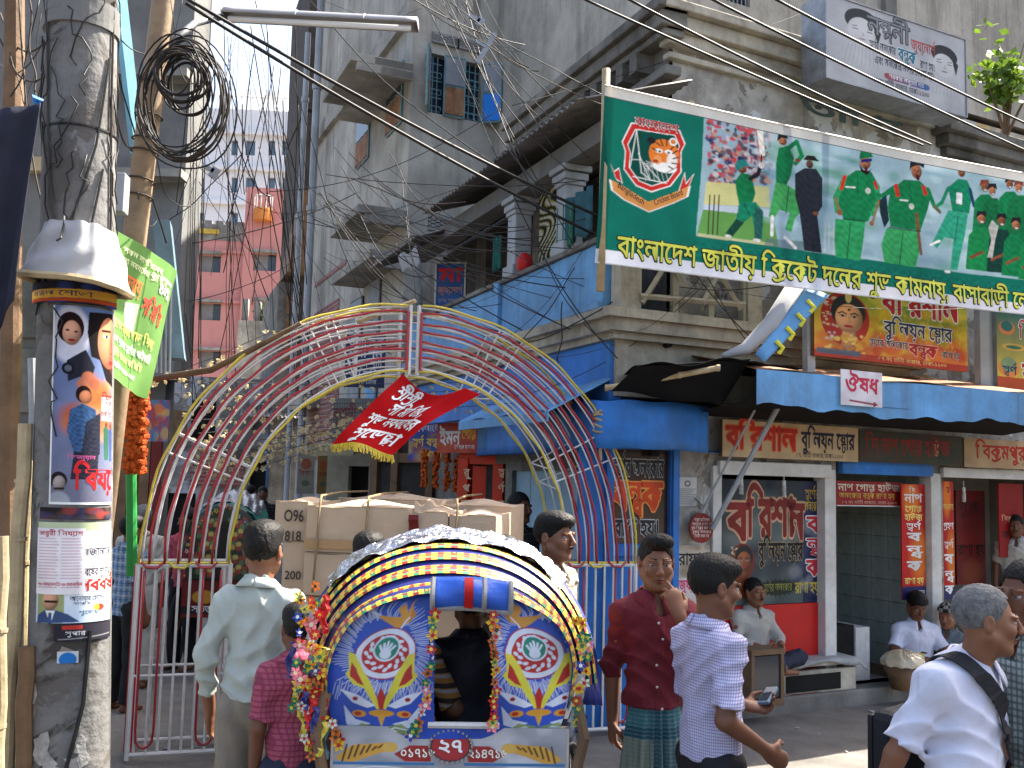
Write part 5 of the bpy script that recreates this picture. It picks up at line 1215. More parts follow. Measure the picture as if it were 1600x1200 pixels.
for k in range(19): cv.line([(4 * k + 2,0),(4 * k + 2,80)],1.6,S((92,94,92)),.7)
lane_sign('grey_tin_sign','grey corrugated shop sign with faded red letters left of the red flag',14.6,-.25,(518,622,590,698),cv,[('রূপালী সুবর্ণ',.5,.66,.3,S((120,60,60)),.03,.9),('জুয়েলার্স',.4,.2,.2,S((80,60,60)),.02,.6)])
cv = Cv(60,54,S((70,124,170)));
for k in range(15): cv.line([(4 * k + 2,0),(4 * k + 2,54)],1.4,S((50,100,146)),.8)
lane_sign('blue_tin_panel','faded blue ribbed tin panel right of the red lane sign',10.2,-.6,(748,652,803,700),cv,[('রবিউল',.4,.6,.4,S((100,140,170)),.02,.6)])
c = MB(); f = camfr(14.4,-.25,0); q = f.rect(515,698,581,716); c.hexa([f.pt(q[0],.7,q[1]),f.pt(q[2],.7,q[1] + .02),f.pt(q[2],0,q[3]),f.pt(q[0],0,q[3]),f.pt(q[0],.7,q[1] + .16),f.pt(q[2],.7,q[1] + .18),f.pt(q[2],0,q[3] + .06),f.pt(q[0],0,q[3] + .06)]); tag(c.build('cream_awning',mat('cream_canvas',(0.36,0.32,0.2),.8,.2,4,.1)),'small cream awning under the grey corrugated sign','awning')
os_ = thing('orange_shop_front','orange-red painted shop front with letter-covered pillars up the lane','shop front',at(755,880,10.9)); f = camfr(10.9,-.45,0)
for x0,x1 in ((724,735),(778,790)):
 q = f.rect(x0,716,x1,870); c = MB(); c.fbox(f,q[0],q[2],0,.12,0,q[3]); c.build('pillar',M['orange'],os_,bevel=.006)
q = f.rect(724,708,790,722); c = MB(); c.fbox(f,q[0],q[2],.0,.1,q[1] - .03,q[3]); c.build('lintel',M['orange'],os_)
q = f.rect(735,728,770,830,-.4); c = MB(); c.fbox(f,q[0],q[2],-.44,-.4,.05,q[3]); c.build('orange_door',mat('vivid_orange',S((225,60,20)),.5,.1),os_)
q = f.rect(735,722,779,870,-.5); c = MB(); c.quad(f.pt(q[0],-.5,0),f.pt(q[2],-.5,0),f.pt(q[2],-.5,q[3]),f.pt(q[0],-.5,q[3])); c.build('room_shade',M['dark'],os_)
for x0,chars in ((729.5,'রূপসাঅলংকার'),(784,'স্বর্ণগয়না')):
 q = f.hit(x0,730,.121); L_ = []
 for k,ch in enumerate(['রূ','প','সা','ব','ন্ধ','ক'] if x0 < 750 else ['স্ব','র্ণ','গ','য়','না']): L_.append((ch,0,-.06 - .17 * k,.09,S((225,190,150)),.03))
 letter(L_,(lambda u,z: (lambda x,y,e=0: f.pt(u + x,.121 + e,z + y)))(*q),os_,eps=.001)
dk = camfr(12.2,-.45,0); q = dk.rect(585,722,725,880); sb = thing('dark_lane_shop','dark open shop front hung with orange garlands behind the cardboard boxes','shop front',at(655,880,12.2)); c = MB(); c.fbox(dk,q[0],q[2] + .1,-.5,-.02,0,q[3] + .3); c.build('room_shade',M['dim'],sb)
for x in (585,617,672):
 u = dk.hit(x,800)[0]; c = MB(); c.fbox(dk,u - .05,u + .05,-.02,.06,0,q[3] + .25); c.build('door_post',M['wood'],sb)
c = MB(); c.fbox(dk,q[0],q[2],-.02,.05,q[3],q[3] + .12); c.build('lintel',M['wood'],sb)
lf = camfr(15.2,-.2,0); q = lf.rect(512,712,585,880); sb2 = thing('cream_lane_shop','cream shop front with a dark doorway left of the garland shop','shop front',at(550,880,15.2)); w = MB(); h_ = lf.rect(545,728,572,880); wall_holes(w,lf,q[0],q[2],0,q[3] + .1,[(h_[0],.02,h_[2],h_[3])],0,.15); w.build('wall',mat('cream_wall',(0.38,0.34,0.25),.8,.2,4,.1,dirt=.4),sb2); backing(lf,(h_[0],.02,h_[2],h_[3]),sb2,'doorway',M['dark'])
for (rc,yaw,lab,nm,col,tx) in (((466,706,490,772),.2,'narrow hanging cloth banner with an orange emblem left of the cream shop','cloth_pennant',S((176,168,150)),'বৈশাখ'),((497,710,512,772),.2,'narrow tan cloth banner next to the cream shop wall','cloth_pennant',S((160,130,80)),'মেলা')):
 cv = Cv(30,70,col); cv.ell(15,20,9,9,S((190,90,50)),.8); cv.ell(15,52,7,5,S((80,110,90)),.7); lane_sign(nm,lab,16.5,yaw,rc,cv,[(tx,.5,.5,.12,S((160,60,40)),.02,.8)],.008,cat='cloth banner',m=PRC)
# ================================================================== POLES, ARCH, WIRES
M.update(
conc=peel_mat('pole_concrete',(0.165,0.163,0.158),[((0.11,0.10,0.09),0.55,2.5),((0.05,0.045,0.04),0.62,1.3)],streak=0.4),
cloth=mat('white_sackcloth',(0.38,0.38,0.39),0.85,0.08,5,0.25,dirt=0.25,dirtcol=(0.35,0.34,0.32),bscale=9),
cable=mat('black_cable',(0.02,0.019,0.018),0.55,0.3,12,0.0,spec=0.25),
cable2=mat('brown_cable',(0.05,0.04,0.032),0.65,0.3,12,0.0,spec=0.2),
rust2=mat('rusty_steel',(0.27,0.19,0.115),0.6,0.35,5,0.15,dirt=0.5,dirtcol=(0.12,0.07,0.04)),
navycl=mat('dark_navy_cloth',(0.016,0.017,0.032),0.85,0.3,5,0.2),
ropeR=mat('red_rope_light',(0.36,0.012,0.02),0.3,0.2,20,0.0,spec=0.6),
ropeY=mat('yellow_rope_light',(0.60,0.47,0.05),0.35,0.2,20,0.0,spec=0.5),
iron=mat('white_painted_iron',(0.66,0.65,0.63),0.5,0.12,9,0.05,dirt=0.3,dirtcol=(0.3,0.2,0.14)),
petal=mat('cream_bulb',(0.60,0.50,0.28),0.5,0.3,20,0.0,transl=0.3),
mari=mat('marigold',(0.56,0.10,0.012),0.8,0.5,40,0.3),
)
PX,PY_ = at(121,1100,4.4).x,4.4
PXT = at(124,50,4.4).x
def pole_c(z): t = z / 4.0; return PX + (PXT - PX) * t,PY_,0.172 - 0.0055 * z
pole = thing('concrete_pole','thick concrete utility pole plastered with posters at the left','utility pole',(PX,PY_,0))
c = MB(); zs = [i * 0.4 for i in range(22)]
c.tube([(pole_c(z)[0],PY_,z) for z in zs],[pole_c(z)[2] for z in zs],40); c.build('shaft',M['conc'],pole,smooth=True)
for z in (3.78,3.84,2.78,3.28,2.55):
 x,y,r = pole_c(z); c = MB()
 big = z > 3.7; c.tube([(x,y,z - (.03 if big else .004)),(x,y,z + (.03 if big else .004))],r + (.012 if big else .006),32); c.build('clamp_band' if big else 'binding_wire',M['cable'] if not big else M['grey2'],pole)
for pts in ([(-50,3.3),(-25,3.05),(0,2.7),(30,2.5)],[(70,3.62),(48,3.2),(20,2.9),(-20,2.62),(-58,2.4)],[(-40,3.85),(-30,3.3),(-20,2.9)],[(50,1.1),(42,.8),(10,.4),(-50,.1)],[(60,3.1),(40,2.8),(58,2.6)],[(80,3.9),(76,3.4),(78,2.9),(74,2.4)]):
 P_ = []
 for a,b in zip(pts,pts[1:]):
  for k in range(6):
   an = math.radians(a[0] + (b[0] - a[0]) * k / 6); z = a[1] + (b[1] - a[1]) * k / 6; x,y,r = pole_c(z); P_.append((x + (r + .008) * math.sin(an),y - (r + .008) * math.cos(an),z))
 c = MB(); c.tube(P_,.009 if pts[0][1] < 2 else .0055,5); tag(c.build('pole_wire',M['cable2' if rnd.random() < .5 else 'cable'],pole))
def cyl_surf(a0,a1,z0,z1,lift=.002):
 def f(x,y,e=0.0):
  an = a0 + (a1 - a0) * x; z = z0 + (z1 - z0) * y; cx,cy,r = pole_c(z); r += lift + e; return Vector((cx + r * math.sin(an),cy - r * math.cos(an),z))
 return f
def pole_ang(px,py):
 z = at(px,py,4.25).z; cx,cy,r = pole_c(z); x = at(px,py,4.25).x; return math.asin(max(-1,min(1,(x - cx) / (r * .97)))),z
def poster(name,label,x0,y0,x1,y1,cv,texts,lift=.003,cat='poster'):
 a0,z1 = pole_ang(x0,y0); a1,z0 = pole_ang(x1,y1); s_ = cyl_surf(a0,a1,z0,z1,lift)
 t = thing(name,label,cat,s_(.5,0)); canvas_mesh('print',cv,s_,PRP,t,1,1)
 if texts:
  k = (a1 - a0) * .165 / (z1 - z0)
  letter(texts,s_,t,1,1,.0008)
 return t
cv = Cv(100,300,S((96,110,150))); cv.grad(S((110,135,185)),S((120,120,140)),0,1)
cv.blobs(30,110,95,190,[S((215,130,60)),S((235,170,90)),S((190,90,50))],24,8,22,.6,.8)
cv.ell(26,44,28,44,S((215,215,230)),1,.2); cv.ell(26,34,19,24,S((40,22,24))); cv.ball(28,42,13,19,S((235,175,145))); cv.ell(22,38,3,1.6,BLK); cv.ell(34,40,3,1.6,BLK); cv.ell(28,53,5,2,S((150,30,40)))
cv.poly([(52,8),(100,4),(100,120),(82,110),(70,80),(56,76),(50,40)],S((28,22,24))); cv.ball(88,52,22,40,S((225,145,108))); cv.ell(98,60,9,34,S((150,80,60)),.7,.6); cv.ell(82,42,6,2.6,WHT); cv.ell(83,42,2.8,2.8,BLK); cv.line([(74,34),(92,33)],3.5,S((30,18,16))); cv.ell(94,82,6,3.5,S((160,50,50))); cv.line([(94,46),(99,66),(92,68)],1.6,S((110,55,40)))
cv.poly([(22,84),(48,66),(62,92),(56,112),(40,108),(24,116)],S((40,42,54))); cv.ell(24,96,9,9,S((30,30,40))); cv.ell(24,96,5,5,S((100,105,120))); cv.ell(52,110,10,11,S((200,120,90)),1,.2); cv.ell(62,118,8,9,S((190,110,80)),1,.2); cv.ell(44,118,8,7,S((205,125,95)),1,.2)
cv.ell(46,134,11,13,S((40,24,22))); cv.ball(49,138,9,10,S((225,145,105))); cv.folds(.4); cv.poly([(28,158),(44,148),(64,156),(72,200),(70,222),(34,222),(24,190)],S((62,96,140))); cv.poly([(50,176),(72,160),(72,224),(44,222)],S((48,52,70))); cv.poly([(34,220),(70,222),(68,262),(30,262)],S((50,48,62)))
cv.tex = None; cv.rect(74,136,100,172,S((220,216,220))); cv.poly([(78,184),(84,178),(90,186),(90,232),(80,232)],S((60,110,90))); cv.poly([(90,186),(97,180),(100,190),(100,234),(92,234)],S((70,90,150))); cv.ell(84,178,3,4,S((120,70,50))); cv.ell(95,180,3,4,S((120,70,50)))
cv.ell(14,264,12,13,S((38,34,36))); cv.ball(15,269,9,12,S((180,165,160))); cv.line([(9,276),(21,276)],3,BLK); cv.ell(14,296,16,16,S((165,170,180)),1,.2)
cv.a *= .8; cv.rect(0,0,3,300,WHT); cv.rect(0,296,100,300,WHT); cv.noise(.06,3)
poster('film_poster','tall film poster of a gunman and a veiled woman wrapped round the concrete pole',86,477,171,790,cv,[('চিত্র',.86,.535,.05,S((190,30,40)),.02,.22),('চলচ্চিত্র',.86,.46,.03,S((190,40,60)),.015,.24),('বিয়ে',.66,.125,.115,S((200,24,28)),.045,.62,'c',0,S((240,235,225))),('ভিজ্যুয়াল',.45,.235,.022,S((200,90,150)),.01,.4)])
cv = Cv(100,150,S((214,216,222))); cv.rect(0,0,100,14,S((170,180,150))); cv.ell(14,13,8,7,S((150,100,80))); cv.grad(S((220,218,214)),S((190,212,232)),.5,1); cv.rect(0,0,100,13,S((176,186,150)))
cv.rect(3,106,36,148,S((150,160,110))); cv.ball(20,116,10,15,S((215,165,135))); cv.poly([(2,150),(4,138),(14,130),(26,130),(40,136),(54,148)],S((62,80,116))); cv.poly([(14,131),(26,131),(21,150)],WHT); cv.line([(20,136),(20,150)],4,S((60,84,130))); cv.line([(14,118),(27,118)],3.5,S((30,22,20)))
cv.ell(78,128,8,5,S((215,60,40))); cv.ell(74,128,4,5,S((225,190,60)))
cv.noise(.03)
poster('congratulation_poster','white and blue poster with a man in a suit below the film poster',62,815,173,975,cv,[('জালাল',.8,.70,.09,S((60,60,90)),.02,.32),('ফকির',.55,.70,.07,S((50,50,70)),.015,.16),('নববর্ষের শুভেচ্ছা',.74,.50,.085,S((40,40,60)),.015,.5),('নববর্ষ',.78,.37,.13,S((190,40,30)),.04,.5,'c',0,S((240,170,120))),('আনোয়ার হোসেন',.64,.24,.05,S((50,50,80)),.012,.44),('সভাপতি',.56,.19,.03,S((60,60,80)),.006,.2),('শুভেচ্ছান্তে',.72,.10,.04,S((70,100,130)),.008,.4)],.004)
cv = Cv(66,110,S((224,220,222)))
for k in range(17):
 if k not in (14,): cv.line([(4,18 + 5 * k),(28 + (k * 7) % 5,18 + 5 * k)],1.6,S((190,150,160)),.9); cv.line([(36,18 + 5 * k),(58 + (k * 5) % 4,18 + 5 * k)],1.6,S((190,150,160)),.9)
poster('job_notice','white job notice with red headline pasted over the left of the suit poster',62,824,126,929,cv,[('জরুরী নিয়োগ',.5,.92,.075,S((180,40,60)),.02,.9),('৭০ বায়োডাটা ও মোবাইল',.5,.15,.06,S((190,70,90)),.015,.9)],.007,cat='notice')
cv = Cv(80,26,S((46,44,54))); cv.rect(10,2,34,8,S((190,60,50)),.9); cv.line([(6,23),(76,19)],1,S((160,160,160)))
poster('black_poster_scrap','torn black poster scrap under the suit poster on the pole',88,975,173,1003,cv,[('সুপার',.32,.45,.3,S((200,200,200)),.01,.3)],.005)
cv = Cv(70,20,S((40,36,36))); cv.blobs(0,0,70,20,[S((150,60,50)),S((90,70,60)),S((60,60,90))],20,3,9,.6)
poster('dark_poster_strip','dark strip of an older poster between the film poster and the white posters',64,792,172,813,cv,None,.003)
cv = Cv(30,20,S((190,196,200))); cv.ell(15,14,12,12,S((40,110,180)))
poster('blue_sticker','torn round blue sticker low on the concrete pole',92,1017,119,1036,cv,None,.003,'sticker')
cv = Cv(110,30,S((40,40,52))); cv.blobs(0,0,110,30,[S((60,80,150)),S((30,30,40))],20,4,10,.6); cv.poly([(0,12),(110,8),(110,20),(0,24)],S((222,170,70))); cv.poly([(0,24),(110,21),(110,26),(0,28)],S((190,80,40)))
poster('torn_banner_band','torn yellow and black banner band round the pole just under the white cloth',48,440,166,476,cv,[('মঙ্গল শোভা',.4,.46,.28,S((50,60,90)),.01,.6)],.02)
for i in range(34):
 z = rnd.uniform(.1,1.05); an = math.radians(rnd.uniform(-62,70)); x,y,r = pole_c(z); c = MB(); k = rnd.randint(5,8); pts = []
 for j in range(k):
  w = 2 * math.pi * j / k; s_ = rnd.uniform(.012,.05); a2 = an + s_ * math.cos(w) / r; z2 = z + s_ * 1.2 * math.sin(w); pts.append((x + (r + .0018 + i * .00006) * math.sin(a2),y - (r + .0018 + i * .00006) * math.cos(a2),z2))
 c.poly(pts); c.build('paper_scrap',mat('old_paper',(0.42,0.40,0.37),.9,.4,14,.2,dirt=.5) if i % 3 else mat('old_paper_brown',(0.2,0.17,0.14),.9,.4,14,.2),pole)
a = at(66,344,4.14); b = at(152,350,4.14); c0 = at(22,425,4.12); c1 = at(170,436,4.12)
wr = thing('cloth_wrapped_box','box on the concrete pole draped with a creased white cloth tied with cord','wrapped box',(a.x + .12,4.3,c0.z))
def drape(s,t):
 an = 2 * math.pi * s; k = 1 - t
 cx = (a.x + b.x) / 2 * k + (c0.x + c1.x) / 2 * t; cz = (a.z + b.z) / 2 * k + ((c0.z + c1.z) / 2) * t
 hx = (b.x - a.x) / 2 * k + (c1.x - c0.x) / 2 * t; hy = .17 * k + .21 * t
 e = .6; ca,sa = math.cos(an),math.sin(an); X = math.copysign(abs(ca) ** e,ca) * hx; Y_ = math.copysign(abs(sa) ** e,sa) * hy
 f = .008 * math.sin(an * 9 + t * 3) * (1 - t * .6) + .010 * math.sin(an * 4 + t * 9 + 1) * math.sin(t * 3.1)
 return Vector((cx + X * (1 + f / .2),4.27 + Y_ * (1 + f / .2),cz - .02 * ca * t))
c = MB(); c.sheet(drape,90,26); c.poly([drape(k / 24,0) for k in range(24)]); c.build('cloth',M['cloth'],wr,smooth=True)
c = MB(); c.tube([drape(k / 48,1.0) - Vector((0,0,.012)) for k in range(49)],.016,6); c.build('rim',M['bamboo'],wr)
c = MB(); c.tube([at(100,338,4.12),at(100,352,4.1),at(95,372,4.06),at(88,376,4.05)],.005,5); c.build('cord',M['cable'],wr)
for i,(x0,y0,x1,y1,Y,r,mm,lab) in enumerate(((40,662,8,1230,4.3,.030,'bamboo','sunlit bamboo pole nearest the concrete pole, leaning at the left edge'),(44,720,26,1230,4.5,.022,'bamboo','thinner bamboo pole just right of the thickest bamboo'),(2,838,-4,1230,4.1,.028,'bamboo','bamboo pole cut by the left edge of the photo'),(50,560,54,1230,4.7,.020,'pipe','dark grey pipe standing close behind the concrete pole'),(22,-30,14,700,4.9,.050,'wood','brown wooden post strung with wires in the top left corner'),(42,1010,36,1230,4.25,.035,'wood','short brown plank leaning beside the foot of the concrete pole'))):
 a = at(x0,y0,Y); b = at(x1,y1,Y); k = (0 - a.z) / (b.z - a.z); b = a.lerp(b,k) if b.z > 0 else b
 c = MB(); n = 9; c.tube([a.lerp(b,j / n) + Vector((.006 * math.sin(j * 2.1),0,0)) for j in range(n + 1)],r,10)
 if mm == 'bamboo':
  for j in range(1,8): q = a.lerp(b,j / 8); c.tube([q - Vector((0,0,.008)),q + Vector((0,0,.008))],r * 1.09,10)
 tag(c.build('bamboo_pole' if mm == 'bamboo' else 'post',M[mm],smooth=False),lab,'pole','poles at the left edge')
dc = thing('dark_cloth','dark navy cloth hanging beside the concrete pole at the upper left edge','cloth',at(20,540,4.0))
A_,B_,C_,D_ = at(-40,185,4.0),at(62,158,4.0),at(24,470,4.0),at(-40,570,4.0)
c = MB(); c.sheet(lambda s,t: (A_.lerp(B_,s)).lerp(D_.lerp(C_,s),t) + Vector((0,.02 * math.sin(9 * s + 3 * t),0)),20,24); c.build('sheet',M['navycl'],dc,smooth=True,solid=.004)
c = MB(); q = at(56,160,3.98); c.tube([q,q + Vector((.02,0,.01)),q + Vector((.0,-.02,.015)),q],.012,6); c.build('blue_tie',M['blue'],dc)
ls = thing('left_shed','dim block-walled shed behind the bamboo poles at the left edge','shed',at(-20,1100,5.6)); f = camfr(5.6,0,0); q = f.rect(-260,60,22,1230)
c = MB(); c.fbox(f,q[0],q[2],-.5,0,0,q[3]); c.build('wall',M['grey2'],ls)
for k in range(6): c = MB(); z = .4 + k * .42; c.fbox(f,q[2] - .35,q[2] + .01,.0,.03,z,z + .36); c.build('block',M['soot'],ls,bevel=.008)
c = MB(); c.fbox(f,q[2] - .18,q[2] + .12,.02,.08,3.45,3.53); c.build('cross_board',M['bamboo'],ls)
sp = thing('cable_pole','slanted rusty steel pole carrying cable coils behind the concrete pole','utility pole',at(118,1150,5.6)); a = at(262,-60,5.6); b = at(178,640,5.6); k = (0 - a.z) / (b.z - a.z); b = a.lerp(b,k);
c = MB(); c.tube([a + (a - b) * .4,a,a.lerp(b,.5),b],[.055,.062,.07,.075],18); c.build('shaft',M['rust2'],sp,smooth=True)
for t_ in (.16,.2,.23,.245,.28,.30): q = a.lerp(b,t_); c = MB(); c.tube([q + Vector((.078 * math.cos(w * .7),.078 * math.sin(w * .7),.02 * math.sin(w * .35))) for w in range(10)],.006,5); c.build('binding_wire',M['cable2'],sp)
coil = thing('cable_coil','big tangled coil of black cable hung on the slanted steel pole','cable coil',at(285,248,5.4))
cx,cz = at(283,150,5.4).x,at(283,150,5.4).z; sc_ = 5.4 / FPX
for i in range(24):
 small = i >= 13
 if small: rx,rz,ox,oz = rnd.uniform(26,38) * sc_,rnd.uniform(34,48) * sc_,(rnd.uniform(-4,8)) * sc_,rnd.uniform(18,36) * sc_
 else: rx,rz,ox,oz = rnd.uniform(56,68) * sc_,rnd.uniform(84,100) * sc_,rnd.uniform(-8,6) * sc_,rnd.uniform(-10,8) * sc_
 if i == 3: rx,rz,ox,oz = 84 * sc_,105 * sc_,14 * sc_,-18 * sc_
 tl_ = rnd.uniform(-.3,.3); dy = rnd.uniform(-.07,.1); ph = rnd.uniform(0,6)
 pts = []
 for j in range(33):
  w = 2 * math.pi * j / 32; X = rx * math.cos(w) * (1 + .05 * math.sin(2 * w + ph)); Z = rz * math.sin(w) * (1 + .04 * math.sin(3 * w + ph)); pts.append((cx + ox + X * math.cos(.12 * tl_) - Z * .12 * tl_,5.4 + dy + .05 * math.sin(w + ph),cz + oz + Z + X * .12 * tl_))
 c = MB(); c.tube(pts,rnd.choice([.005,.006,.007,.009]),6,cap=False); c.build('cable_loop',rnd.choice([M['cable'],M['cable2'],M['cable']]),coil,smooth=True)
bs = thing('blue_beam','pale blue painted beam slanting between the two poles near the top','beam',at(200,190,6.4)); c = MB(); c.tube([at(184,-30,6.4),at(215,240,6.4)],.048,4); c.build('beam',mat('pale_cyan_paint',S((110,170,190)),.6,.2,4,.1,dirt=.3),bs)
bb = thing('blue_bracket_board','grey-blue metal cabinet frame standing behind the green banner','metal frame',at(270,560,6.6)); f = camfr(6.6,.25,0); q = f.rect(244,342,288,560)
c = MB(); c.hexa([f.pt(q[0] + .1,-.2,q[1]),f.pt(q[2],-.2,q[1]),f.pt(q[2],0,q[1]),f.pt(q[0] + .1,0,q[1]),f.pt(q[0] - .02,-.2,q[3]),f.pt(q[0] + .08,-.2,q[3]),f.pt(q[0] + .08,0,q[3]),f.pt(q[0] - .02,0,q[3])]); c.build('leg',mat('grey_blue_metal',(0.13,0.21,0.25),.5,.25,5,.1,dirt=.3),bb)
for k in range(4): c = MB(); c.tube([f.pt(q[0] + .02 + .03 * k,.03,q[3] - .3),f.pt(q[0] + .06 + .025 * k,.03,q[1] - .1)],.008,5); c.build('conduit',M['pipe'],bb)
jb = MB(); f = camfr(5.2,.1,0); q = f.rect(168,268,192,330); jb.fbox(f,q[0],q[2],-.1,0,q[1],q[3]); tag(jb.build('junction_box',M['pipe'],bevel=.006),'small pale junction box between the concrete pole and the slanted pole','junction box')
tlg = thing('tube_light','long fluorescent street lamp on an arm from the slanted pole, top centre-left','street lamp',at(500,40,6.0))
L0,L1 = at(350,32,6.0),at(652,48,6.0); ax = (L1 - L0)
c = MB()
def hous(s,t):
 w = math.pi * t; p = L0 + ax * s; return p + Vector((0,.075 * math.cos(w),.022 + .055 * math.sin(w)))
c.sheet(hous,16,12);
for e in (0,1): c.poly([hous(e,k / 12) for k in range(13)])
c.build('housing',mat('lamp_housing',(0.30,0.30,0.31),.4,.15,4,.05,dirt=.3),tlg,smooth=True,solid=.006)
c = MB(); c.tube([L0 + ax * .03 + Vector((0,-.03,0.0)),L0 + ax * .97 + Vector((0,-.03,0.0))],.019,12); c.build('tube',mat('lamp_tube',(0.72,0.73,0.74),.25,.05,4,0),tlg,smooth=True)
for k in (.0,.38,.73): c = MB(); c.tube([hous(k,j / 10) + Vector((0,0,.004)) for j in range(11)],.005,5); c.build('clip',M['whitep'],tlg)
c = MB(); c.tube([L0 + Vector((0,0,.03)),at(330,30,5.95),at(305,36,5.8),at(288,50,5.7),at(262,70,5.62)],.022,10); c.build('arm',M['steel'],tlg,smooth=True)
ga,gb,gc,gd = at(164,346,4.95),at(281,424,5.6),at(227,624,5.5),at(164,584,4.95)
gn = (gb - ga).cross(gd - ga).normalized(); gn = -gn if gn.y > 0 else gn
def gsurf(x,y,e=0):
 p = gd.lerp(gc,x).lerp(ga.lerp(gb,x),y); return p + gn * (e + .012 * math.sin(7 * x + 4 * y) + .01 * math.sin(13 * x - 3 * y) * x)
gs = thing('green_cloth_banner','sunlit green cloth banner with white and red Bengali lines tied beside the concrete pole','banner',gd.lerp(gc,.5))
cv = Cv(110,150,S((122,168,92))); cv.blobs(0,0,110,150,[S((112,160,82)),S((134,180,104))],24,8,24,.4,.9); cv.poly([(36,66),(60,60),(58,92),(40,90)],S((215,225,200)),.85); cv.line([(62,0),(62,150)],1.5,S((40,70,30)),.7)
canvas_mesh('cloth',cv,gsurf,print_mat('green_banner_cloth',0.7,transl=.45,spec=.1),gs,1,1)
letter([('সকল নাগরিকের',.5,.9,.045,S((225,230,180)),.01,.5),('বাংলা নববর্ষের প্রীতি ও',.5,.83,.045,S((225,230,180)),.01,.7),('প্রাণ সমবায়',.28,.70,.11,S((225,120,70)),.03,.5),('সমিতি',.72,.58,.13,S((215,70,60)),.04,.3,'c',-.2),('৪০%',.84,.78,.09,WHT,.03,.22),('ফলবাজার',.84,.86,.035,WHT,.01,.22),('বিশেষ মূল্য ছাড় দিয়ে',.45,.37,.07,S((225,225,120)),.02,.8),('সকল প্রকার স্বর্ণের পাইকারী',.45,.26,.055,S((235,240,220)),.012,.85),('তাঁতী বাজার কমিটি',.4,.17,.05,S((225,225,140)),.012,.7),('মোবাইল ০১৭১৬-২১৪',.35,.09,.04,WHT,.01,.6)],gsurf,gs,1,1,.003)
AL,AR = Vector((-2.07,6.50,0)),Vector((0.61,7.36,0))
au = (AR - AL).normalized(); an_ = Vector((au.y,-au.x,0)); ac = (AL + AR) / 2; half = (AR - AL).length / 2
arch = thing('festival_arch','iron festival arch wound with red and yellow rope lights spanning the lane','arch',ac)
def AP(u,d,z): return ac + au * u + an_ * d + Vector((0,0,z))
for sgn in (-1,1):
 u0,u1 = sgn * half - .275,sgn * half + .275; D = .17
 c = MB()
 for u in (u0,u1):
  for d in (-D,D): c.tube([AP(u,d,.02),AP(u,d,1.2)],.016,6)
 for z in (.05,.52,1.19):
  rr = .009 if z == .52 else .014
  for d in (-D,D): c.tube([AP(u0,d,z),AP(u1,d,z)],rr,6)
  for u in (u0,u1): c.tube([AP(u,-D,z),AP(u,D,z)],rr,6)
 c.build('pedestal_frame',M['iron'],arch)
 for k in range(8):
  u = u0 + (u1 - u0) * (k + .5) / 8
  for d in ((-D,D) if k % 2 else (D,)):
   c = MB(); c.tube([AP(u,d,.05),AP(u,d,1.19)],.009,5); c.build('bar',M['iron'],arch)
 for k in (0,2):
  ua,ub = u0 + .04 + k * .175,u0 + .04 + k * .175 + .105
  c = MB(); pts = [AP(ua,D + .012,1.16)] + [AP(ua,D + .012,.9 - .07 * j) for j in range(11)] + [AP((ua + ub) / 2 + (ub - ua) / 2 * math.cos(math.pi + math.pi * j / 6),D + .012,.16 + .07 * math.sin(math.pi + math.pi * j / 6)) for j in range(1,6)] + [AP(ub,D + .012,.2 + .07 * j) for j in range(11)] + [AP(ub,D + .012,1.16)]
  c.tube(pts,.0075,6); c.build('rope_light',M['ropeR'],arch,smooth=True)
 for k in range(3):
  c = MB(); d = -D + .09 * (k + .5); u = u1 if sgn < 0 else u0; c.tube([AP(u,d,.06),AP(u,d,1.18)],.008,5); c.build('rope_light',M['ropeR'],arch)
 for k in range(3):
  c = MB(); ua = u0 + .02 + .16 * k; c.tube([AP(ua,D + .01,1.21),AP(ua + .03,D + .02,1.18),AP(ua + .09,D + .02,1.175),AP(ua + .13,D + .01,1.21)],.009,5); c.build('rope_light',M['ropeY' if k % 2 else 'ropeR'],arch)
 c = MB(); c.tube([AP(u0,D + .005,1.205),AP(u1,D + .005,1.205)],.009,5); c.build('rope_light',M['ropeY'],arch)
c = MB(); c.tube([AP(-half - .275,-.0,.03),AP(-half - .275,.0,1.18)],.03,6); c.build('red_cloth_edge',M['red'],arch)
NR = 8
def arc_pt(i,th,d,off=0.0):
 f = i / (NR - 1); a = half - .26 + .52 * f + off; h = 1.30 + .44 * f + off
 return AP(-a * math.cos(th),d,1.2 + h * math.sin(th) ** .93)
for i in range(NR):
 for d in (.17,-.17):
  for hb in (0,1):
   t0,t1 = (0.0,math.pi / 2 - .03) if hb == 0 else (math.pi / 2 + .03,math.pi)
   ths = [t0 + (t1 - t0) * j / 30 for j in range(31)]
   jit = rnd.uniform(-.012,.012)
   c = MB(); c.tube([arc_pt(i,t,d,jit) for t in ths],.0065,5); c.build('arch_bar',M['iron'],arch,smooth=True)
   if d > 0 or i in (0,3,7):
    col_ = 'ropeY' if i in (0,NR - 1) else 'ropeR'
    c = MB(); c.tube([arc_pt(i,t,d + .012,jit + (.016 if i else -.014) + .006 * math.sin(t * 23 + i)) for t in ths],.008,6); c.build('rope_light',M[col_],arch,smooth=True)
for th in (.38,.46,1.12,1.22,1.95,2.06,2.6,2.72):
 for d in (.17,-.17): c = MB(); c.tube([arc_pt(0,th,d),arc_pt(NR - 1,th,d)],.006,5); c.build('rung',M['iron'],arch)
 for i in (0,NR - 1): c = MB(); c.tube([arc_pt(i,th,-.17),arc_pt(i,th + .04,.17)],.006,5); c.build('rung',M['iron'],arch)
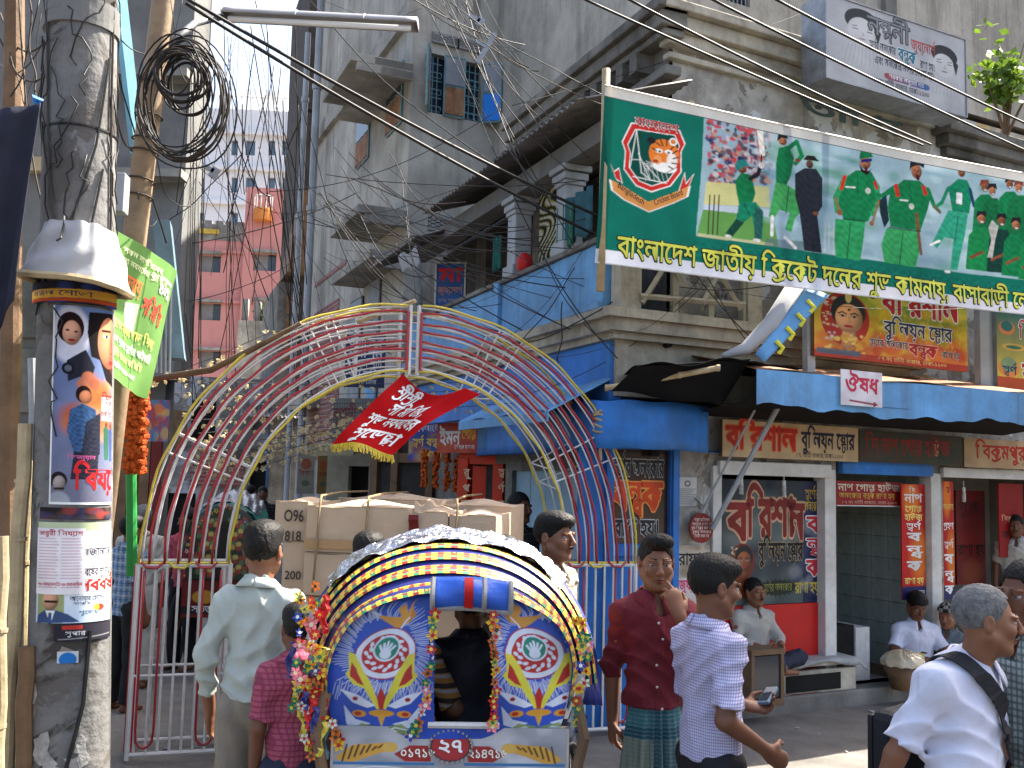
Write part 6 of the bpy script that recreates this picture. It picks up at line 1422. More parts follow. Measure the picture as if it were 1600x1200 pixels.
for u in (-.03,.03,-.34):
 for d in (.17,-.17):
  if u < -.1 and d > 0: continue
  c = MB(); c.tube([AP(u,d,2.47),AP(u,d,2.95)],.014,4); c.build('centre_post',M['iron'],arch)
 if u > -.1: c = MB(); c.tube([AP(u * 1.6,.185,2.5),AP(u * 1.6,.185,2.9)],.010,6); c.build('rope_light',M['ropeR'],arch)
c = MB(); c.tube([AP(-.34,-.17,2.86),AP(0,.17,2.98)],.018,4); c.build('centre_brace',M['bamboo'],arch)
kn = MB(); p = arc_pt(NR - 1,2.55,.17)
for j in range(5): kn.tube([p + Vector((.05 * math.cos(w + j),.05 * math.sin(w + j),.03 * (j - 2) + .02 * math.sin(w))) for w in [k * .7 for k in range(10)]],.009,5)
kn.tube([p,p + Vector((.01,0,-.28))],.013,6); tag(kn.build('rope_knot',M['bamboo']),'knotted straw rope tied to the right shoulder of the arch','rope')
br = MB(); br.tube([at(240,592,6.6),at(330,578,6.5),at(405,540,6.4),at(470,505,6.3)],[.02,.022,.02,.014],8); tag(br.build('bamboo_branch',M['wood'],smooth=True),'bent brown branch lashed to the upper left of the arch','branch')
bp2 = MB(); bp2.tube([at(948,606,6.9),at(1040,590,6.8),at(1122,575,6.7)],.02,10);
for j in (0,.33,.66,1): q = at(948,606,6.9).lerp(at(1122,575,6.7),j); bp2.tube([q - Vector((.012,0,0)),q + Vector((.012,0,0))],.024,10)
tag(bp2.build('bamboo_crossbar',M['bamboo']),'horizontal bamboo bar under the balcony corner by the black tarpaulin','pole')
fA,fB,fC,fD = at(628,578,6.6),at(752,611,6.5),at(612,706,6.35),at(519,690,6.4)
fn_ = Vector((0,-1,0))
def fsurf(x,y,e=0):
 p = fD.lerp(fC,x).lerp(fA.lerp(fB,x),y)
 p = p + Vector((0,0,-.13 * math.sin(math.pi * min(1,x * 1.25)) * y - .02 * math.sin(6 * x + 2))) + Vector((-.05 * math.sin(math.pi * y) * x,0,0))
 return p + fn_ * (e + .05 * math.sin(5 * x + 5 * y) + .02 * math.sin(11 * y + 3 * x))
fl = thing('red_flag','red cloth flag with white Bengali letters and yellow fringe blowing under the arch','flag',fsurf(.5,0))
cv = Cv(60,60,S((205,26,30))); canvas_mesh('cloth',cv,fsurf,print_mat('red_flag_cloth',.7,transl=.5,spec=.1,wear=.08),fl,1,1)
letter([('শ্রীশ্রী',.22,.84,.17,WHT,.03,.26),('সমিতির',.47,.63,.19,WHT,.03,.52),('শুভ নববর্ষের',.50,.42,.17,WHT,.03,.78),('শুভেচ্ছা',.52,.18,.19,WHT,.035,.70)],fsurf,fl,1,1,.005)
c = MB()
for k in range(90): p = fsurf(k / 89,0); c.tube([p,p + Vector((rnd.uniform(-.012,.012),0,-rnd.uniform(.025,.06)))],.005,4)
tag(c.build('fringe',M['ropeY'],fl),kind='stuff')
rt = thing('rolled_banner','white and blue rolled cloth banner hanging from the big banner above the street awning','banner',at(1150,550,7.0))
q = [at(1247,440,7.2),at(1205,505,7.1),at(1165,545,7.05),at(1130,556,7.0)]
c = MB(); c.tube(q,[.062,.06,.048,.02],12); c.build('roll',M['cloth'],rt,smooth=True)
c = MB(); c.sheet(lambda s,t: q[0].lerp(q[2],s) + Vector((.06 + .16 * t * (1 - s * .6),-.03,-.04 - .06 * t)),10,6); c.build('blue_flap',M['ltblue'],rt,smooth=True,solid=.004)
for k in range(4):
 c = MB(); p = q[0].lerp(q[2],.15 + .2 * k) + Vector((.11,-.045,-.07)); c.tube([p,p + Vector((.05,0,-.05)),p + Vector((.02,0,-.09))],.016,5); c.build('yellow_letter',mat('yellow_print',S((215,210,60)),.6,.1),rt)
for (x0,y0,x1,y1,Ya,Yb,r,lab) in ((1222,624,1113,826,7.4,7.75,.020,'thick grey-blue iron strut holding up the street awning'),(1190,620,1096,800,7.4,7.8,.009,'thin iron rod running beside the thick awning strut')):
 c = MB(); c.tube([at(x0,y0,Ya),at(x1,y1,Yb)],r,6); tag(c.build('awning_strut',M['pipe']),lab,'strut')
for (px,py,d,lab) in ((1158,765,.03,'spiral bulb hanging left of the printed window, by the strut'),(1225,770,.03,'spiral bulb hanging in front of the printed window'),(1506,778,-.1,'spiral bulb hanging in front of the maroon board')):
 h = FA.hit(px,py,d); p = FA.pt(h[0],d,h[1]); t = thing('spiral_bulb',lab,'light bulb',p)
 c = MB(); c.tube([p + Vector((.014 * math.cos(w * .9),.014 * math.sin(w * .9),-.035 + w * .0022)) for w in range(36)],.007,5); c.build('spiral',M['whitep'],t,smooth=True)
 c = MB(); c.tube([p + Vector((0,0,.045)),p + Vector((0,0,.1))],.016,8); c.tube([p + Vector((0,0,.1)),p + Vector((0,0,.16))],.004,4); c.build('socket',M['whitep'],t)
b = thing('stone_bench','low stone block bench with an opening, in front of the red shop panel','bench',FA.pt(1.35,.0,.13))
q0 = FA.hit(1207,1085,.12); q1 = FA.hit(1325,1085,.05); zt_ = .34
c = MB(); c.fbox(FA,q0[0],q1[0],.08,.14,.13,zt_ - .09 + .06); c.fbox(FA,q1[0] - .07,q1[0],-.3,.08,.13,zt_); c.fbox(FA,q0[0],q0[0] + .07,-.3,.08,.13,zt_); c.build('block',M['beige'],b,bevel=.008)
c = MB(); c.fbox(FA,q0[0] - .02,q1[0] + .02,-.32,.15,zt_,zt_ + .04); c.build('top_slab',M['beige'],b,bevel=.006)
c = MB(); c.fbox(FA,q0[0] + .12,q1[0] - .18,.141,.146,.15,zt_ - .06); c.build('opening',M['dark'],b)
cl = thing('grey_bench_cloth','pale grey cloth spread over the stone bench','cloth',FA.pt((q0[0] + q1[0]) / 2,0,zt_ + .04))
def bcl(s,t):
 u = q0[0] - .04 + (q1[0] - q0[0] + .14) * s; d = -.30 + .50 * t; z = zt_ + .048
 ex = max(0,d - .155) + max(0,u - q1[0] - .02) * .9; return FA.pt(u,min(d,.17),z - ex * (.8 + .5 * math.sin(9 * s)) + .003 * math.sin(14 * s + 6 * t))
c = MB(); c.sheet(bcl,26,16); c.build('sheet',mat('grey_cloth',(0.34,0.35,0.35),.9,.15,6,.2,dirt=.3),cl,smooth=True,solid=.006)
mt = MB(); mt.sheet(lambda s,t: FA.pt(q0[0] - .25 + .75 * s,.02 + .12 * t,.138 + .006 * math.sin(9 * s + 4 * t)),14,5); tag(mt.build('red_mat',M['maroon'],smooth=True,solid=.008),'crumpled dark red mat on the step in front of the stone bench','mat')
mt = MB(); mt.sheet(lambda s,t: FA.pt(q0[0] - .85 + .7 * s,-.0 + .16 * t,.138 + .006 * math.sin(7 * s + 4 * t)),14,5); tag(mt.build('blue_mat',mat('blue_grey_cloth',(0.06,0.09,0.14),.9,.2),smooth=True,solid=.008),'dark blue mat on the step left of the red mat','mat')
rs = FA.hit(1190,1045,.0); c = MB(); c.fbox(FA,q0[0] - .2,q0[0] + .22,-.02,.16,.36,.40); c.fbox(FA,q0[0] - .19,q0[0] + .2,0,.14,.13,.36); tag(c.build('red_stool',M['red'],bevel=.01),'low red stool beside the stone bench','stool')
ct = thing('white_counter','small white sided counter box in the tiled shop','counter',FA.pt(s2[0] + .3,-.1,.13)); k0 = FA.hit(1308,1000,-.15); k1 = FA.hit(1330,1000,-.15); k2 = FA.hit(1359,1000,-.1)
c = MB(); c.fbox(FA,s2[0] + .03,k1[0],-.5,-.12,.13,.60); c.build('dark_side',M['dark'],ct); c = MB(); c.fbox(FA,k1[0] + .002,k2[0],-.5,-.1,.13,.58); c.build('white_side',M['whitep'],ct,bevel=.004)
wp = FA.rect(1374,808,1402,852,-1.66); c = MB(); c.fbox(FA,wp[0],wp[2],-1.68,-1.65,wp[1],wp[3]); tag(c.build('wall_picture',M['wood'],bevel=.004),'dark brown framed panel hanging on the tiled wall','picture')
for k in range(14):
 a = rnd.uniform(-70,70); z = rnd.uniform(2.4,4.1); P_ = []
 for j in range(12):
  a += rnd.uniform(-14,14); z -= rnd.uniform(.0,.09); x,y,r = pole_c(z); an = math.radians(a); P_.append((x + (r + .012) * math.sin(an),y - (r + .012) * math.cos(an),z))
 c = MB(); c.tube(P_,.0035,4); c.build('pole_wire',M['cable'],pole,smooth=True)
def flower_string(pts,n,lab,r=.017):
 P_ = [Vector(p) for p in pts]; t = thing('flower_light_string',lab,'string lights',P_[len(P_) // 2],'strings of small cream flower lights')
 def ev(s):
  x = s * (len(P_) - 1); i = min(int(x),len(P_) - 2); return P_[i].lerp(P_[i + 1],x - i)
 c = MB(); c.tube([ev(k / 40) for k in range(41)],.003,3); c.build('wire',M['cable2'],t)
 c = MB()
 for k in range(n):
  p = ev((k + rnd.uniform(-.4,.4)) / n % 1) + Vector((rnd.uniform(-.03,.03),rnd.uniform(-.03,.03),-rnd.uniform(.0,.06))); d = Vector((rnd.uniform(-1,1),rnd.uniform(-1,0),rnd.uniform(-1,.3))).normalized(); s_ = rnd.uniform(.7,1.3) * r
  a = d.cross(Vector((.3,.2,1))).normalized(); b = d.cross(a)
  for w in range(5):
   v1 = a * math.cos(w * 1.256) + b * math.sin(w * 1.256); v2 = a * math.cos(w * 1.256 + 1.0) + b * math.sin(w * 1.256 + 1.0); c.poly([p,p + (v1 * 1.0 + d * .9) * s_,p + (v1 + v2 + d * 1.6) * s_ * .75,p + (v2 + d * .9) * s_])
 tag(c.build('flowers',M['petal'],t),kind='stuff')
for i in range(7):
 y0 = 583 + 13 * i; lab = ['topmost flower light string under the arch crown','second flower light string below the arch crown','flower light string crossing just above the red flag','flower light string passing behind the red flag','sagging flower light string left of the red flag','flower light string in front of the far grey wall','lowest flower light string near the far awning'][i]
 x1 = 800 if i < 4 else 520
 flower_string([at(262 + 12 * i,y0 + 10 + 8 * i,7.2),at(360,y0 + 14 + 6 * i,7.6),at(470,y0 + 18 + 3 * i,8),at(x1 * .5 + 290,y0 + 16,8),at(x1,y0 + 8,8.2)],30 if i < 4 else 38,lab)
for i in range(4): flower_string([at(300,690 + 12 * i,9),at(370,712 + 9 * i,9),at(470,668 + 14 * i,9.5),at(520,668 + 8 * i,9.5)],30,['low bulb string','second low bulb string','third low bulb string','bottom bulb string'][i] + ' of the cluster right of the left arch leg',.02)
flower_string([at(205,600,6.9),at(262,585,6.8),at(330,560,6.8),at(420,520,6.8),at(520,500,6.9),at(640,570,7)],40,'flower light string following the outer left curve of the arch')
def garland(p,w,h,n,lab,r=.02,name='marigold_garland'):
 t = thing(name,lab,'garland',p); c = MB()
 for k in range(n):
  c.ball(Vector(p) + Vector((rnd.uniform(-w / 2,w / 2),rnd.uniform(-.05,.03),rnd.uniform(0,h))),rnd.uniform(.7,1.2) * r,5)
 tag(c.build('flowers',M['mari'],t),kind='stuff')
garland(at(210,738,6.6),30 * 6.6 / FPX,128 * 6.6 / FPX,560,'thick curtain of orange marigolds behind the concrete pole')
for x,lab in ((662,'first orange marigold garland from the left in the dark shop'),(680,'second orange marigold garland from the left in the dark shop'),(698,'third orange marigold garland, next to the shop pillar'),(712,'shortest orange marigold garland by the orange pillar')):
 garland(at(x,770 - (712 - x) * .2,11.6),.06,.42,60,lab,.022)
gp = MB(); gp.tube([at(205,735,6.8),at(206,900,6.8)],.035,10); tag(gp.build('green_post',mat('bright_green_paint',S((50,150,70)),.5,.1)),'bright green painted post under the marigold curtain','post')
rs2 = thing('red_stall_front','dark red stall boards left of the arch behind the marigolds','stall',at(222,900,8.0)); f = camfr(8.8,0,0); q = f.rect(190,640,238,960)
for k in range(4): c = MB(); u = q[0] + (q[2] - q[0]) * k / 4; c.fbox(f,u,u + (q[2] - q[0]) / 4 - .008,-.05,0,0.0,q[3]); c.build('board',M['maroon'] if k % 2 else M['wood'],rs2)
cv = Cv(50,60,S((60,90,140))); cv.blobs(0,0,50,60,[S((200,90,50)),S((60,110,150)),S((190,150,70)),S((150,50,50))],40,3,10,.7,.5)
f = camfr(7.2,-.3,0); sign('painted_hanging_board','small multicoloured painted board hanging right of the marigold curtain',f,f.rect(226,625,262,690),0,cv,None,.01,M['wood'],cat='painted board')
mtc = thing('patterned_mat','yellow and black swirl patterned screen between the balcony columns','screen',FB.pt(2.4,PB - .2,zb + .6))
u0_,u1_ = bz(856,340)[0],bz(806,340)[0]; zt0_ = FB.hit(830,310,PB - .2)[1]; zb0_ = zb + .5
cv = Cv(60,90,S((170,158,70)));
X_,Y_ = np.meshgrid(np.arange(60),np.arange(90)); wv = np.sin((X_ * .5 + 6 * np.sin(Y_ * .12) + 4 * np.sin((X_ + Y_) * .09)) * 1.1); cv.a[wv > .25] = S((40,38,36)); cv.a[wv < -.6] = S((205,205,195))
sf,W_,H_ = flat_surf(FB,u1_,u0_,zb0_,zt0_,PB - .23); canvas_mesh('cloth',cv,sf,PRC,mtc,W_,H_)
for (px,py0,py1,w,col,lab,nm) in ((778,370,420,.16,(0.02,0.12,0.10),'dark green and red cloth hung on the balcony beside the far column','hung_cloth'),(905,300,372,.42,(0.03,0.10,0.13),'dark teal cloth hung inside the balcony beside the banner','hung_cloth'),(884,320,385,.25,(0.04,0.16,0.10),'green cloth hanging on the balcony rail near the near column','hung_cloth')):
 a = FB.hit(px,py0,PB - .05); b = FB.hit(px,py1,PB - .05); c = MB(); c.sheet(lambda s,t: FB.pt(a[0] - w / 2 + w * s,PB - .06 + .025 * math.sin(s * 14),a[1] + (b[1] - a[1]) * t * (1 + .06 * math.sin(8 * s))),14,6)
 tag(c.build(nm,mat('cloth_%d' % px,col,.85,.3,6,.1),smooth=True,solid=.004),lab,'cloth')
c = MB(); p = FB.pt(*[(lambda h: h[0])(FB.hit(812,403,PB)),PB - .05,zb + .62]); c.ball(p,.075,12,sq=(1,1,1.3)); tag(c.build('red_pot',M['red'],smooth=True),'small red pot standing on the balcony coping','pot')
wc = MB(); q = at(632,402,9); wc.sheet(lambda s,t: q + Vector((-.06 + .16 * s + .05 * t,.02 * math.sin(5 * s),.1 * s - .16 * t + .03 * math.sin(7 * s))),8,6); tag(wc.build('white_rag',M['cloth'],smooth=True,solid=.003),'white rag caught on the wires above the arch','rag')
def foliage(name,lab,cat,ctr,rx,ry,rz,n,ls,cols,stems=6,base=None,grp=None):
 t = thing(name,lab,cat,base or ctr,grp); ctr = Vector(ctr); base = Vector(base or ctr)
 c = MB()
 for k in range(stems):
  e = ctr + Vector((rnd.uniform(-rx,rx) * .8,rnd.uniform(-ry,ry) * .8,rnd.uniform(-rz,rz) * .8)); mid = base.lerp(e,.5) + Vector((rnd.uniform(-.1,.1) * rx,0,.15 * rz)); c.tube([base,mid,e],[.014 * (1 + rz),.009 * (1 + rz),.004],5)
 c.build('branches',M['wood'],t)
 for ci,col in enumerate(cols):
  c = MB()
  cl_ = [Vector((rnd.gauss(0,.5) * rx,rnd.gauss(0,.5) * ry,rnd.gauss(0,.5) * rz)) for _ in range(max(3,n // 26))]
  for k in range(n // len(cols)):
   p = ctr + rnd.choice(cl_) + Vector((rnd.gauss(0,.16) * rx,rnd.gauss(0,.16) * ry,rnd.gauss(0,.16) * rz)); d = Vector((rnd.gauss(0,1),rnd.gauss(0,1),rnd.gauss(-.4,.7))).normalized(); a = d.cross(Vector((rnd.gauss(0,1),rnd.gauss(0,1),rnd.gauss(0,1)))).normalized(); s_ = ls * rnd.uniform(.6,1.3)
   c.poly([p,p + d * s_ * .5 + a * s_ * .32,p + d * s_,p + d * s_ * .5 - a * s_ * .32])
  tag(c.build('leaves',mat('leaf_%s_%d' % (name,ci),col,.5,.35,8,.0,transl=.4),t),kind='stuff')
foliage('roof_fig_sapling','bright green sapling growing from the cornice at the right edge','plant',at(1572,112,9.3),.24,.25,.34,330,.10,[(0.12,0.20,0.02),(0.07,0.13,0.015)],9,at(1572,215,9.3))
foliage('distant_tree','sunlit tree glimpsed between the two poles at the upper left','tree',at(182,222,14),.35,.6,.5,700,.12,[(0.10,0.16,0.02),(0.04,0.08,0.015),(0.16,0.2,0.03)],8,at(178,420,14))
foliage('roof_weeds','yellow-green weeds growing on the annexe roof at the lane bend','plant',at(422,497,26.5),.5,.3,.28,260,.2,[(0.13,0.16,0.04),(0.2,0.2,0.08)],8,at(425,520,26.5))
foliage('dry_ledge_weeds','dry brown weeds and roots hanging from the balcony corner masonry','plant',FA.pt(1.05,.35,2.62),.28,.06,.10,60,.05,[(0.05,0.05,0.02)],22,FA.pt(1.25,.33,2.5))
foliage('cornice_grass','tuft of dry grass on the street cornice ledge below the banner','plant',FA.pt(1.95,.38,3.12),.3,.05,.08,70,.06,[(0.06,0.07,0.02),(0.09,0.08,0.04)],12,FA.pt(1.95,.36,3.04))
def wire(a,b,sag,r,lab,m='cable',n=22,name='overhead_wire',wob=0.0):
 a,b = Vector(a),Vector(b); c = MB(); ph = rnd.uniform(0,6)
 c.tube([a.lerp(b,k / n) - Vector((0,0,sag * 4 * (k / n) * (1 - k / n))) + Vector((wob * math.sin(k * .55 + ph),0,wob * math.sin(k * .4 + ph))) for k in range(n + 1)],r,5); o = c.build(name,M[m],smooth=True); tag(o,lab,'wire','overhead wires'); return o
wire(at(262,-20,5.6),at(935,338,7.4),.05,.012,'upper of the two thick black cables sloping from the slanted pole to the banner')
wire(at(290,5,5.6),at(928,366,7.4),.05,.012,'lower of the two thick black cables sloping from the slanted pole to the banner')
wire(at(905,-5,6),at(1442,227,7.9),.02,.009,'black cable meeting the banner top edge, lower of the pair')
wire(at(975,-5,6),at(1455,226,7.9),.03,.009,'black cable meeting the banner top edge, upper of the pair')
wire(at(1105,-5,6),at(1640,252,8),.02,.009,'shiny black cable passing just under the box sign')
wire(at(1205,-5,6),at(1640,210,8),.02,.009,'shiny black cable crossing the face of the box sign')
wire(at(800,165,7),at(1300,2,9),.05,.003,'thin wire rising from the balcony to the top of the box sign')
wlist = [((690,-5),(800,290),9,9),((695,-5),(1000,560),8,7.5),((735,-5),(830,300),9,9),((640,-5),(820,70),8,9),((660,-5),(945,165),7,7),((700,5),(945,150),7,7),((500,-5),(660,15),9,8),((420,300),(780,170),9,10),((480,0),(900,330),8,7.2),
((300,60),(420,470),8,9),((330,0),(310,560),8,8),((350,30),(370,620),9,9),((372,0),(300,480),9,8),((390,60),(400,560),9,9),((400,0),(470,300),9,11),((405,160),(520,320),9,10),((300,250),(480,330),8,11),((310,285),(470,480),8,11),((300,380),(560,300),8,10),((295,470),(470,400),8,11),((290,490),(330,700),8,9),((310,300),(320,680),9,9),((355,290),(420,520),9,9),((365,300),(355,610),9,9),
((470,330),(800,345),9,8),((470,345),(925,340),9,7.5),((505,320),(690,330),9,9),((640,345),(925,390),9,7.4),((500,300),(645,478),8,7.1),((505,305),(652,476),8,7.1),((512,300),(640,470),8,7.2),((498,310),(620,480),8.5,7.2),((520,330),(790,520),8,8),
((720,480),(950,350),8,7),((730,570),(955,330),8.2,7),((760,600),(900,420),8,7),((800,300),(965,560),8,7),((830,350),(960,540),8,7),((740,520),(955,470),8,7),((810,560),(1090,450),7.5,7.2),((800,620),(1100,445),7.4,7.2),((1090,430),(1250,560),7,7.4),((1100,425),(1280,640),7.1,7.4),((1080,440),(1600,470),7.2,8.4),((1060,450),(1300,435),7.2,7.8),((1095,430),(950,520),7.2,7),((880,470),(870,560),7.2,7.2),
((180,60),(300,90),5.5,6),((182,100),(260,380),5.5,6),((175,130),(205,230),5,5.4),((240,245),(300,320),5.5,6),((215,300),(245,345),5.5,6),((0,20),(75,60),5,4.7),((0,100),(70,60),5,4.7),((30,0),(70,330),4.8,4.7),((45,0),(60,160),4.8,4.7),((10,0),(60,170),4.9,4.7),((0,60),(72,120),4.9,4.7),((66,20),(40,160),4.8,4.8),((60,0),(15,150),4.8,4.8),((72,80),(48,165),4.7,4.8),((268,0),(300,130),5.5,5.6),((285,0),(250,110),5.5,5.5)]
g9 = random.Random(12)
for _ in range(40): x = g9.uniform(296,470); wlist.append(((x,g9.uniform(-5,250)),(x + g9.gauss(20,60),g9.uniform(300,640)),8,9.5))
for _ in range(26): wlist.append(((g9.uniform(470,640),g9.uniform(200,420)),(g9.uniform(640,930),g9.uniform(280,560)),8.5,7.4))
for _ in range(14): wlist.append(((g9.uniform(640,760),-5),(g9.uniform(800,940),g9.uniform(60,330)),9,7.4))
for i,(p,q,Ya,Yb) in enumerate(wlist):
 mx_,my_ = (p[0] + q[0]) / 2,(p[1] + q[1]) / 2
 where = ('on the wooden post at the top left' if mx_ < 80 else 'between the concrete pole and the slanted pole' if mx_ < 300 and Ya < 7 else 'in the bright gap beside the slanted pole' if mx_ < 480 else 'hanging below the banner' if mx_ > 1000 else 'across the blue balcony' if mx_ > 780 and my_ > 380 else 'across the upper grey house' if my_ < 200 else 'in the tangle above the arch')
 steep = abs(q[1] - p[1]) / (abs(q[0] - p[0]) + 1); how = 'steep' if steep > 2 else 'slanting' if steep > .5 else 'nearly level'
 wire(at(*p,Ya),at(*q,Yb),rnd.uniform(.02,.2),rnd.choice([.002,.003,.004,.005]),'thin %s wire %s' % (how,where),rnd.choice(['cable','cable','cable2']),wob=rnd.choice([0,.004,.01]))
for (px,py,Y,lab) in ((750,35,7.5,'grey metal cable clamp hanging at the wires near the grille, upper'),(760,75,7.5,'long grey strip of tin hanging from the wires by the vent grille'),(335,270,6.5,'small broken lamp bracket dangling in the gap beside the coil')):
 c = MB(); q = at(px,py,Y); R_ = Matrix.Rotation(.5,3,'Y'); c.cbox(q,(.05,.03,.07) if py != 75 else (.035,.02,.28),R_); c.cbox(q + Vector((-.04,0,.03)),(.09,.03,.03),R_); tag(c.build('cable_clamp',M['steel']),lab,'bracket')
# ================================================================== RICKSHAWS, CART, BOXES
M.update(
vinyl=mat('blue_vinyl',S((36,44,110)),0.4,0.2,6,0.2,spec=0.5,bscale=14),
dvinyl=mat('dark_lining',(0.02,0.02,0.04),0.7,0.2,6,0.1),
foil=mat('silver_foil',(0.55,0.56,0.58),0.2,0.2,9,1.0,metal=1.0,bscale=26),
chrome=mat('tin_plate',(0.55,0.56,0.58),0.3,0.25,7,0.25,metal=0.85,dirt=0.3,bscale=12),
card=mat('cardboard',(0.50,0.37,0.255),0.85,0.10,3,0.12,dirt=0.15,dirtcol=(0.2,0.14,0.09),bscale=10),
tape=mat('packing_tape',(0.38,0.22,0.10),0.35,0.1,5,0.0,spec=0.5),
rubber=mat('rubber',(0.02,0.02,0.02),0.8,0.2,8,0.1),
ropeN=mat('jute_rope',(0.26,0.19,0.10),0.9,0.3,12,0.2),
)
def petal_mesh(col,cen,r=.016,n=5):
 V,F,C = [],[],[]
 for k in range(n):
  w = 2 * math.pi * k / n; a = np.array((math.cos(w),0,math.sin(w))); b = np.array((math.cos(w + .5),0,math.sin(w + .5))); c = np.array((math.cos(w - .5),0,math.sin(w - .5)))
  i = len(V); V += [np.zeros(3),c * r * .75 + (0,-.004,0),a * r * 1.15 + (0,-.002,0),b * r * .75 + (0,-.004,0)]; F.append((i,i + 1,i + 2,i + 3)); C.append(col)
 i = len(V)
 for k in range(6): w = k * math.pi / 3; V.append(np.array((math.cos(w) * r * .36,-.006,math.sin(w) * r * .36)))
 F.append(tuple(range(i,i + 6))); C.append(cen)
 me = bpy.data.meshes.new('flower'); me.from_pydata([tuple(v) for v in V],[],F); me.materials.append(print_mat('plastic_flower',.45,wear=.1,bump=0,transl=.15))
 ca = me.color_attributes.new('Col','FLOAT_COLOR','CORNER'); c4 = []
 for f,c in zip(F,C): c4 += [(*c,1)] * len(f)
 ca.data.foreach_set('color',np.array(c4,np.float32).ravel()); return me
PET = [petal_mesh(S(a),S(b),r) for a,b,r in (((220,175,40),(170,40,30),.020),((215,215,205),(190,50,40),.018),((30,120,90),(200,190,60),.018),((190,40,40),(220,200,80),.018),((205,110,40),(60,60,40),.020),((225,130,140),(230,220,190),.022),((50,70,150),(220,220,220),.018),((200,190,60),(60,110,70),.019))]
def flowers(parent,pts,jit=.012,seed=1,out=-.01):
 g = random.Random(seed); org = worldloc(parent)
 for p in pts:
  o = bpy.data.objects.new('flower',g.choice(PET)); COL.objects.link(o); o.parent = parent
  o.location = Vector(p) - org + Vector((g.uniform(-jit,jit),out + g.uniform(-.01,.005),g.uniform(-jit,jit))); o.rotation_euler = (g.uniform(-.5,.5),g.uniform(0,6),g.uniform(-.6,.6)); s = g.uniform(.8,1.25); o.scale = (s,s,s)
def interp(tab,y):
 ys = [t[0] for t in tab]
 return float(np.interp(y,ys,[t[1] for t in tab]))
RF = camfr(3.72,0.05,0.0)
rk = thing('painted_rickshaw','cycle rickshaw seen from behind with painted blue hood, tinsel flowers and foil top','rickshaw',RF.pt(RF.hit(695,1100)[0],-.5,0))
YT,YB = 922.0,1152.0
LT = [(922,700),(926,655),(934,620),(942,596),(955,570),(970,550),(990,535),(1015,522),(1050,512),(1100,512),(1135,520),(1152,530)]
RT = [(922,735),(926,780),(934,805),(942,822),(957,850),(975,872),(1005,890),(1040,896),(1075,892),(1105,886),(1135,876),(1152,868)]
def rp_surf(x,y,e=0.0):
 py = YB + (YT - YB) * y; l = interp(LT,py); r = interp(RT,py); px = l + (r - l) * x
 u,z = RF.hit(px,py); bulge = .05 * math.sin(math.pi * min(1,max(0,x))) * math.sin(math.pi * min(1,.15 + y * .8))
 return RF.pt(u,e + bulge - .02 * y,z)
RW,RH = 300,210
cv = Cv(RW,RH,S((38,74,168)))
def rq(px,py):
 l = interp(LT,py); r = interp(RT,py); return (px - l) / (r - l) * RW,(py - YT) / (YB - YT) * RH
def both(fn):
 fn(lambda x,y: rq(x,y)); fn(lambda x,y: rq(2 * 719 - x,y))
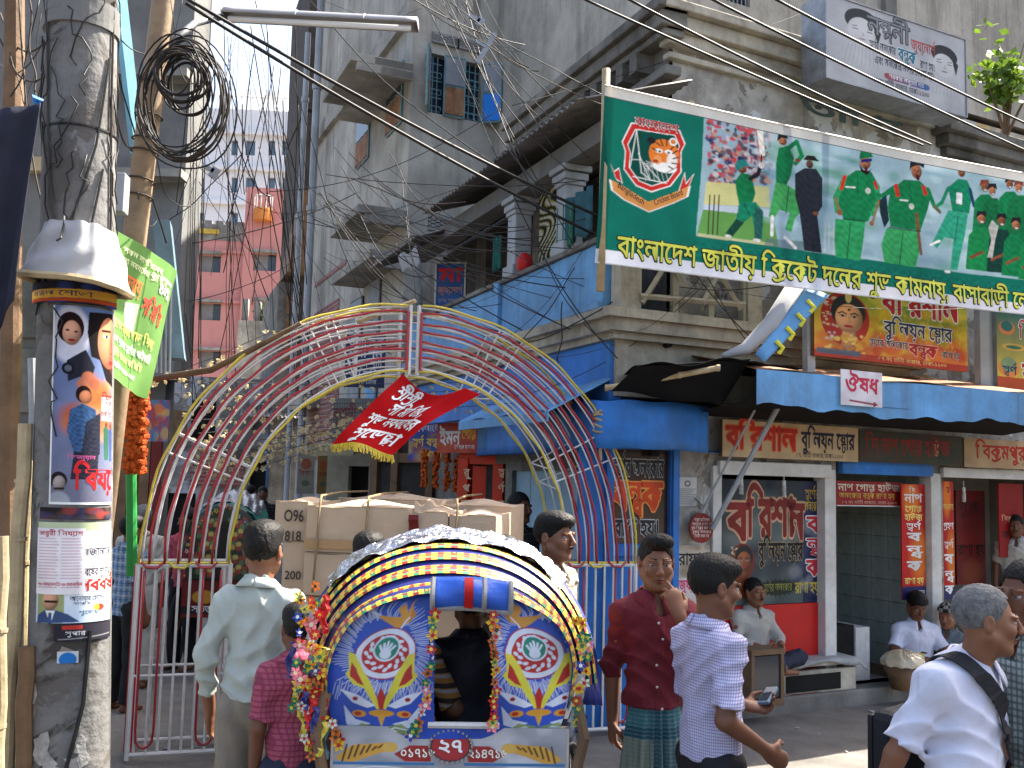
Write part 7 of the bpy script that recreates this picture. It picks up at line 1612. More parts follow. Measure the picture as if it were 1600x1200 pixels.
def art(Q):
 P = lambda pts,c,a=1.0: cv.poly([Q(*p) for p in pts],c,a)
 def Ln(pts,w,c,a=1.0): cv.line([Q(*p) for p in pts],w,c,a)
 W_ = S((205,210,220)); Y_ = S((206,196,60)); R_ = S((170,34,32)); O_ = S((200,140,40))
 g = random.Random(9)
 for k in range(110):                                   # feathered white strokes
  an = math.pi * 2 * k / 110; r0 = 52 + g.uniform(-3,3); r1 = 78 + g.uniform(-10,14)
  Ln([(603 + r0 * math.cos(an),1015 + r0 * .95 * math.sin(an)),(603 + r1 * math.cos(an + .1),1015 + r1 * .95 * math.sin(an + .1))],1.0,W_,.85)
 for k in range(44):
  x = 520 + k * 3.7; Ln([(x,1085 + 8 * math.sin(k)),(x + 5,1066 + 6 * math.sin(k * 2))],1.0,W_,.7)
 P([(655,935),(648,958),(640,972),(622,982),(604,972),(590,962),(612,964),(628,964),(624,950),(636,944),(640,958)],O_); P([(658,932),(652,960),(640,974),(646,952)],S((180,120,30)))
 Ln([(640,965),(612,1002)],2.6,W_)
 c = Q(603,1020); k = RW / 375.0; ky = RH / 230.0
 cv.ell(c[0],c[1],48 * k,40 * ky,S((150,40,70))); cv.ell(c[0],c[1],46 * k,38 * ky,W_); cv.ell(c[0],c[1],37 * k,30 * ky,R_)
 for j in range(22):
  an = j * .2856; rr = .70 + .16 * (j % 2); cv.ell(c[0] + 35 * k * rr * math.cos(an),c[1] + 29 * ky * rr * math.sin(an),4.6 * k,2.6 * ky,W_,1,0,an + .8)
 cv.ell(c[0],c[1] - 8 * ky,21 * k,20 * ky,W_); cv.ell(c[0],c[1] - 8 * ky,18 * k,17 * ky,S((24,120,96)))
 for j in range(5): cv.line([(c[0],c[1] + 4 * ky),(c[0] + (j - 2) * 6 * k,c[1] - (18 - abs(j - 2) * 3) * ky)],3.6 * k,W_)
 cv.ell(c[0],c[1] + 1 * ky,9 * k,7 * ky,W_)
 for s_ in (0,1):                                      # yellow V leaves
  X = (lambda x: x) if s_ == 0 else (lambda x: 1194 - x)
  P([(X(545),1018),(X(556),1022),(X(578),1060),(X(597),1104),(X(590),1106),(X(570),1074),(X(552),1068),(X(540),1052),(X(546),1046)],Y_); P([(X(550),1034),(X(558),1044),(X(570),1070),(X(560),1066),(X(548),1056)],R_)
  P([(X(532),1076),(X(560),1084),(X(588),1100),(X(575),1104),(X(552),1096)],W_); cv.ell(*Q(X(556),1090),3.5,3,R_); cv.ell(*Q(X(556),1090),1.4,1.4,BLK)
  P([(X(538),1100),(X(556),1122),(X(580),1128),(X(560),1136),(X(542),1130)],W_,.9); cv.ell(*Q(X(562),1113),9,5,O_); cv.ell(*Q(X(560),1113),4.5,3,R_)
  P([(X(548),1140),(X(566),1128),(X(596),1134),(X(580),1148)],S((120,140,60)),.9); cv.ell(*Q(X(556),1146),5,3,S((190,140,50)))
  Ln([(X(556),1138),(X(576),1134),(X(592),1142)],1.6,W_)
 P([(597,1072),(604,1086),(600,1106),(594,1106),(590,1086)],R_); cv.ell(*Q(597,1112),16,5,O_); P([(590,1114),(604,1114),(597,1134)],S((200,150,60))); cv.ell(*Q(597,1140),20,3,W_)
 Ln([(575,1146),(620,1146)],2.4,S((90,150,120)))
both(art)
cv.noise(.05,4)
hole = np.zeros((RH,RW),bool)
for j in range(RH):
 for i in range(RW):
  y = 1 - j / (RH - 1); py = YB + (YT - YB) * y; l = interp(LT,py); r = interp(RT,py); px = l + (r - l) * i / (RW - 1)
  hole[j,i] = (678 < px < 770) and (930 < py < 1132)
canvas_mesh('painted_panel',cv,rp_surf,print_mat('rickshaw_paint',.42,spec=.45,wear=.35),rk,1,1,hole=hole)
OUT = [(x,y) for y,x in reversed(LT) if y < 1110] + [(x,y) for y,x in RT if y < 1110]
OUTP = [RF.pt(RF.hit(x,y)[0],.012,RF.hit(x,y)[1]) for x,y in OUT]
_ol = np.concatenate([[0],np.cumsum([(b - a).length for a,b in zip(OUTP,OUTP[1:])])])
def arc(k,th):
 """k 0..5 from the back panel to the front edge; th 0..pi from left foot to right foot"""
 if k < 1:
  x = th / math.pi * _ol[-1]; i = min(int(np.searchsorted(_ol,x,'right')) - 1,len(OUTP) - 2); p = OUTP[i].lerp(OUTP[i + 1],(x - _ol[i]) / (_ol[i + 1] - _ol[i]))
  return p if k == 0 else p.lerp(arc(1,th),k)
 f = k / 5.0; s = math.sin(th) ** .75 if th not in (0,math.pi) else 0.0; c = math.cos(th)
 zt = RF.hit(700,920)[1] + float(np.interp(k,range(6),[0,.045,.085,.12,.145,.16]))
 d = -(.02 + .78 * f) * s - .30 * (1 - s) * (1 if k > 0 else .2)
 uc = RF.hit(699,1000)[0]; hw = .462 + .155 * f ** .8
 X = math.copysign(abs(c) ** .95,c)
 z0 = .90 if k > 0 else .98
 return RF.pt(uc - hw * X,d,z0 + (zt - z0) * s)
c = MB()
NS = 48
for seg in range(5):
 def hs(s,t,seg=seg):
  p = arc(seg,math.pi * s).lerp(arc(seg + 1,math.pi * s),t); return p - (p - RF.pt(RF.hit(699,1000)[0],-.4,1.0)).normalized() * .028 * math.sin(math.pi * t)
 c.sheet(hs,NS,4)
c.build('hood_skin',M['vinyl'],rk,smooth=True,solid=.004)
def band(k,w,cols,off,seed,drop=0.0):
 V,F,C = [],[],[]; n = 210; g = random.Random(seed); ctr = RF.pt(RF.hit(699,1000)[0],-.4 * k / 5 - .1,.9)
 for i in range(n + 1):
  th = math.pi * (.02 + .96 * i / n); p = arc(k,th); o = (p - ctr).normalized(); b = RF.n * 1.0
  for j in (-1,-.33,.33,1): V.append(p + o * (.012 + off - .004 * j * j + drop * .0) + b * (w * j / 2) - o * (w * .45 * (j + 1) / 2) * .9)
 for i in range(n):
  for j in range(3):
   a = i * 4 + j; F.append((a,a + 1,a + 5,a + 4)); C.append(cols[0] if (i // 3) % 2 == 0 or j == 1 and g.random() < .3 else (cols[1] if ((i // 3) // 2 + j) % 2 else cols[2]))
 o = color_mesh('tinsel_band',np.array([tuple(v) for v in V],np.float32),F,C,print_mat('tinsel_band',.35,spec=.5,wear=.15),rk)
GO = S((212,178,62)); RE = S((150,40,36)); GR = S((70,140,100)); RU = S((170,90,40))
for k in range(5):
 band(k,.036,(GO,RE,GR),.004,k);
 if k < 4: band(k + .45,.022,(GO,RU,S((196,60,50))),-.006,20 + k)
c = MB()
def foil(s,t):
 th = math.pi * (.2 + .58 * s); p = arc(3.2,th).lerp(arc(5,th),t); ctr = RF.pt(RF.hit(699,1000)[0],-.5,.9); o = (p - ctr).normalized()
 nz = .007 * math.sin(17 * s + 7 * t) + .006 * math.sin(37 * s - 11 * t + 1) + .006 * math.sin(17 * t + 23 * s * t) + .003 * math.sin(70 * s + 19 * t)
 return p + o * (.022 + nz) + Vector((0,0,-.03 * math.sin(3 + 11 * s) * max(0,.2 - t)))
c.sheet(foil,110,24); c.build('foil_cover',M['foil'],rk)
q = [RF.hit(x,y,.05) for x,y in ((676,954),(798,954),(798,906),(676,906))]
c = MB()
def flap(s,t):
 u = q[0][0] + (q[1][0] - q[0][0]) * s; z = q[0][1] + (q[3][1] - q[0][1]) * t; return RF.pt(u,.035 + .04 * math.sin(math.pi * t) + .008 * math.sin(9 * s + 5 * t),z + .01 * math.sin(3 * s + .5))
c.sheet(flap,16,8); c.build('rolled_flap',mat('flap_blue',S((44,92,190)),.35,.15,6,.2,spec=.5),rk,smooth=True,solid=.01)
c = MB()
for (a,b) in (((0,0),(1,0)),((0,0),(0,1)),((1,0),(1,1)),((.66,0),(.66,1))): c.tube([flap(a[0] + (b[0] - a[0]) * k / 12,a[1] + (b[1] - a[1]) * k / 12) - Vector((0,.008,0)) for k in range(13)],.010,5)
c.build('flap_trim',mat('grey_trim',(0.30,0.29,0.27),.8,.2),rk)
c = MB()
for k in range(12): a = flap(.40,k / 12) - Vector((0,.012,0)); b = flap(.40,(k + 1) / 12) - Vector((0,.012,0)); e = Vector((.032,0,0)); c.quad(a,a + e,b + e,b)
c.build('strap',M['red'],rk,solid=.004)
c = MB(); a = RF.hit(684,932,0); b = RF.hit(772,932,0); e = RF.hit(727,1130,0)
c.tube([RF.pt(a[0] - .02,.03,e[1]),RF.pt(b[0] + .03,.03,e[1])],.012,6); c.build('window_sill',M['whitep'],rk)
c = MB(); c.fbox(RF,a[0] - .25,b[0] + .25,-.75,-.72,.80,1.05); c.build('seat_back',M['dvinyl'],rk)
pz0,pz1 = .66,RF.hit(700,1134)[1]; pu0,pu1 = RF.hit(522,1170)[0],RF.hit(884,1170)[0]
sf,W_,H_ = flat_surf(RF,pu0,pu1,pz0,pz1,.02); cv = Cv(240,90,S((150,152,156))); cv.blobs(0,0,240,90,[S((190,192,196)),S((110,112,118)),S((210,212,215))],60,4,18,.4,.9)
for sx in (0,1):
 X = (lambda x: x) if not sx else (lambda x: 238 - x)
 cv.poly([(X(2),44),(X(20),26),(X(60),22),(X(66),30),(X(40),40),(X(16),52)],S((200,150,60)))
 for k in range(9): cv.line([(X(10 + 6 * k),48 - 3 * k),(X(14 + 6 * k),26 + (k % 2) * 2)],2,S((40,30,24)))
 cv.ell(X(58),29,8,7,S((205,165,80))); cv.poly([(X(62),38),(X(78),26),(X(100),26),(X(100),48),(X(74),48)],S((150,34,36))); cv.rect(X(0),49,X(104),53,S((50,110,160))); cv.ell(X(48),70,42,16,S((200,202,205))); cv.ell(X(48),70,38,13,S((60,70,120))); cv.poly([(X(30),72),(X(48),62),(X(66),72),(X(48),80)],S((190,60,50)))
cv.ell(120,26,21,22,S((60,50,46))); cv.ell(120,26,19,20,S((165,40,46))); cv.ell(120,74,22,18,S((50,140,140))); cv.ell(120,78,16,12,S((70,170,170)))
canvas_mesh('tail_plate',cv,sf,print_mat('tail_plate_paint',.3,spec=.6),rk,W_,H_)
letter([('২৭',.5,.71,.22,WHT,.035,.11),('০১৭১৬',.36,.60,.15,S((220,215,200)),.025,.15),('২১৪৭১৬',.66,.60,.15,S((220,215,200)),.025,.17)],sf,rk,W_,H_,.002)
c = MB(); c.fbox(RF,pu0 - .01,pu1 + .01,-.02,.017,pz0,pz1); c.build('tail_board',M['chrome'],rk)
c = MB()
for k in range(26):
 an = 2 * math.pi * k / 26; o_ = sf(.5 * W_,.71 * H_,.006); c.ball(o_ + RF.u * (.092 * W_ * math.cos(an)) + Vector((0,0,.25 * H_ * math.sin(an))),.006,5)
tag(c.build('rivets',M['chrome'],rk),kind='stuff')
for s_ in (-1,1):
 u = (pu0 + pu1) / 2 + s_ * .50; w_ = RF.pt(u,-.42,.36); c = MB(); c.tube([w_ + RF.n * (.34 * math.cos(k * .2618)) + Vector((0,0,.34 * math.sin(k * .2618))) for k in range(25)],.02,6,cap=False); o = c.build('wheel',M['rubber'],rk,smooth=True)
 c = MB();
 for k in range(18): an = k * math.pi / 9; c.tube([w_,w_ + RF.n * (.33 * math.cos(an)) + Vector((0,0,.33 * math.sin(an)))],.002,3)
 c.build('spokes',M['chrome'],o)
 c = MB(); c.tube([RF.pt(u - s_ * .06,-.42,.36),RF.pt(u - s_ * .06,-.3,.7),RF.pt(u - s_ * .12,-.1,.8)],.018,6); c.build('frame_bar',M['wood'],rk)
 c = MB(); c.tube([RF.pt(u - s_ * .05,.02,1.0),RF.pt(u - s_ * .02,.03,.86),RF.pt(u - s_ * .07,.0,.62)],.022,6); c.build('hood_lever',M['wood'],rk)
w_ = RF.pt((pu0 + pu1) / 2,-1.75,.34); c = MB(); c.tube([w_ + RF.n * (.32 * math.cos(k * .2618)) + Vector((0,0,.32 * math.sin(k * .2618))) for k in range(25)],.02,6,cap=False); c.build('wheel',M['rubber'],rk,smooth=True)
c = MB(); c.tube([w_,RF.pt((pu0 + pu1) / 2,-1.6,.95)],.016,6); c.tube([RF.pt((pu0 + pu1) / 2,-1.55,.62),RF.pt((pu0 + pu1) / 2,-.5,.55)],.02,6); c.build('front_frame',M['chrome'],rk)
c = MB(); c.fbox(RF,pu0 - .02,pu1 + .02,-.72,-.03,.62,.70); c.build('seat_box',M['dvinyl'],rk)
def along(pts,n):
 P_ = [Vector(p) for p in pts]; out = []
 for k in range(n): x = (k + .5) / n * (len(P_) - 1); i = min(int(x),len(P_) - 2); out.append(P_[i].lerp(P_[i + 1],x - i))
 return out
R_ = lambda px,py,d=.02: RF.pt(*[RF.hit(px,py,d)[0]],d,RF.hit(px,py,d)[1])
flowers(rk,along([R_(497,930),R_(488,985),R_(494,1040),R_(500,1090),R_(505,1150)],26),.02,1)
flowers(rk,along([R_(905,960),R_(912,1010),R_(908,1080),R_(898,1140)],20),.018,2)
flowers(rk,along([R_(680,955,.06),R_(676,1010,.08),R_(668,1070,.08),R_(655,1130,.07),R_(640,1150,.05)],20),.008,3)
flowers(rk,along([R_(772,955,.06),R_(774,1020,.08),R_(774,1080,.08),R_(772,1140,.06)],18),.008,4)
flowers(rk,along([R_(488,926),R_(470,960),R_(480,1010),R_(476,1060),R_(468,1110),R_(490,1180)],34),.035,5)
flowers(rk,along([R_(520,1120),R_(530,1165)],6),.012,6)
for k in range(15):
 x,y = 455 + rnd.uniform(0,55),925 + rnd.uniform(0,215); p = R_(x,y,rnd.uniform(-.05,.05)); c = MB(); L_ = rnd.uniform(.05,.13); dx = rnd.uniform(-.03,.03)
 c.sheet(lambda s,t: p + Vector((-.012 + .024 * s + dx * t + .008 * math.sin(9 * t),.006 * math.sin(7 * s + 8 * t),-L_ * t)),2,6); c.build('ribbon',rnd.choice([M['vinyl'],M['ropeY'],M['red'],M['teal'],M['cloth'],M['vinyl']]),rk,solid=.003)
for k in range(9):
 x,y = 893 + rnd.uniform(0,20),1050 + rnd.uniform(0,80); p = R_(x,y,.0); c = MB(); L_ = rnd.uniform(.06,.12)
 c.sheet(lambda s,t: p + Vector((-.01 + .03 * s - .03 * t,.01 * math.sin(7 * s),-L_ * t)),2,5); c.build('ribbon',rnd.choice([M['cloth'],M['chrome'],M['vinyl'],M['cloth']]),rk,solid=.003)
F2 = camfr(9.2,0.12,0.0)
r2 = thing('green_hood_rickshaw','rickshaw with a dark green flowered hood and foil top farther up the lane','rickshaw',F2.pt(F2.hit(350,950)[0],-.4,0))
uc,_ = F2.hit(347,880); zt = F2.hit(347,788)[1]; zbt = F2.hit(347,905)[1]
def p2(x,y,e=0.0):
 s = max(0.0,1 - max(0,(y - .45) / .55) ** 2.2) ** .5; return F2.pt(uc + (x - .5) * .62 * max(s,.02),e + .04 * math.sin(math.pi * x),zbt + (zt - zbt) * y)
cv = Cv(60,70,S((40,52,36)))
for k in range(40):
 for s_ in (0,1): x,y = 8 + (k * 7) % 20,14 + (k * 11) % 54; cv.ell(x if not s_ else 60 - x,y,2.4,2.4,[S((150,60,50)),S((190,170,90)),S((90,120,80))][k % 3],.9)
cv.rect(24,16,36,70,S((24,18,20))); canvas_mesh('painted_panel',cv,p2,print_mat('rickshaw_paint',.42),r2,1,1)
c = MB()
def h2(s,t):
 th = math.pi * s; return F2.pt(uc - .33 * math.cos(th) * (1 + .08 * t),-.02 - .75 * t * math.sin(th) ** .6,zbt + .25 + (zt - zbt - .25 + .10 * t) * math.sin(th) ** .65 + .006 * math.sin(60 * s))
c.sheet(h2,40,10); c.build('hood_skin',mat('green_vinyl',S((40,110,95)),.4,.2,6,.3),r2,smooth=True,solid=.004)
c = MB(); c.sheet(lambda s,t: h2(.2 + .6 * s,.1 + .9 * t) + Vector((0,0,.012 + .008 * math.sin(40 * s + 9 * t))),40,10); c.build('foil_cover',M['foil'],r2)
sf,W_,H_ = flat_surf(F2,uc - .33,uc + .30,F2.hit(350,965)[1],zbt - .01,.01); cv = Cv(60,40,S((110,36,34))); cv.ell(18,18,9,7,S((190,140,50))); cv.ell(44,16,8,7,S((70,110,80))); cv.rect(0,28,60,36,S((36,34,40)))
canvas_mesh('tail_plate',cv,sf,PR,r2,W_,H_); letter([('সততা',.3,.22,.2,WHT,.03,.3)],sf,r2,W_,H_,.002)
c = MB(); c.fbox(F2,uc - .33,uc + .30,-.6,0,F2.hit(350,965)[1],zbt - .005); c.build('seat_box',M['dvinyl'],r2)
for s_ in (-1,1):
 w_ = F2.pt(uc + s_ * .42,-.35,.35); c = MB(); c.tube([w_ + F2.n * (.33 * math.cos(k * .2618)) + Vector((0,0,.33 * math.sin(k * .2618))) for k in range(25)],.022,6,cap=False); c.build('wheel',M['rubber'],r2,smooth=True)
 c = MB(); c.tube([w_,F2.pt(uc + s_ * .3,-.3,.7)],.02,5); c.build('frame_bar',M['wood'],r2)
flowers(r2,along([p2(.0,.0),p2(.0,.45),p2(.15,.8),p2(.5,1),p2(.85,.8),p2(1,.45),p2(1,0)],26),.012,8)
BF = camfr(5.5,-0.16,0.0)
cart = thing('flat_cart','low flat cart carrying the tied cardboard boxes ahead of the rickshaw','cart',BF.pt(BF.hit(600,1000)[0],-.5,0))
cu0,cu1 = BF.hit(430,900)[0],BF.hit(790,900)[0]
c = MB()
for k in range(7): c.fbox(BF,cu0,cu1 + .05,-1.35 + .2 * k,-1.35 + .2 * k + .19,.62,.66)
tag(c.build('deck_planks',M['wood'],cart),kind='stuff')
for s_ in (cu0 + .1,cu1 - .1):
 w_ = BF.pt(s_,-.6,.34); c = MB(); c.tube([w_ + BF.n * (.32 * math.cos(k * .2618)) + Vector((0,0,.32 * math.sin(k * .2618))) for k in range(25)],.022,6,cap=False); c.build('wheel',M['rubber'],cart,smooth=True)
 c = MB(); c.tube([w_,w_ + Vector((0,0,.3))],.02,5); c.build('axle_post',M['wood'],cart)
BG = 'cardboard boxes tied on the cart'
def carton(u0,u1,d0,d1,z0,z1,lab,marks=(),sag=.02,tape=False):
 t = thing('cardboard_box',lab,'box',BF.pt((u0 + u1) / 2,(d0 + d1) / 2,z0),BG); n = 8; c = MB()
 def top(s,v): return BF.pt(u0 + (u1 - u0) * s,d1 + (d0 - d1) * v,z1 + sag * (math.sin(math.pi * s) * math.sin(math.pi * v)) - .008 * math.sin(7 * s + 3 * v))
 c.sheet(top,n,n)
 for (a,b,fx) in ((0,1,'f'),(0,1,'b'),(0,1,'l'),(0,1,'r')):
  def side(s,v):
   if fx == 'f': e = top(s,0); base = BF.pt(u0 + (u1 - u0) * s,d1,z0)
   elif fx == 'b': e = top(s,1); base = BF.pt(u0 + (u1 - u0) * s,d0,z0)
   elif fx == 'l': e = top(0,s); base = BF.pt(u0,d1 + (d0 - d1) * s,z0)
   else: e = top(1,s); base = BF.pt(u1,d1 + (d0 - d1) * s,z0)
   p = base.lerp(e,v); o = .012 * math.sin(math.pi * v) * math.sin(math.pi * s) * (1 + .5 * math.sin(5 * s + v * 4)); return p + (BF.n * o if fx == 'f' else -BF.n * o if fx == 'b' else -BF.u * o if fx == 'l' else BF.u * o)
  c.sheet(side,n,5)
 c.build('carton',M['card'],t,smooth=False)
 c = MB(); um = (u0 + u1) / 2
 c.tube([BF.pt(u0 + .002,d1 + .002,z1),BF.pt(u1,d1 + .002,z1)],.003,4); c.build('top_edge',M['card'],t)
 if tape:
  c = MB(); c.fbox(BF,u0 - .002,u1 - .3 * (u1 - u0),d1 + .014,d1 + .017,z0 + .02,z0 + .07); c.build('tape',M['tape'],t)
 if marks:
  sfx = lambda x,y,e=0: BF.pt(u0 + x,d1 + .014 + e,z0 + y); letter([(tx,x * (u1 - u0),y * (z1 - z0),h,(.04,.03,.03),.02,w) + (('c',r_) if r_ else ()) for tx,x,y,h,w,r_ in marks],sfx,t,eps=.001)
 return t
def bu(px,py,d=0): return BF.hit(px,py,d)
x = lambda px: bu(px,840)[0]; zz = lambda py: bu(600,py)[1]
carton(x(478),x(638),-.55,0.0,zz(866),zz(793),'largest cardboard box, facing us at the middle of the cart stack',(),.03,True)
carton(x(476),x(636),-.55,-.01,zz(935),zz(868),'cardboard box under the largest one in the middle',(),.0,False)
carton(x(424),x(476),-.6,-.04,zz(850),zz(788),'narrow cardboard box at the upper left of the cart stack',(('O96',.6,.62,.07,.12,0),('818',.6,.1,.06,.1,0)),.015)
carton(x(438),x(475),-.55,-.05,zz(930),zz(852),'lower left cardboard box of the cart stack, under the narrow one',(('200',.5,.3,.05,.1,0),),0)
carton(x(645),x(700),-.5,.02,zz(868),zz(797),'cardboard box at the middle right with a torn red patch',(('L42',.8,.3,.03,.06,1.57),),.02)
carton(x(702),x(775),-.5,.01,zz(868),zz(800),'cardboard box at the right end of the cart stack, marked B',(('B',.5,.55,.08,.06,-1.57),('GOOD',.28,.5,.05,.09,1.57)),.02)
carton(x(645),x(772),-.5,-.01,zz(935),zz(870),'cardboard box under the right pair, mostly hidden by the foil hood',(),0)
carton(x(470),x(640),-1.2,-.62,zz(866),zz(784),'rear cardboard box behind the largest one on the cart',(),.03)
carton(x(650),x(770),-1.15,-.58,zz(866),zz(790),'rear cardboard box at the right of the cart stack',(),.03)
carton(x(440),x(770),-1.2,-.05,.665,zz(937),'wide bottom cardboard box resting on the cart deck',(),0)
for (px,lab) in ((575,'rope passing over the largest cardboard box'),(500,'rope near the left edge of the largest cardboard box'),(715,'rope over the right end cardboard boxes')):
 u = x(px); c = MB(); z1 = zz(793) + .02; c.tube([BF.pt(u - .02,.03,zz(930)),BF.pt(u,.025,z1 - .01),BF.pt(u - .02,-.05,z1 + .035),BF.pt(u - .06,-.5,z1 + .05),BF.pt(u - .1,-1.2,z1 + .05)],.007,5); tag(c.build('binding_rope',M['ropeN'],smooth=True),lab,'rope','ropes round the cart load')
tp_ = MB(); tp_.sheet(lambda s,t: BF.pt(x(640) + .05 * s + .10 * math.sin(3 * t) * s,.04 - .45 * t,zz(800) + .05 + .02 * math.sin(9 * s + 7 * t) - (.16 * (1 - t) if t < .25 else 0)),8,14); tag(tp_.build('torn_wrapper',M['card'],solid=.004),'torn brown wrapper lying over the gap between the cardboard boxes','wrapper')
tp_ = MB(); tp_.sheet(lambda s,t: BF.pt(x(641) + .055 * s,.045 + .01 * math.sin(9 * t),zz(845) + .15 * t),4,6); tag(tp_.build('red_wrapper',M['maroon'],solid=.003),'dark red printed wrapper strip between the cardboard boxes','wrapper')
# ================================================================== PEOPLE
BIG = 9.0
class Vox:
 def __init__(s,lo,hi,h):
  s.h = h; s.lo = np.array(lo,np.float32); n = np.ceil((np.array(hi) - lo) / h).astype(int) + 1
  s.F = np.full(n,.06,np.float32); s.n = n
 def _win(s,lo,hi):
  a = np.maximum(np.floor((np.array(lo) - s.lo) / s.h).astype(int),0); b = np.minimum(np.ceil((np.array(hi) - s.lo) / s.h).astype(int) + 1,s.n)
  if np.any(b <= a): return None
  ax = [s.lo[i] + s.h * np.arange(a[i],b[i],dtype=np.float32) for i in range(3)]
  return tuple(slice(a[i],b[i]) for i in range(3)),ax[0][:,None,None],ax[1][None,:,None],ax[2][None,None,:]
 def put(s,sl,d,k,sub=False):
  f = s.F[sl]
  f2 = -f if sub else f
  if k > 0:
   hh = np.clip(.5 + .5 * (f2 - d) / k,0,1); r = f2 * (1 - hh) + d * hh - k * hh * (1 - hh)
  else: r = np.minimum(f2,d)
  s.F[sl] = -r if sub else r
 def cone(s,a,b,ra,rb,k=.02,flat=None,capb=False,capa=False,sub=False):
  a = np.array(a,np.float32); b = np.array(b,np.float32); R = max(ra,rb) + .05
  w = s._win(np.minimum(a,b) - R,np.maximum(a,b) + R)
  if w is None: return s
  sl,X,Y,Z = w; ab = b - a; L2 = float(ab @ ab) + 1e-9
  tr = ((X - a[0]) * ab[0] + (Y - a[1]) * ab[1] + (Z - a[2]) * ab[2]) / L2; t = np.clip(tr,0,1)
  dx,dy,dz = X - a[0] - t * ab[0],Y - a[1] - t * ab[1],Z - a[2] - t * ab[2]
  if flat:
   ax,fac = np.array(flat[0],float),flat[1]; ax = ax / np.linalg.norm(ax); q = dx * ax[0] + dy * ax[1] + dz * ax[2]; m = q * (1 / fac - 1); dx,dy,dz = dx + m * ax[0],dy + m * ax[1],dz + m * ax[2]
  d = np.sqrt(dx * dx + dy * dy + dz * dz) - (ra + (rb - ra) * t)
  if flat and flat[1] < 1: d = d * (flat[1] * .5 + .5)
  L = math.sqrt(L2)
  if capb: d = np.maximum(d,(tr - 1) * L)
  if capa: d = np.maximum(d,-tr * L)
  s.put(sl,d,k,sub); return s
 def ell(s,c,r,k=.012,R=None,sub=False):
  c = np.array(c,np.float32); r = np.array(r,np.float32); m = float(r.max()) + .04; w = s._win(c - m,c + m)
  if w is None: return s
  sl,X,Y,Z = w; x,y,z = X - c[0],Y - c[1],Z - c[2]
  if R is not None: x,y,z = (R[0][0] * x + R[1][0] * y + R[2][0] * z,R[0][1] * x + R[1][1] * y + R[2][1] * z,R[0][2] * x + R[1][2] * y + R[2][2] * z)
  q = np.sqrt((x / r[0]) ** 2 + (y / r[1]) ** 2 + (z / r[2]) ** 2); q2 = np.sqrt((x / r[0] ** 2) ** 2 + (y / r[1] ** 2) ** 2 + (z / r[2] ** 2) ** 2) + 1e-6
  s.put(sl,q * (q - 1) / q2,k,sub); return s
 def grid(s):
  return [s.lo[i] + s.h * np.arange(s.n[i],dtype=np.float32).reshape([-1 if j == i else 1 for j in range(3)]) for i in range(3)]
 def mesh(s):
  F = s.F; F = np.pad(F,1,constant_values=.05); I = F < 0
  c = [I[i:F.shape[0] - 1 + i,j:F.shape[1] - 1 + j,k:F.shape[2] - 1 + k] for i in (0,1) for j in (0,1) for k in (0,1)]
  anyc = c[0].copy(); allc = c[0].copy()
  for q in c[1:]: anyc |= q; allc &= q
  cells = np.argwhere(anyc & ~allc)
  if not len(cells): return np.zeros((0,3)),np.zeros((0,4),int)
  idx = np.full(anyc.shape,-1,np.int32); idx[tuple(cells.T)] = np.arange(len(cells))
  acc = np.zeros((len(cells),3),np.float64); cnt = np.zeros(len(cells))
  off = [(i,j,k) for i in (0,1) for j in (0,1) for k in (0,1)]
  val = {o: F[cells[:,0] + o[0],cells[:,1] + o[1],cells[:,2] + o[2]] for o in off}
  for o in off:
   for ax in range(3):
    if o[ax]: continue
    p = list(o); p[ax] = 1; p = tuple(p); a,b = val[o],val[p]; m = (a < 0) != (b < 0); t = a[m] / (a[m] - b[m]); q = np.tile(np.array(o,float),(m.sum(),1)); q[:,ax] += t; acc[m] += q; cnt[m] += 1
  V = (cells + acc / cnt[:,None] - 1) * s.h + s.lo
  Q = []
  for ax in range(3):
   sl0 = [slice(None)] * 3; sl1 = [slice(None)] * 3; sl0[ax] = slice(0,-1); sl1[ax] = slice(1,None)
   A,B_ = I[tuple(sl0)],I[tuple(sl1)]; e = np.argwhere(A != B_); u,v = (ax + 1) % 3,(ax + 2) % 3
   ok = (e[:,u] > 0) & (e[:,v] > 0) & (e[:,u] < idx.shape[u]) & (e[:,v] < idx.shape[v]); e = e[ok]; inside = A[tuple(e.T)]
   g = []
   for du,dv in ((1,1),(0,1),(0,0),(1,0)): p = e.copy(); p[:,u] -= du; p[:,v] -= dv; g.append(idx[tuple(p.T)])
   g = np.stack(g,1); g[~inside] = g[~inside][:,::-1]; Q.append(g)
  Q = np.concatenate(Q); return V,Q[(Q >= 0).all(1)]
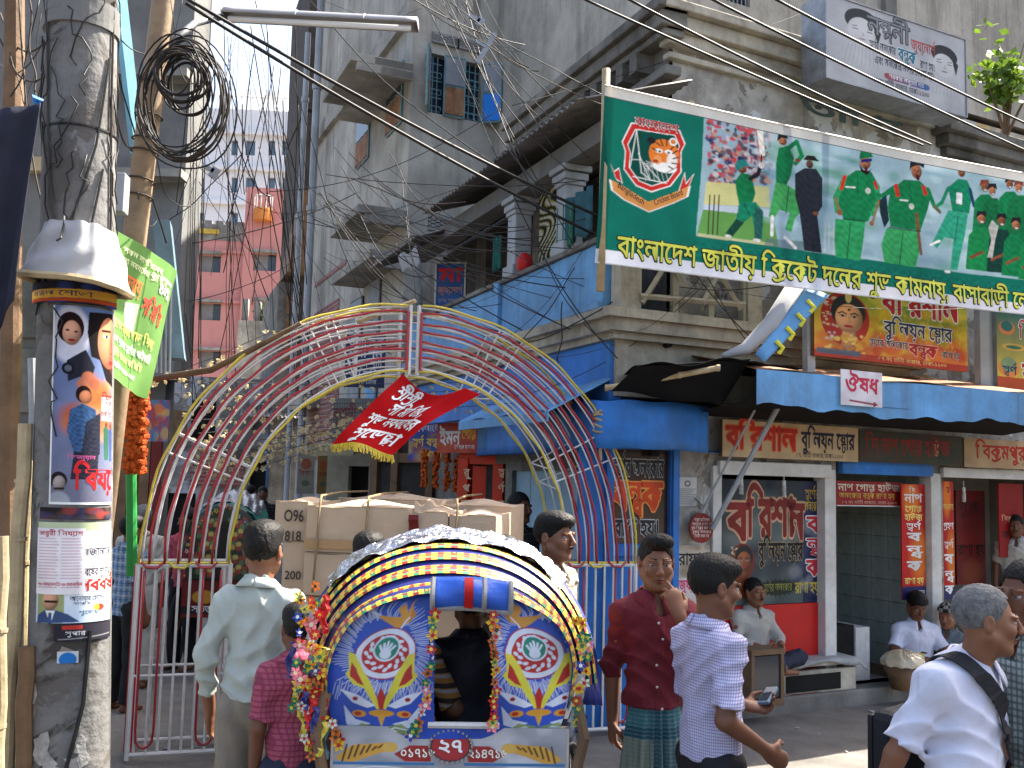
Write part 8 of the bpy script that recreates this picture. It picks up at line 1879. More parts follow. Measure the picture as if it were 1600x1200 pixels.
def check_mat(name,base,lines,rough=.85,bump=.25,bscale=60,var=.12):
 """woven cloth: lines = [(axis, period, width, colour, phase)] in the wearer's own coordinates"""
 if name in _mc: return _mc[name]
 m = mat(name,base,rough,var,9,bump,bscale=bscale,spec=.15); N = m.node_tree.nodes; L = m.node_tree.links; P = N['Principled BSDF']
 cur = P.inputs['Base Color'].links[0].from_socket; tc = N.new('ShaderNodeTexCoord'); sp = N.new('ShaderNodeSeparateXYZ'); L.new(tc.outputs['Object'],sp.inputs[0])
 for ax,per,wd,col,*ph in lines:
  a = N.new('ShaderNodeMath'); a.operation = 'MULTIPLY_ADD'; a.inputs[1].default_value = 1 / per; a.inputs[2].default_value = (ph[0] if ph else 0) + 50
  if ax == 'w':
   s_ = N.new('ShaderNodeMath'); s_.operation = 'ADD'; L.new(sp.outputs['X'],s_.inputs[0]); L.new(sp.outputs['Y'],s_.inputs[1]); L.new(s_.outputs[0],a.inputs[0])
  else: L.new(sp.outputs[ax.upper()],a.inputs[0])
  f = N.new('ShaderNodeMath'); f.operation = 'FRACT'; L.new(a.outputs[0],f.inputs[0]); c = N.new('ShaderNodeMath'); c.operation = 'LESS_THAN'; c.inputs[1].default_value = wd; L.new(f.outputs[0],c.inputs[0])
  k = N.new('ShaderNodeMath'); k.operation = 'MULTIPLY'; k.inputs[1].default_value = ph[1] if len(ph) > 1 else .8; L.new(c.outputs[0],k.inputs[0])
  b = N.new('ShaderNodeMix'); b.data_type = 'RGBA'; L.new(k.outputs[0],b.inputs[0]); L.new(cur,b.inputs[6]); b.inputs[7].default_value = (*col,1); cur = b.outputs[2]
 L.new(cur,P.inputs['Base Color']); return m
SKM = print_mat('skin',.5,spec=.35,wear=.07,bump=.02)
HAIRM = mat('black_hair',(0.009,0.008,0.007),.6,.3,40,.22,bscale=120,spec=.2)
GREYH = mat('grey_hair',(0.12,0.12,0.12),.7,.5,50,.3,bscale=120)
EYEM = print_mat('eye',.15,spec=.6,wear=0,bump=0)
def _np(v): return np.array(v,np.float64)
def basis(d,n):
 d = _np(d); d /= np.linalg.norm(d); n = _np(n); n = n - d * (n @ d); n /= np.linalg.norm(n); return d,n,np.cross(d,n)
def hand(v,wrist,d,n,curl=.5,size=1.0,thumb=1,fists=None,spread=.1):
 """palm along d from the wrist, palm facing n, five fingers bending towards n"""
 d,n,sd = basis(d,n); w = _np(wrist); s = size; fl = (n,.5)
 kn = w + d * .085 * s
 v.cone(w,w + d * .03 * s,.026 * s,.032 * s,.012,(n,.7)); v.cone(w + d * .03 * s,kn - d * .008 * s,.036 * s,.040 * s,.012,fl)
 for i,(o,L) in enumerate(((-.030,.070),(-.010,.080),(.010,.075),(.029,.058))):
  p = kn + sd * o * s * thumb; dirn = d + sd * o * spread * 8 * thumb; cu = (fists[i] if fists else curl); a = cu * .35;
  for j,fr in enumerate((.45,.32,.23)):
   a += cu * .75; dd = basis(dirn,n)[0] * math.cos(a) + n * math.sin(a); q = p + dd * L * fr * s; v.cone(p,q,(.0098 - .0012 * j) * s,(.0088 - .0012 * j) * s,.004); p = q
 b = w + d * .028 * s - sd * .034 * s * thumb; t1 = b + (d * .55 - sd * .62 * thumb + n * .45) * .042 * s; t2 = t1 + (d * .9 - sd * .12 * thumb + n * .4) * .034 * s
 v.cone(b,t1,.0135 * s,.0115 * s,.010).cone(t1,t2,.0110 * s,.0085 * s,.004)
def rotm(yaw=0,pitch=0,roll=0): return np.array((Matrix.Rotation(yaw,3,'Z') @ Matrix.Rotation(pitch,3,'X') @ Matrix.Rotation(roll,3,'Y')))
STAND = dict(neck=(0,.01,1.385),head=(0,-.015,1.525),shL=(-.160,.015,1.305),shR=(.160,.015,1.305),elL=(-.205,.03,1.07),elR=(.205,.03,1.07),wrL=(-.215,-.03,.83),wrR=(.215,-.03,.83),hipL=(-.085,.0,.86),hipR=(.085,.0,.86),knL=(-.095,-.015,.46),knR=(.095,-.015,.46),anL=(-.10,.02,.07),anR=(.10,.02,.07),chest=(0,0,1.22),waist=(0,0,1.0),pelvis=(0,0,.88))
SIT = dict(STAND,**{k: (v[0],v[1],v[2] - .42) for k,v in STAND.items() if k[:2] not in ('kn','an')}); SIT.update(knL=(-.12,-.40,.46),knR=(.12,-.40,.46),anL=(-.12,-.36,.07),anR=(.12,-.36,.07))
CROSS = dict(STAND,**{k: (v[0],v[1],v[2] - .86) for k,v in STAND.items() if k[:2] not in ('kn','an')}); CROSS.update(knL=(-.32,-.22,.12),knR=(.32,-.22,.12),anL=(.06,-.32,.06),anR=(-.06,-.30,.06))
def mesh_obj(name,V,Q,m,parent,col=None):
 me = bpy.data.meshes.new(name); _fast(me,V.astype(np.float32),Q); me.materials.append(m)
 me.polygons.foreach_set('use_smooth',np.ones(len(me.polygons),bool))
 if col is not None:
  ca = me.color_attributes.new('Col','FLOAT_COLOR','POINT'); c4 = np.ones((len(V),4),np.float32); c4[:,:3] = col; ca.data.foreach_set('color',c4.ravel())
 o = bpy.data.objects.new(name,me); COL.objects.link(o); o.parent = parent; return o
def person(label,pos,yaw,H=1.62,pose=STAND,J=None,w=1.0,hd=(0,0,0),hs=1.0,skin=S((120,76,52)),hair='short',hairm=None,tache=False,beard=False,shirt=None,sleeve=.55,hem=.84,loose=1.0,pants=None,lungi=None,h=.006,hands=True,curl=.45,hR=None,hL=None,collar=True,buttons=None,feet=True,cap=None,cuts=None,fold=1.0,group=None,legs=True):
 root = thing('person',label,'person',pos,group); root.rotation_euler = (0,0,yaw)
 sc = H / 1.66; J = dict(pose,**(J or {})); P = {k: _np(v) * (sc * (w if k[:2] not in ('ne','he') else 1),sc,sc) for k,v in J.items()}
 HR = rotm(*hd); hc = P['head']; k_ = sc * hs * 1.02
 def hp(x,y,z): return hc + HR @ (_np((x,y,z)) * k_)
 pts = np.array(list(P.values())); lo = pts.min(0) - .16; hi = pts.max(0) + .17; hi[2] = hc[2] + .15 * k_; lo[2] = max(lo[2],-.02) if not (not legs) else P['pelvis'][2] - .12
 v = Vox(lo,hi,h)
 nb = P['neck'] - (0,0,.05)
 v.cone(nb,hp(0,.015,-.06),.056 * sc,.051 * sc,.02); v.cone(P['pelvis'],P['chest'],.085 * sc * w,.09 * sc * w,.05,((0,1,0),.6)); v.cone(P['chest'],P['neck'] - (0,0,.06),.08 * sc * w,.045 * sc,.04,((0,1,0),.7))
 for a in 'LR':
  v.cone(P['chest'] + (0,0,.06),P['sh' + a],.06,.045 * sc,.03); v.cone(P['sh' + a],P['el' + a],.046 * sc,.036 * sc,.015); v.cone(P['el' + a],P['wr' + a],.038 * sc,.025 * sc,.012)
  if legs:
   v.cone(P['hip' + a] * (.75,1,1),P['kn' + a],.058 * sc,.046 * sc,.03); v.cone(P['kn' + a],P['an' + a],.047 * sc,.034 * sc,.015)
   if feet:
    f = P['an' + a]; dr = P['kn' + a] - P['hip' + a]; fw = _np((0,-1,0)) if pose is not CROSS else _np((1 if a == 'L' else -1,0,0)); v.cone(f + (0,.02,-.035),f + fw * .15 * sc + (0,0,-.045),.032 * sc,.022 * sc,.02)
  fa = P['wr' + a] - P['el' + a]
  spec = (hR if a == 'R' else hL) or {}
  if hands: hand(v,P['wr' + a],spec.get('d',fa),spec.get('n',(-1 if a == 'R' else 1,0,0)),spec.get('curl',curl),.98 * sc,spec.get('thumb',1 if a == 'R' else -1) ,spec.get('f'))
  else: v.ell(P['wr' + a] + fa / np.linalg.norm(fa) * .05,(.035,.035,.05))
 R = HR
 E = lambda c,r,k=.012,sub=False: v.ell(hp(*c),_np(r) * k_,k,R,sub)
 E((0,.02,.03),(.072,.094,.088),.02); E((0,-.022,-.035),(.058,.070,.082),.03); v.cone(hp(0,-.068,-.098),hp(0,-.05,-.09),.020 * k_,.03 * k_,.02)
 for s_ in (-1,1):
  E((s_ * .040,-.066,-.022),(.022,.020,.020),.02); v.cone(hp(s_ * .058,.0,-.05),hp(s_ * .025,-.058,-.092),.020 * k_,.018 * k_,.02)
  E((s_ * .031,-.100,.006),(.019,.017,.012),.010,True); E((s_ * .030,-.080,.024),(.026,.014,.007),.010)
  E((s_ * .031,-.083,.013),(.016,.010,.004),.004); E((s_ * .031,-.082,-.006),(.015,.009,.004),.004)
  E((s_ * .076,.012,-.005),(.009,.020,.032),.006); E((s_ * .083,.008,0),(.004,.010,.018),.003,True)
  E((s_ * .011,-.104,-.030),(.009,.010,.008),.006)
 v.cone(hp(0,-.090,.018),hp(0,-.113,-.024),.008 * k_,.0125 * k_,.010); E((0,-.088,-.058),(.020,.012,.006),.005); E((0,-.087,-.068),(.017,.012,.006),.005); E((0,-.096,-.063),(.022,.010,.0016),.002,True)
 V,Q = v.mesh()
 rel = (V - hc) @ R / k_
 col = np.tile(np.array(skin,np.float32),(len(V),1)); g = np.random.RandomState(3)
 x,y,z = rel[:,0],rel[:,1],rel[:,2]; isf = (np.abs(rel) < .14).all(1)
 lip = isf & (y < -.083) & (np.abs(z + .063) < .011 * (1 - np.abs(x) / .03)) ; col[lip] = np.array(skin) * (.85,.55,.55)
 st = isf & (y < -.02) & (z < -.045) & ~lip; col[st] *= .86
 body = mesh_obj('body',V,Q,SKM,root,col)
 if h < .008:
  for s_ in (-1,1):
   b = MB(); b.ball((0,0,0),.0112 * k_,14); me_v = np.array([tuple(p) for p in b.v]); cc = []
   for p in me_v:
    dd = -p[1] / (.0112 * k_); rr = math.hypot(p[0],p[2]) / (.0112 * k_); cc.append((.01,.008,.006) if (dd > 0 and rr < .52) else (.30,.27,.25))
   me = bpy.data.meshes.new('eye'); me.from_pydata([tuple(hp(s_ * .031,-.0772,.0035) + HR @ p) for p in me_v],[],b.f); me.materials.append(EYEM); ca = me.color_attributes.new('Col','FLOAT_COLOR','POINT')
   ca.data.foreach_set('color',np.array([(*c,1) for c in cc],np.float32).ravel()); me.polygons.foreach_set('use_smooth',[True] * len(me.polygons)); o = bpy.data.objects.new('eye',me); COL.objects.link(o); o.parent = root
 if hair != 'none':
  v = Vox(hc - .2,hc + .2,min(h,.006)); E = lambda c,r,k=.012,sub=False: v.ell(hp(*c),_np(r) * k_,k,R,sub)
  E((0,.021,.036),(.078,.100,.091),.01)
  if hair == 'quiff': E((0,-.05,.105),(.062,.05,.034),.02); E((.02,-.075,.10),(.04,.03,.028),.02)
  if hair == 'full': E((0,.0,.08),(.080,.10,.055),.02); E((0,-.06,.082),(.058,.04,.03),.02)
  X,Y,Z = v.grid(); G = np.stack(np.broadcast_arrays(X - hc[0],Y - hc[1],Z - hc[2]),-1) @ R / k_; gx,gy,gz = G[...,0],G[...,1],G[...,2]
  fr = {'quiff': .066,'full': .058,'short': .064,'thin': .085}.get(hair,.064)
  zc = np.interp(gy,[-.11,-.075,-.045,-.02,.005,.03,.075,.12],[fr,fr,fr - .03,.0,-.035,-.045,-.085,-.085]); zc = np.where(np.abs(gx) < .035,np.where(gy < -.04,np.maximum(zc,fr - .004),zc),zc)
  d = v.F + .0016 * np.sin(gx * 300 + 3 * np.sin(gy * 60)) * np.sin(gz * 70 + gx * 90) + .0014 * np.sin(gy * 420 + gx * 190 + 2 * np.sin(gz * 70))
  v.F = np.maximum(d,(zc - gz) * k_).astype(np.float32); v.ell(hp(0,-.02,-.04),_np((.066,.10,.10)) * k_ * (1,.8,.72),.0,R,True) if hair == 'bald' else None
  for s_ in (-1,1): v.cone(hp(s_ * .014,-.093,.029),hp(s_ * .045,-.080,.031),.0042 * k_,.003 * k_,.002)
  if tache: v.cone(hp(-.026,-.090,-.055),hp(0,-.1025,-.047),.004 * k_,.0065 * k_,.004); v.cone(hp(.026,-.090,-.055),hp(0,-.1025,-.047),.004 * k_,.0065 * k_,.004)
  if beard:
   for s_ in (-1,1): v.cone(hp(s_ * .05,-.03,-.07),hp(0,-.083,-.105),.012 * k_,.016 * k_,.01)
  V,Q = v.mesh()
  if len(V): mesh_obj('hair',V,Q,hairm or HAIRM,root)
 if cap: cap(root,hp,k_,R,h)
 hemz = hem * sc if pose is STAND else P['pelvis'][2] - .06
 if shirt is not None:
  lo = np.minimum(pts.min(0),P['pelvis']) - .16; hi = pts.max(0) + .14; lo[2] = hemz - .05; hi[2] = P['neck'][2] + .09
  for a in 'LR': lo[2] = min(lo[2],P['wr' + a][2] - .03 if sleeve > 1 else P['el' + a][2] - .03)
  v = Vox(lo,hi,h); L_ = loose; fl = ((0,1,0),.66)
  ch,wa,pe = P['chest'],P['waist'],P['pelvis'].copy(); pe[2] = hemz
  if pose is STAND: v.cone(wa,pe,.138 * sc * w * L_,(.172 if lungi else .160) * sc * w * L_,.04,fl,capb=True)
  else: v.cone(wa,pe,.142 * sc * w * L_,.16 * sc * w * L_,.04,((0,1,0),.75),capb=True)
  v.cone(ch,wa,.150 * sc * w * L_,.136 * sc * w * L_,.05,fl); v.cone(ch,P['neck'] - (0,0,.07),.135 * sc * w,.07 * sc,.05,fl); v.cone(P['neck'] - (0,0,.045),P['neck'] + (0,.008,.0),.066 * sc,.060 * sc,.02)
  if collar: VN = P['neck'] + (0,-.085,-.02)
  for a in 'LR':
   s_,e_,wr = P['sh' + a],P['el' + a],P['wr' + a]; v.cone(ch + (0,0,.07),s_,.075 * sc,.050 * sc,.06); v.cone(P['neck'] - (0,-.01,.035),s_ + (0,0,.004),.045 * sc,.044 * sc,.045)
   if sleeve <= 1: q = s_ + (e_ - s_) * (.72 if sleeve < .9 else 1.0); q = s_ + (e_ - s_) * sleeve * 1.35; v.cone(s_,q,.054 * sc,.060 * sc * L_,.04,capb=True)
   else: q = e_ + (wr - e_) * (sleeve - 1); v.cone(s_,e_,.053 * sc,.049 * sc,.04); v.cone(e_,q,.051 * sc,.040 * sc,.012,capb=True)
  if collar: v.ell(VN,(.026,.06,.058),.006,None,True)
  X,Y,Z = v.grid(); band = np.abs(v.F) < .05
  ii = np.argwhere(band); px_,py_,pz_ = X[ii[:,0],0,0],Y[0,ii[:,1],0],Z[0,0,ii[:,2]]
  g_ = sum(map(ord,label)) % 100 * .1
  A = (1 - 2 * np.abs(np.sin(17 * pz_ + 5 * np.sin(7 * px_ + 5 * py_ + g_) + 3 * np.sin(11 * pz_ + g_)))) * .8 + (1 - 2 * np.abs(np.sin(13 * px_ + 10 * pz_ + 2 * np.sin(13 * pz_ + 2 * g_) + 9 * py_))) * .6
  A2 = np.sin(61 * pz_ - 30 * px_ + 5 * np.sin(17 * px_ + 9 * py_)) * np.sin(23 * py_ + 19 * px_ + g_)
  amp = .0048 * fold * np.clip((pz_ - lo[2] - .05) / .10,.25,1.2); v.F[tuple(ii.T)] -= (amp * A + .0022 * fold * A2 + (.0028 * ((np.abs(px_) < .016) & (py_ < 0)))).astype(np.float32)
  V,Q = v.mesh(); sh_ = mesh_obj('shirt',V,Q,shirt,root)
  if collar:
   c = MB()
   n = 18; nk = P['neck']; rr = .064 * sc;
   for s_ in (-1,1):
    ring = []
    for i in range(n + 1):
     an = math.pi / 2 - s_ * (math.pi * .94) * i / n; ring.append((nk[0] + rr * 1.02 * math.cos(an),nk[1] + .004 + rr * 1.0 * math.sin(an),nk[2] + .034 - .030 * (i / n) ** 1.5))
    b = len(c.v)
    for i,p in enumerate(ring):
     o = _np((p[0] - nk[0],p[1] - nk[1],0)); o /= np.linalg.norm(o) + 1e-6; f = i / n; dr = .036 + .042 * max(0,f - .7) / .3; c.v.append(Vector(p)); c.v.append(Vector(_np(p) + o * (.022 + .020 * f) + (0,0,-dr)));
    for i in range(n): a = b + 2 * i; c.f.append((a,a + 1,a + 3,a + 2)); c.m.append(0)
   me = bpy.data.meshes.new('collar'); me.from_pydata([tuple(p) for p in c.v],[],c.f); me.materials.append(shirt); me.polygons.foreach_set('use_smooth',[True] * len(me.polygons)); o = bpy.data.objects.new('collar',me); COL.objects.link(o); o.parent = root; md = o.modifiers.new('s','SOLIDIFY'); md.thickness = .005
  if buttons:
   for i in range(5):
    z_ = P['neck'][2] - .09 - i * .085; sel = V[(np.abs(V[:,2] - z_) < .012) & (np.abs(V[:,0]) < .012)]
    if len(sel): p = sel[sel[:,1].argmin()]; b = MB(); b.ball((0,0,0),.0055,8,sq=(1,.5,1)); me = bpy.data.meshes.new('button'); me.from_pydata([tuple(_np(q) + p) for q in b.v],[],b.f); me.materials.append(buttons); o = bpy.data.objects.new('button',me); COL.objects.link(o); o.parent = root
 if pants is not None and legs:
  lo = np.minimum(P['hipL'],np.minimum(P['knL'],np.minimum(P['anL'],np.minimum(P['anR'],P['knR'])))) - .14; hi = np.maximum(P['hipR'],np.maximum(P['knR'],np.maximum(P['anR'],np.maximum(P['anL'],P['knL'])))) + .14; hi[2] = max(hi[2],P['waist'][2]); v = Vox(lo,hi,max(h,.008))
  v.cone(P['waist'] - (0,0,.02),P['pelvis'],.118 * sc * w,.128 * sc * w,.03,((0,1,0),.75))
  for a in 'LR': v.cone(P['hip' + a],P['kn' + a],.092 * sc,.070 * sc,.025); v.cone(P['kn' + a],P['an' + a] + (0,0,-.0),.068 * sc,.060 * sc,.02,capb=True)
  X,Y,Z = v.grid(); v.F -= (.005 * np.sin(30 * Z + 7 * np.sin(12 * X + 3) + 6 * np.sin(14 * Y)) * np.sin(11 * X + 5 * Z)).astype(np.float32)
  V,Q = v.mesh(); mesh_obj('trousers',V,Q,pants,root)
 if lungi is not None:
  v = Vox((-.34,-.3,.03),(.34,.3,P['waist'][2] + .02),.007); v.cone(P['waist'] - (0,0,.03),(0,0,.12),.128 * sc * w,.205 * sc,.03,((0,1,0),.72),capb=True)
  X,Y,Z = v.grid(); an = np.arctan2(Y,X); dn = np.clip((P['waist'][2] - Z) * 2.0,0,1)
  kn_ = np.exp(-((an + 1.57) / .5) ** 2)
  f = .011 * np.sin(9 * an + 3 * Z + 1) + .008 * np.sin(17 * an - 5 * Z) + .030 * kn_ * np.sin(16 * an + 10 * (X + .02) * (1 - dn)) + .012 * np.sin(8 * Z + 5 * an) * kn_
  v.F -= (f * (.05 + dn)).astype(np.float32)
  V,Q = v.mesh(); mesh_obj('lungi',V,Q,lungi,root)
 return root
SKN1,SKN2,SKN3 = S((128,86,62)),S((108,70,50)),S((140,92,64))
BLKP = mat('black_trousers',(0.014,0.014,0.017),.8,.2,8,.2)
NAVYP = mat('navy_trousers',(0.02,0.025,0.045),.8,.2,8,.2)
KHAKI = mat('khaki_trousers',(0.24,0.205,0.155),.85,.12,8,.2)
MAROON = mat('maroon_shirt',(0.15,0.018,0.026),.75,.22,8,.2,bscale=50,spec=.2)
LUNGI = check_mat('checked_lungi',(0.055,0.17,0.20),[('z',.42,.42,(0.24,0.25,0.17),.62),('x',.30,.36,(0.03,0.10,0.14),.1,.75),('z',.42,.10,(0.02,0.07,0.10),.2),('z',.016,.3,(0.30,0.33,0.27),0,.30),('x',.02,.2,(0.03,0.12,0.15),0,.4)],bump=.15)
GING = check_mat('lilac_gingham',(0.55,0.54,0.68),[('z',.0105,.42,(0.16,0.14,0.30),0,.55),('w',.0105,.42,(0.16,0.14,0.30),0,.55)],bump=.1)
WSHIRT = mat('white_cotton',(0.60,0.61,0.72),.85,.06,8,.12,bscale=40,spec=.15)
GREENS = mat('pale_green_shirt',(0.42,0.46,0.41),.85,.08,8,.15,bscale=40,spec=.15)
BPLAID = check_mat('blue_plaid',(0.15,0.26,0.42),[('z',.06,.25,(0.40,0.46,0.55)),('w',.06,.25,(0.40,0.46,0.55)),('z',.06,.08,(0.03,0.06,0.16),.4),('w',.06,.08,(0.03,0.06,0.16),.4)])
BRPLAID = check_mat('brown_plaid',(0.52,0.46,0.38),[('z',.055,.16,(0.24,0.13,0.07)),('w',.05,.16,(0.24,0.13,0.07)),('z',.055,.05,(0.30,0.18,0.12),.45),('w',.05,.05,(0.3,0.18,0.12),.45)])
DPLAID = check_mat('dark_plaid',(0.018,0.02,0.022),[('z',.05,.08,(0.12,0.13,0.13)),('w',.05,.08,(0.12,0.13,0.13))])
PINKC = check_mat('pink_check',(0.36,0.085,0.12),[('z',.02,.35,(0.22,0.03,0.07),0,.7),('w',.02,.35,(0.20,0.04,0.08),0,.7)])
PINKS = mat('pink_red_shirt',(0.46,0.07,0.10),.8,.1,8,.15)
STRIPE = check_mat('orange_striped_tee',(0.42,0.20,0.06),[('z',.055,.34,(0.03,0.03,0.035),0,.95),('z',.055,.22,(0.40,0.40,0.42),.3,.95)])
GCHECK = check_mat('green_grey_check',(0.32,0.36,0.34),[('z',.022,.4,(0.08,0.12,0.11),0,.7),('w',.022,.4,(0.09,0.12,0.11),0,.7)])
DJACK = mat('dark_jacket',(0.016,0.016,0.026),.6,.2,8,.2)
CREAMS = mat('cream_shirt',(0.40,0.38,0.34),.85,.1,8,.15)
WHITEB = mat('pearl_button',(0.6,0.6,0.58),.3,.05,4,0)
def gpos(px,Y,z=0.0): p = at(px,900,Y); return (p.x,Y,z)
person('young man in a maroon shirt and teal checked lungi touching his mouth',gpos(1024,4.2),.12,1.58,w=.83,hs=.96,hd=(-.10,.10,0),skin=SKN1,hair='quiff',shirt=MAROON,sleeve=1.22,hem=.92,lungi=LUNGI,h=.005,buttons=WHITEB,
 J=dict(elR=(.205,-.12,1.08),wrR=(.060,-.205,1.325),elL=(-.20,.09,1.07),wrL=(-.19,.10,.84)),hR=dict(d=(-.30,.16,1),n=(-.25,.9,0),f=(.7,.35,.6,.9),thumb=1))
ph_man = person('man in a lilac gingham shirt turned away, holding a phone',gpos(1112,3.7),1.95,1.53,w=.95,hs=.98,hd=(-.05,.12,0),skin=SKN2,hair='full',shirt=GING,sleeve=.62,hem=.875,pants=BLKP,h=.005,loose=1.05,
 J=dict(elL=(-.215,.07,1.06),wrL=(-.19,-.135,.93),elR=(.20,-.02,1.06),wrR=(.13,-.24,1.03)),hR=dict(curl=.7,n=(-.4,0,.9)),hL=dict(curl=.5,n=(1,.2,.1)))
bag_man = person('grey-haired man with a white moustache in a white shirt with a shoulder bag',gpos(1502,3.2),.74,1.52,w=1.06,hs=.94,hd=(.62,.05,0),skin=SKN1,hair='thin',hairm=GREYH,tache=True,shirt=WSHIRT,sleeve=.62,hem=.78,pants=BLKP,h=.005,loose=1.12,
 J=dict(neck=(0,-.03,1.375),head=(0,-.085,1.51),elL=(-.215,.13,1.06),wrL=(-.225,.21,.83),elR=(.21,.0,1.07),wrR=(.2,-.1,.85)))
person('man with a moustache in a green-grey checked shirt, cut by the right edge',gpos(1608,3.35),-1.25,1.57,w=.95,hd=(.1,.05,0),skin=SKN2,hair='short',tache=True,shirt=GCHECK,sleeve=.6,hem=.82,pants=BLKP,h=.006)
person('man seen from behind in a pale green shirt and khaki trousers',gpos(408,4.2),math.pi - .12,1.585,w=.92,skin=SKN1,hair='full',shirt=GREENS,sleeve=1.62,hem=.90,pants=KHAKI,h=.006,fold=1.4,
 J=dict(elR=(.235,.04,1.06),wrR=(.245,-.06,.82),elL=(-.225,.05,1.07),wrL=(-.20,-.10,.86)))
person('small figure in a pink checked shirt beside the rickshaw hood, back turned',gpos(470,3.85),math.pi + .25,1.30,w=.82,hs=.95,skin=SKN2,hair='full',shirt=PINKC,sleeve=.62,hem=.5,pants=NAVYP,h=.007)
p = RF.pt(RF.hit(588,1000)[0],-.36,.30); person('rickshaw passenger in an orange, black and grey striped shirt',tuple(p),math.pi + .05,1.45,pose=SIT,skin=SKN1,shirt=STRIPE,sleeve=.68,pants=NAVYP,h=.008,w=1.3,J=dict(elL=(.26 - .52,.05,.66),elR=(.25,.05,.66),wrL=(-.2,-.2,.55),wrR=(.2,-.2,.55)))
p = RF.pt(RF.hit(738,1000)[0],-.40,.30); person('rickshaw passenger in a dark jacket seen through the hood window',tuple(p),math.pi,1.46,pose=SIT,skin=SKN1,shirt=DJACK,sleeve=1.7,pants=BLKP,h=.008,w=1.02)
person('dark-haired pedestrian ahead of the foil hood, left of the boxes\' corner',gpos(574,4.85),math.pi,1.515,skin=SKN1,hair='full',shirt=CREAMS,pants=NAVYP,h=.009,w=.9)
person('dark-haired pedestrian ahead of the foil hood, at its right shoulder',gpos(790,4.85),math.pi - .3,1.52,skin=SKN2,hair='short',shirt=DJACK,sleeve=1.6,pants=BLKP,h=.009,w=.9)
person('man in a brown and white plaid shirt looking right behind the arch',gpos(862,4.95),.95,1.635,w=.95,hs=.97,skin=SKN1,hair='full',tache=True,shirt=BRPLAID,sleeve=.6,pants=NAVYP,h=.006)
person('man in a dark plaid shirt standing in the pale doorway',gpos(808,8.0),.7,1.69,skin=SKN2,hair='short',tache=True,shirt=DPLAID,sleeve=1.6,pants=BLKP,h=.008)
person('man in a blue plaid shirt half hidden by the concrete pole',gpos(200,7.6),math.pi - .6,1.44,w=1.0,skin=SKN2,hair='full',shirt=BPLAID,sleeve=.65,hem=.80,pants=BLKP,h=.008)
person('man in a pinkish red shirt behind the left arch pedestal',gpos(290,9.2),-.35,1.45,skin=SKN1,hair='short',tache=True,shirt=PINKS,sleeve=.6,hem=.84,pants=BLKP,h=.008,hd=(-.3,.1,0))
person('elderly man in a cream kurta beside the blue plaid man',gpos(218,8.4),math.pi,1.5,skin=SKN2,hair='thin',hairm=GREYH,shirt=CREAMS,sleeve=1.5,hem=.6,pants=CREAMS,h=.010)
fq = FA.hit(1180,1000,.02); p = FA.pt(fq[0],.0,.33); person('seated man in a cream shirt in front of the red shop panel',tuple(p),.45,1.5,pose=CROSS,skin=SKN1,hair='short',tache=True,shirt=CREAMS,sleeve=1.6,pants=NAVYP,h=.008,J=dict(elL=(-.23,-.06,.27),wrL=(-.10,-.27,.22),elR=(.23,-.06,.27),wrR=(.08,-.28,.22)))
c = MB(); c.fbox(FA,fq[0] - .3,fq[0] + .25,-.04,.045,.131,.33); tag(c.build('wooden_block',M['wood'],bevel=.008),'low brown seat under the cream shirt man','seat')
fq = FA.hit(1432,1000,.04); p = FA.pt(fq[0],.04,.13); person('cross-legged man in a white shirt reading in the tiled shop',tuple(p),.05,1.58,pose=CROSS,hd=(0,.45,0),skin=SKN2,hair='full',shirt=WSHIRT,sleeve=.62,pants=BLKP,h=.007,J=dict(elL=(-.24,-.06,.27),wrL=(-.13,-.27,.24),elR=(.24,-.06,.27),wrR=(.10,-.28,.24)))
st_ = MB(); st_.fbox(FA,s2[0] + .75,s2[2] - .02,-.75,.02,.131,.142); tag(st_.build('low_platform',M['wood'],bevel=.01),'low brown wooden platform under the cross-legged man','platform')
def striped_cap(root,hp,k_,R,h):
 V,F,C = [],[],[]; n = 22; rings = 6
 for j in range(rings + 1):
  for i in range(n):
   an = 2 * math.pi * i / n; t = j / rings; r = 1.12 if j < 2 else math.cos((t - .33) * 2.2); V.append(hp(.082 * r * math.cos(an),.02 + .10 * r * math.sin(an),.05 + .085 * t ** .8))
 for j in range(rings):
  for i in range(n): F.append((j * n + i,j * n + (i + 1) % n,(j + 1) * n + (i + 1) % n,(j + 1) * n + i)); C.append((.35,.34,.30) if (i // 2 + j // 2) % 2 else (.03,.035,.03))
 me = bpy.data.meshes.new('striped_cap'); me.from_pydata([tuple(v) for v in V],[],F); me.materials.append(PRC); ca = me.color_attributes.new('Col','FLOAT_COLOR','CORNER'); c4 = []
 for c in C: c4 += [(*c,1)] * 4
 ca.data.foreach_set('color',np.array(c4,np.float32).ravel()); o = bpy.data.objects.new('striped_cap',me); COL.objects.link(o); o.parent = root; md = o.modifiers.new('s','SOLIDIFY'); md.thickness = .006
fq = FA.hit(1482,1010,.15); p = FA.pt(fq[0],.15,.08); person('bearded man in a striped cap crouching beside the food basket',tuple(p),-.7,1.5,pose=CROSS,hd=(0,.15,0),skin=SKN1,hair='none',beard=True,cap=striped_cap,shirt=mat('grey_blue_shirt',(0.10,0.12,0.14),.85,.1,8,.2),sleeve=.6,pants=NAVYP,h=.008,J=dict(elL=(-.22,-.10,.36),wrL=(-.20,-.34,.25)))
person('man in a white shirt standing inside the rightmost shop',(at(1588,850,9.75).x,9.75,.13),-.5,1.44,skin=SKN2,hair='short',tache=True,shirt=CREAMS,sleeve=.6,pants=BLKP,h=.009)
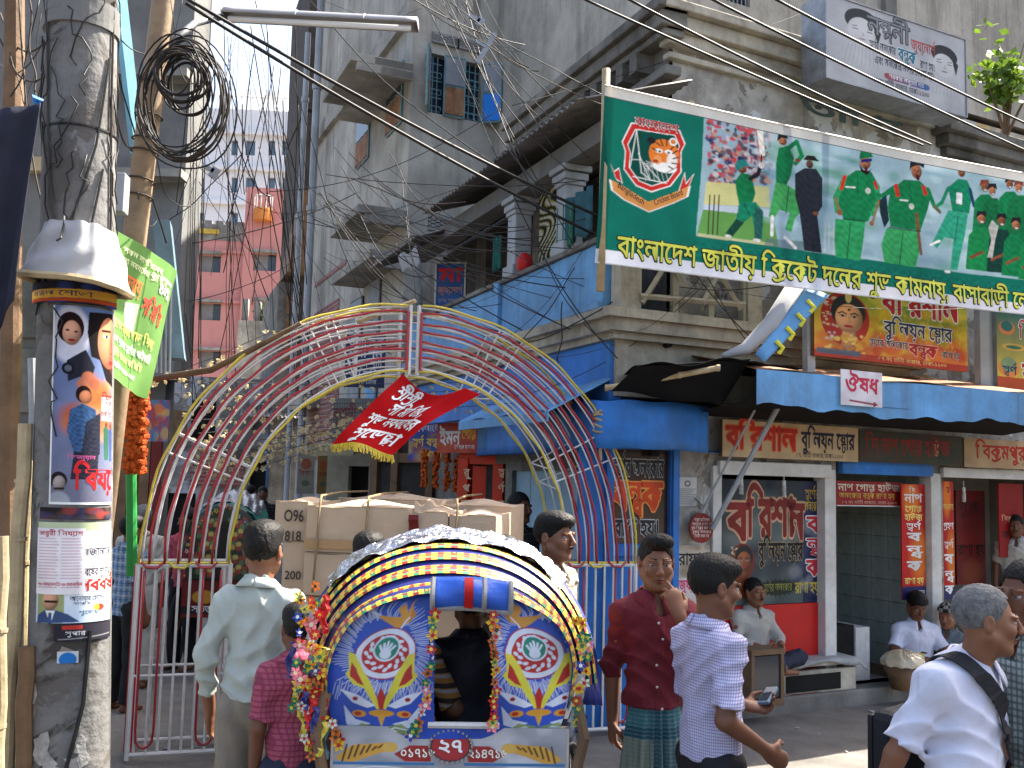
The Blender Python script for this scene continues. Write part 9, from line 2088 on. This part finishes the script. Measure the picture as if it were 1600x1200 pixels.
for px,Y,y_,lab,sh in ((404,15.5,.2,'distant pedestrian with dark hair behind the pale green shirt man',DPLAID),(386,17,2.9,'distant pedestrian farther up the lane, left of the other one',CREAMS)):
 person(lab,gpos(px,Y),y_,1.58,skin=SKN2,hair='short',shirt=sh,pants=NAVYP,h=.012,hands=False)
from mathutils import Matrix as _M
def local(root,p): return Vector(root.location) + _M.Rotation(root.rotation_euler.z,3,'Z') @ Vector(p)
k = 1.53 / 1.66; q = local(ph_man,(.115 * k * .92,-.345 * k,1.065 * k)); R_ = _M.Rotation(ph_man.rotation_euler.z,3,'Z') @ _M.Rotation(-.5,3,'X') @ _M.Rotation(.5,3,'Z')
phn = thing('mobile_phone','small grey-blue phone in the hand of the gingham shirt man','phone',q)
c = MB(); c.cbox(q,(.05,.105,.014),R_); c.build('case',mat('phone_case',(0.12,0.18,0.24),.35,.1),phn,bevel=.004); c = MB(); c.cbox(q + R_ @ Vector((0,.018,.008)),(.036,.045,.003),R_); c.build('screen',M['glass'],phn); c = MB(); c.cbox(q + R_ @ Vector((0,-.028,.008)),(.038,.036,.003),R_); c.build('keypad',M['steel'],phn)
k = 1.53 / 1.66; bg_ = thing('shoulder_bag','black shoulder bag hanging behind the white-shirted man','bag',local(bag_man,(-.2,.12,.8)))
from mathutils.bvhtree import BVHTree
_sh = [c for c in bag_man.children if c.name.startswith('shirt')][0].data; _bt = BVHTree.FromPolygons([v.co for v in _sh.vertices],[p.vertices[:] for p in _sh.polygons])
def ribbon(pts,wd,par):
 P_ = [Vector(p) * k for p in pts]
 for _ in range(3): P_ = [P_[0]] + [x for a,b in zip(P_,P_[1:]) for x in (a.lerp(b,.25),a.lerp(b,.75))] + [P_[-1]]
 H_ = [_bt.find_nearest(p)[:2] for p in P_]; c = MB(); L_ = []
 for i in range(len(P_)):
  t_ = (P_[min(i + 1,len(P_) - 1)] - P_[max(i - 1,0)]).normalized(); q,n = H_[i]; s_ = t_.cross(n).normalized() * wd / 2; L_.append((local(bag_man,q + n * .012 + s_),local(bag_man,q + n * .012 - s_)))
 for (a,b),(c2,d2) in zip(L_,L_[1:]): c.quad(a,b,d2,c2)
 c.build('strap',mat('bag_black',(0.012,0.012,0.016),.7,.2,8,.2),par,solid=.005)
ribbon([(-.12,.05,1.40),(-.12,-.04,1.40),(-.08,-.14,1.30),(.0,-.2,1.2),(.1,-.2,1.07),(.2,-.12,.95),(.25,.02,.88)],.048,bg_); ribbon([(-.12,.05,1.40),(-.07,.2,1.28),(.0,.22,1.1),(.03,.22,.95)],.04,bg_)
q = local(bag_man,(-.02,.19,.93)); R_ = _M.Rotation(bag_man.rotation_euler.z,3,'Z'); c = MB(); c.cbox(q,(.26,.09,.30),R_); c.build('body',mat('bag_black',(0.012,0.012,0.016),.7,.2),bg_,bevel=.03); c = MB(); c.cbox(q + R_ @ Vector((0,.05,.04)),(.24,.02,.18),R_); c.build('flap',mat('bag_black',(0.012,0.012,0.016),.7,.2),bg_,bevel=.008)
fb = FA.hit(1412,1050,.30); p = FA.pt(fb[0],.30,.13); bk_ = thing('food_basket','round cane basket holding a sunlit plastic-wrapped heap of food','basket',p)
c = MB(); c.tube([p + Vector((0,0,.0)),p + Vector((0,0,.10)),p + Vector((0,0,.2))],[.10,.13,.17],20); c.build('basket',M['wood'],bk_,smooth=True)
c = MB()
def heap(s,t): an = 2 * math.pi * s; r = .18 * math.cos(t * 1.57) * (1 + .05 * math.sin(9 * an + 7 * t)); return p + Vector((r * math.cos(an),r * math.sin(an),.20 + .12 * math.sin(t * 1.57) + .006 * math.sin(13 * an + 9 * t)))
c.sheet(heap,40,12); c.build('wrapped_food',mat('plastic_wrap',(0.50,0.42,0.28),.2,.25,12,.4,spec=.6,coat=.5),bk_,smooth=True)
wsf = FA.hit(1172,1030,.2); c0_ = FA.pt(wsf[0],.05,.13); wst = thing('wooden_stand','small brown wooden glass-fronted stand beside the seated cream shirt man','stand',c0_)
for (a,b,z0,z1,m_) in ((-.16,-.13,0,.42,'wood'),(.13,.16,0,.42,'wood'),(-.13,.13,.38,.42,'wood'),(-.13,.13,.0,.05,'wood'),(-.128,.128,.06,.37,'glass')):
 c = MB(); u = wsf[0]; c.fbox(FA,u + a,u + b,.22 if m_ == 'wood' else .24,.40 if m_ == 'wood' else .385,.135 + z0,.135 + z1); c.build('glass_pane' if m_ == 'glass' else 'frame_bar',M[m_],wst)
yb = FA.hit(1424,1000,.3); p = FA.pt(yb[0],.31,.42); c = MB()
c.sheet(lambda s,t: p + Vector((-.09 + .18 * s,-.02 * t,-.01 - .07 * t + .02 * math.sin(3 * s))),8,4); tag(c.build('yellow_packet',mat('yellow_packet',(0.42,0.36,0.10),.5,.25,8,.2),smooth=True,solid=.03),'yellow packet held by the cross-legged man','packet')
for k in range(46):
 p = ground_at(rnd.uniform(200,1400),rnd.uniform(960,1195)); p.z = .004; c = MB(); s_ = rnd.uniform(.012,.04); a0_ = rnd.uniform(0,6)
 c.poly([p + Vector((s_ * math.cos(a0_ + j * 1.6) * rnd.uniform(.6,1),s_ * math.sin(a0_ + j * 1.6),rnd.uniform(0,.012))) for j in range(4)])
 if k == 0: lm = MB()
 lm.poly(c.v)
tag(lm.build('litter',mat('litter_paper',(0.42,0.40,0.36),.9,.4,20)),'scraps of pale paper scattered over the road','litter',kind='stuff')
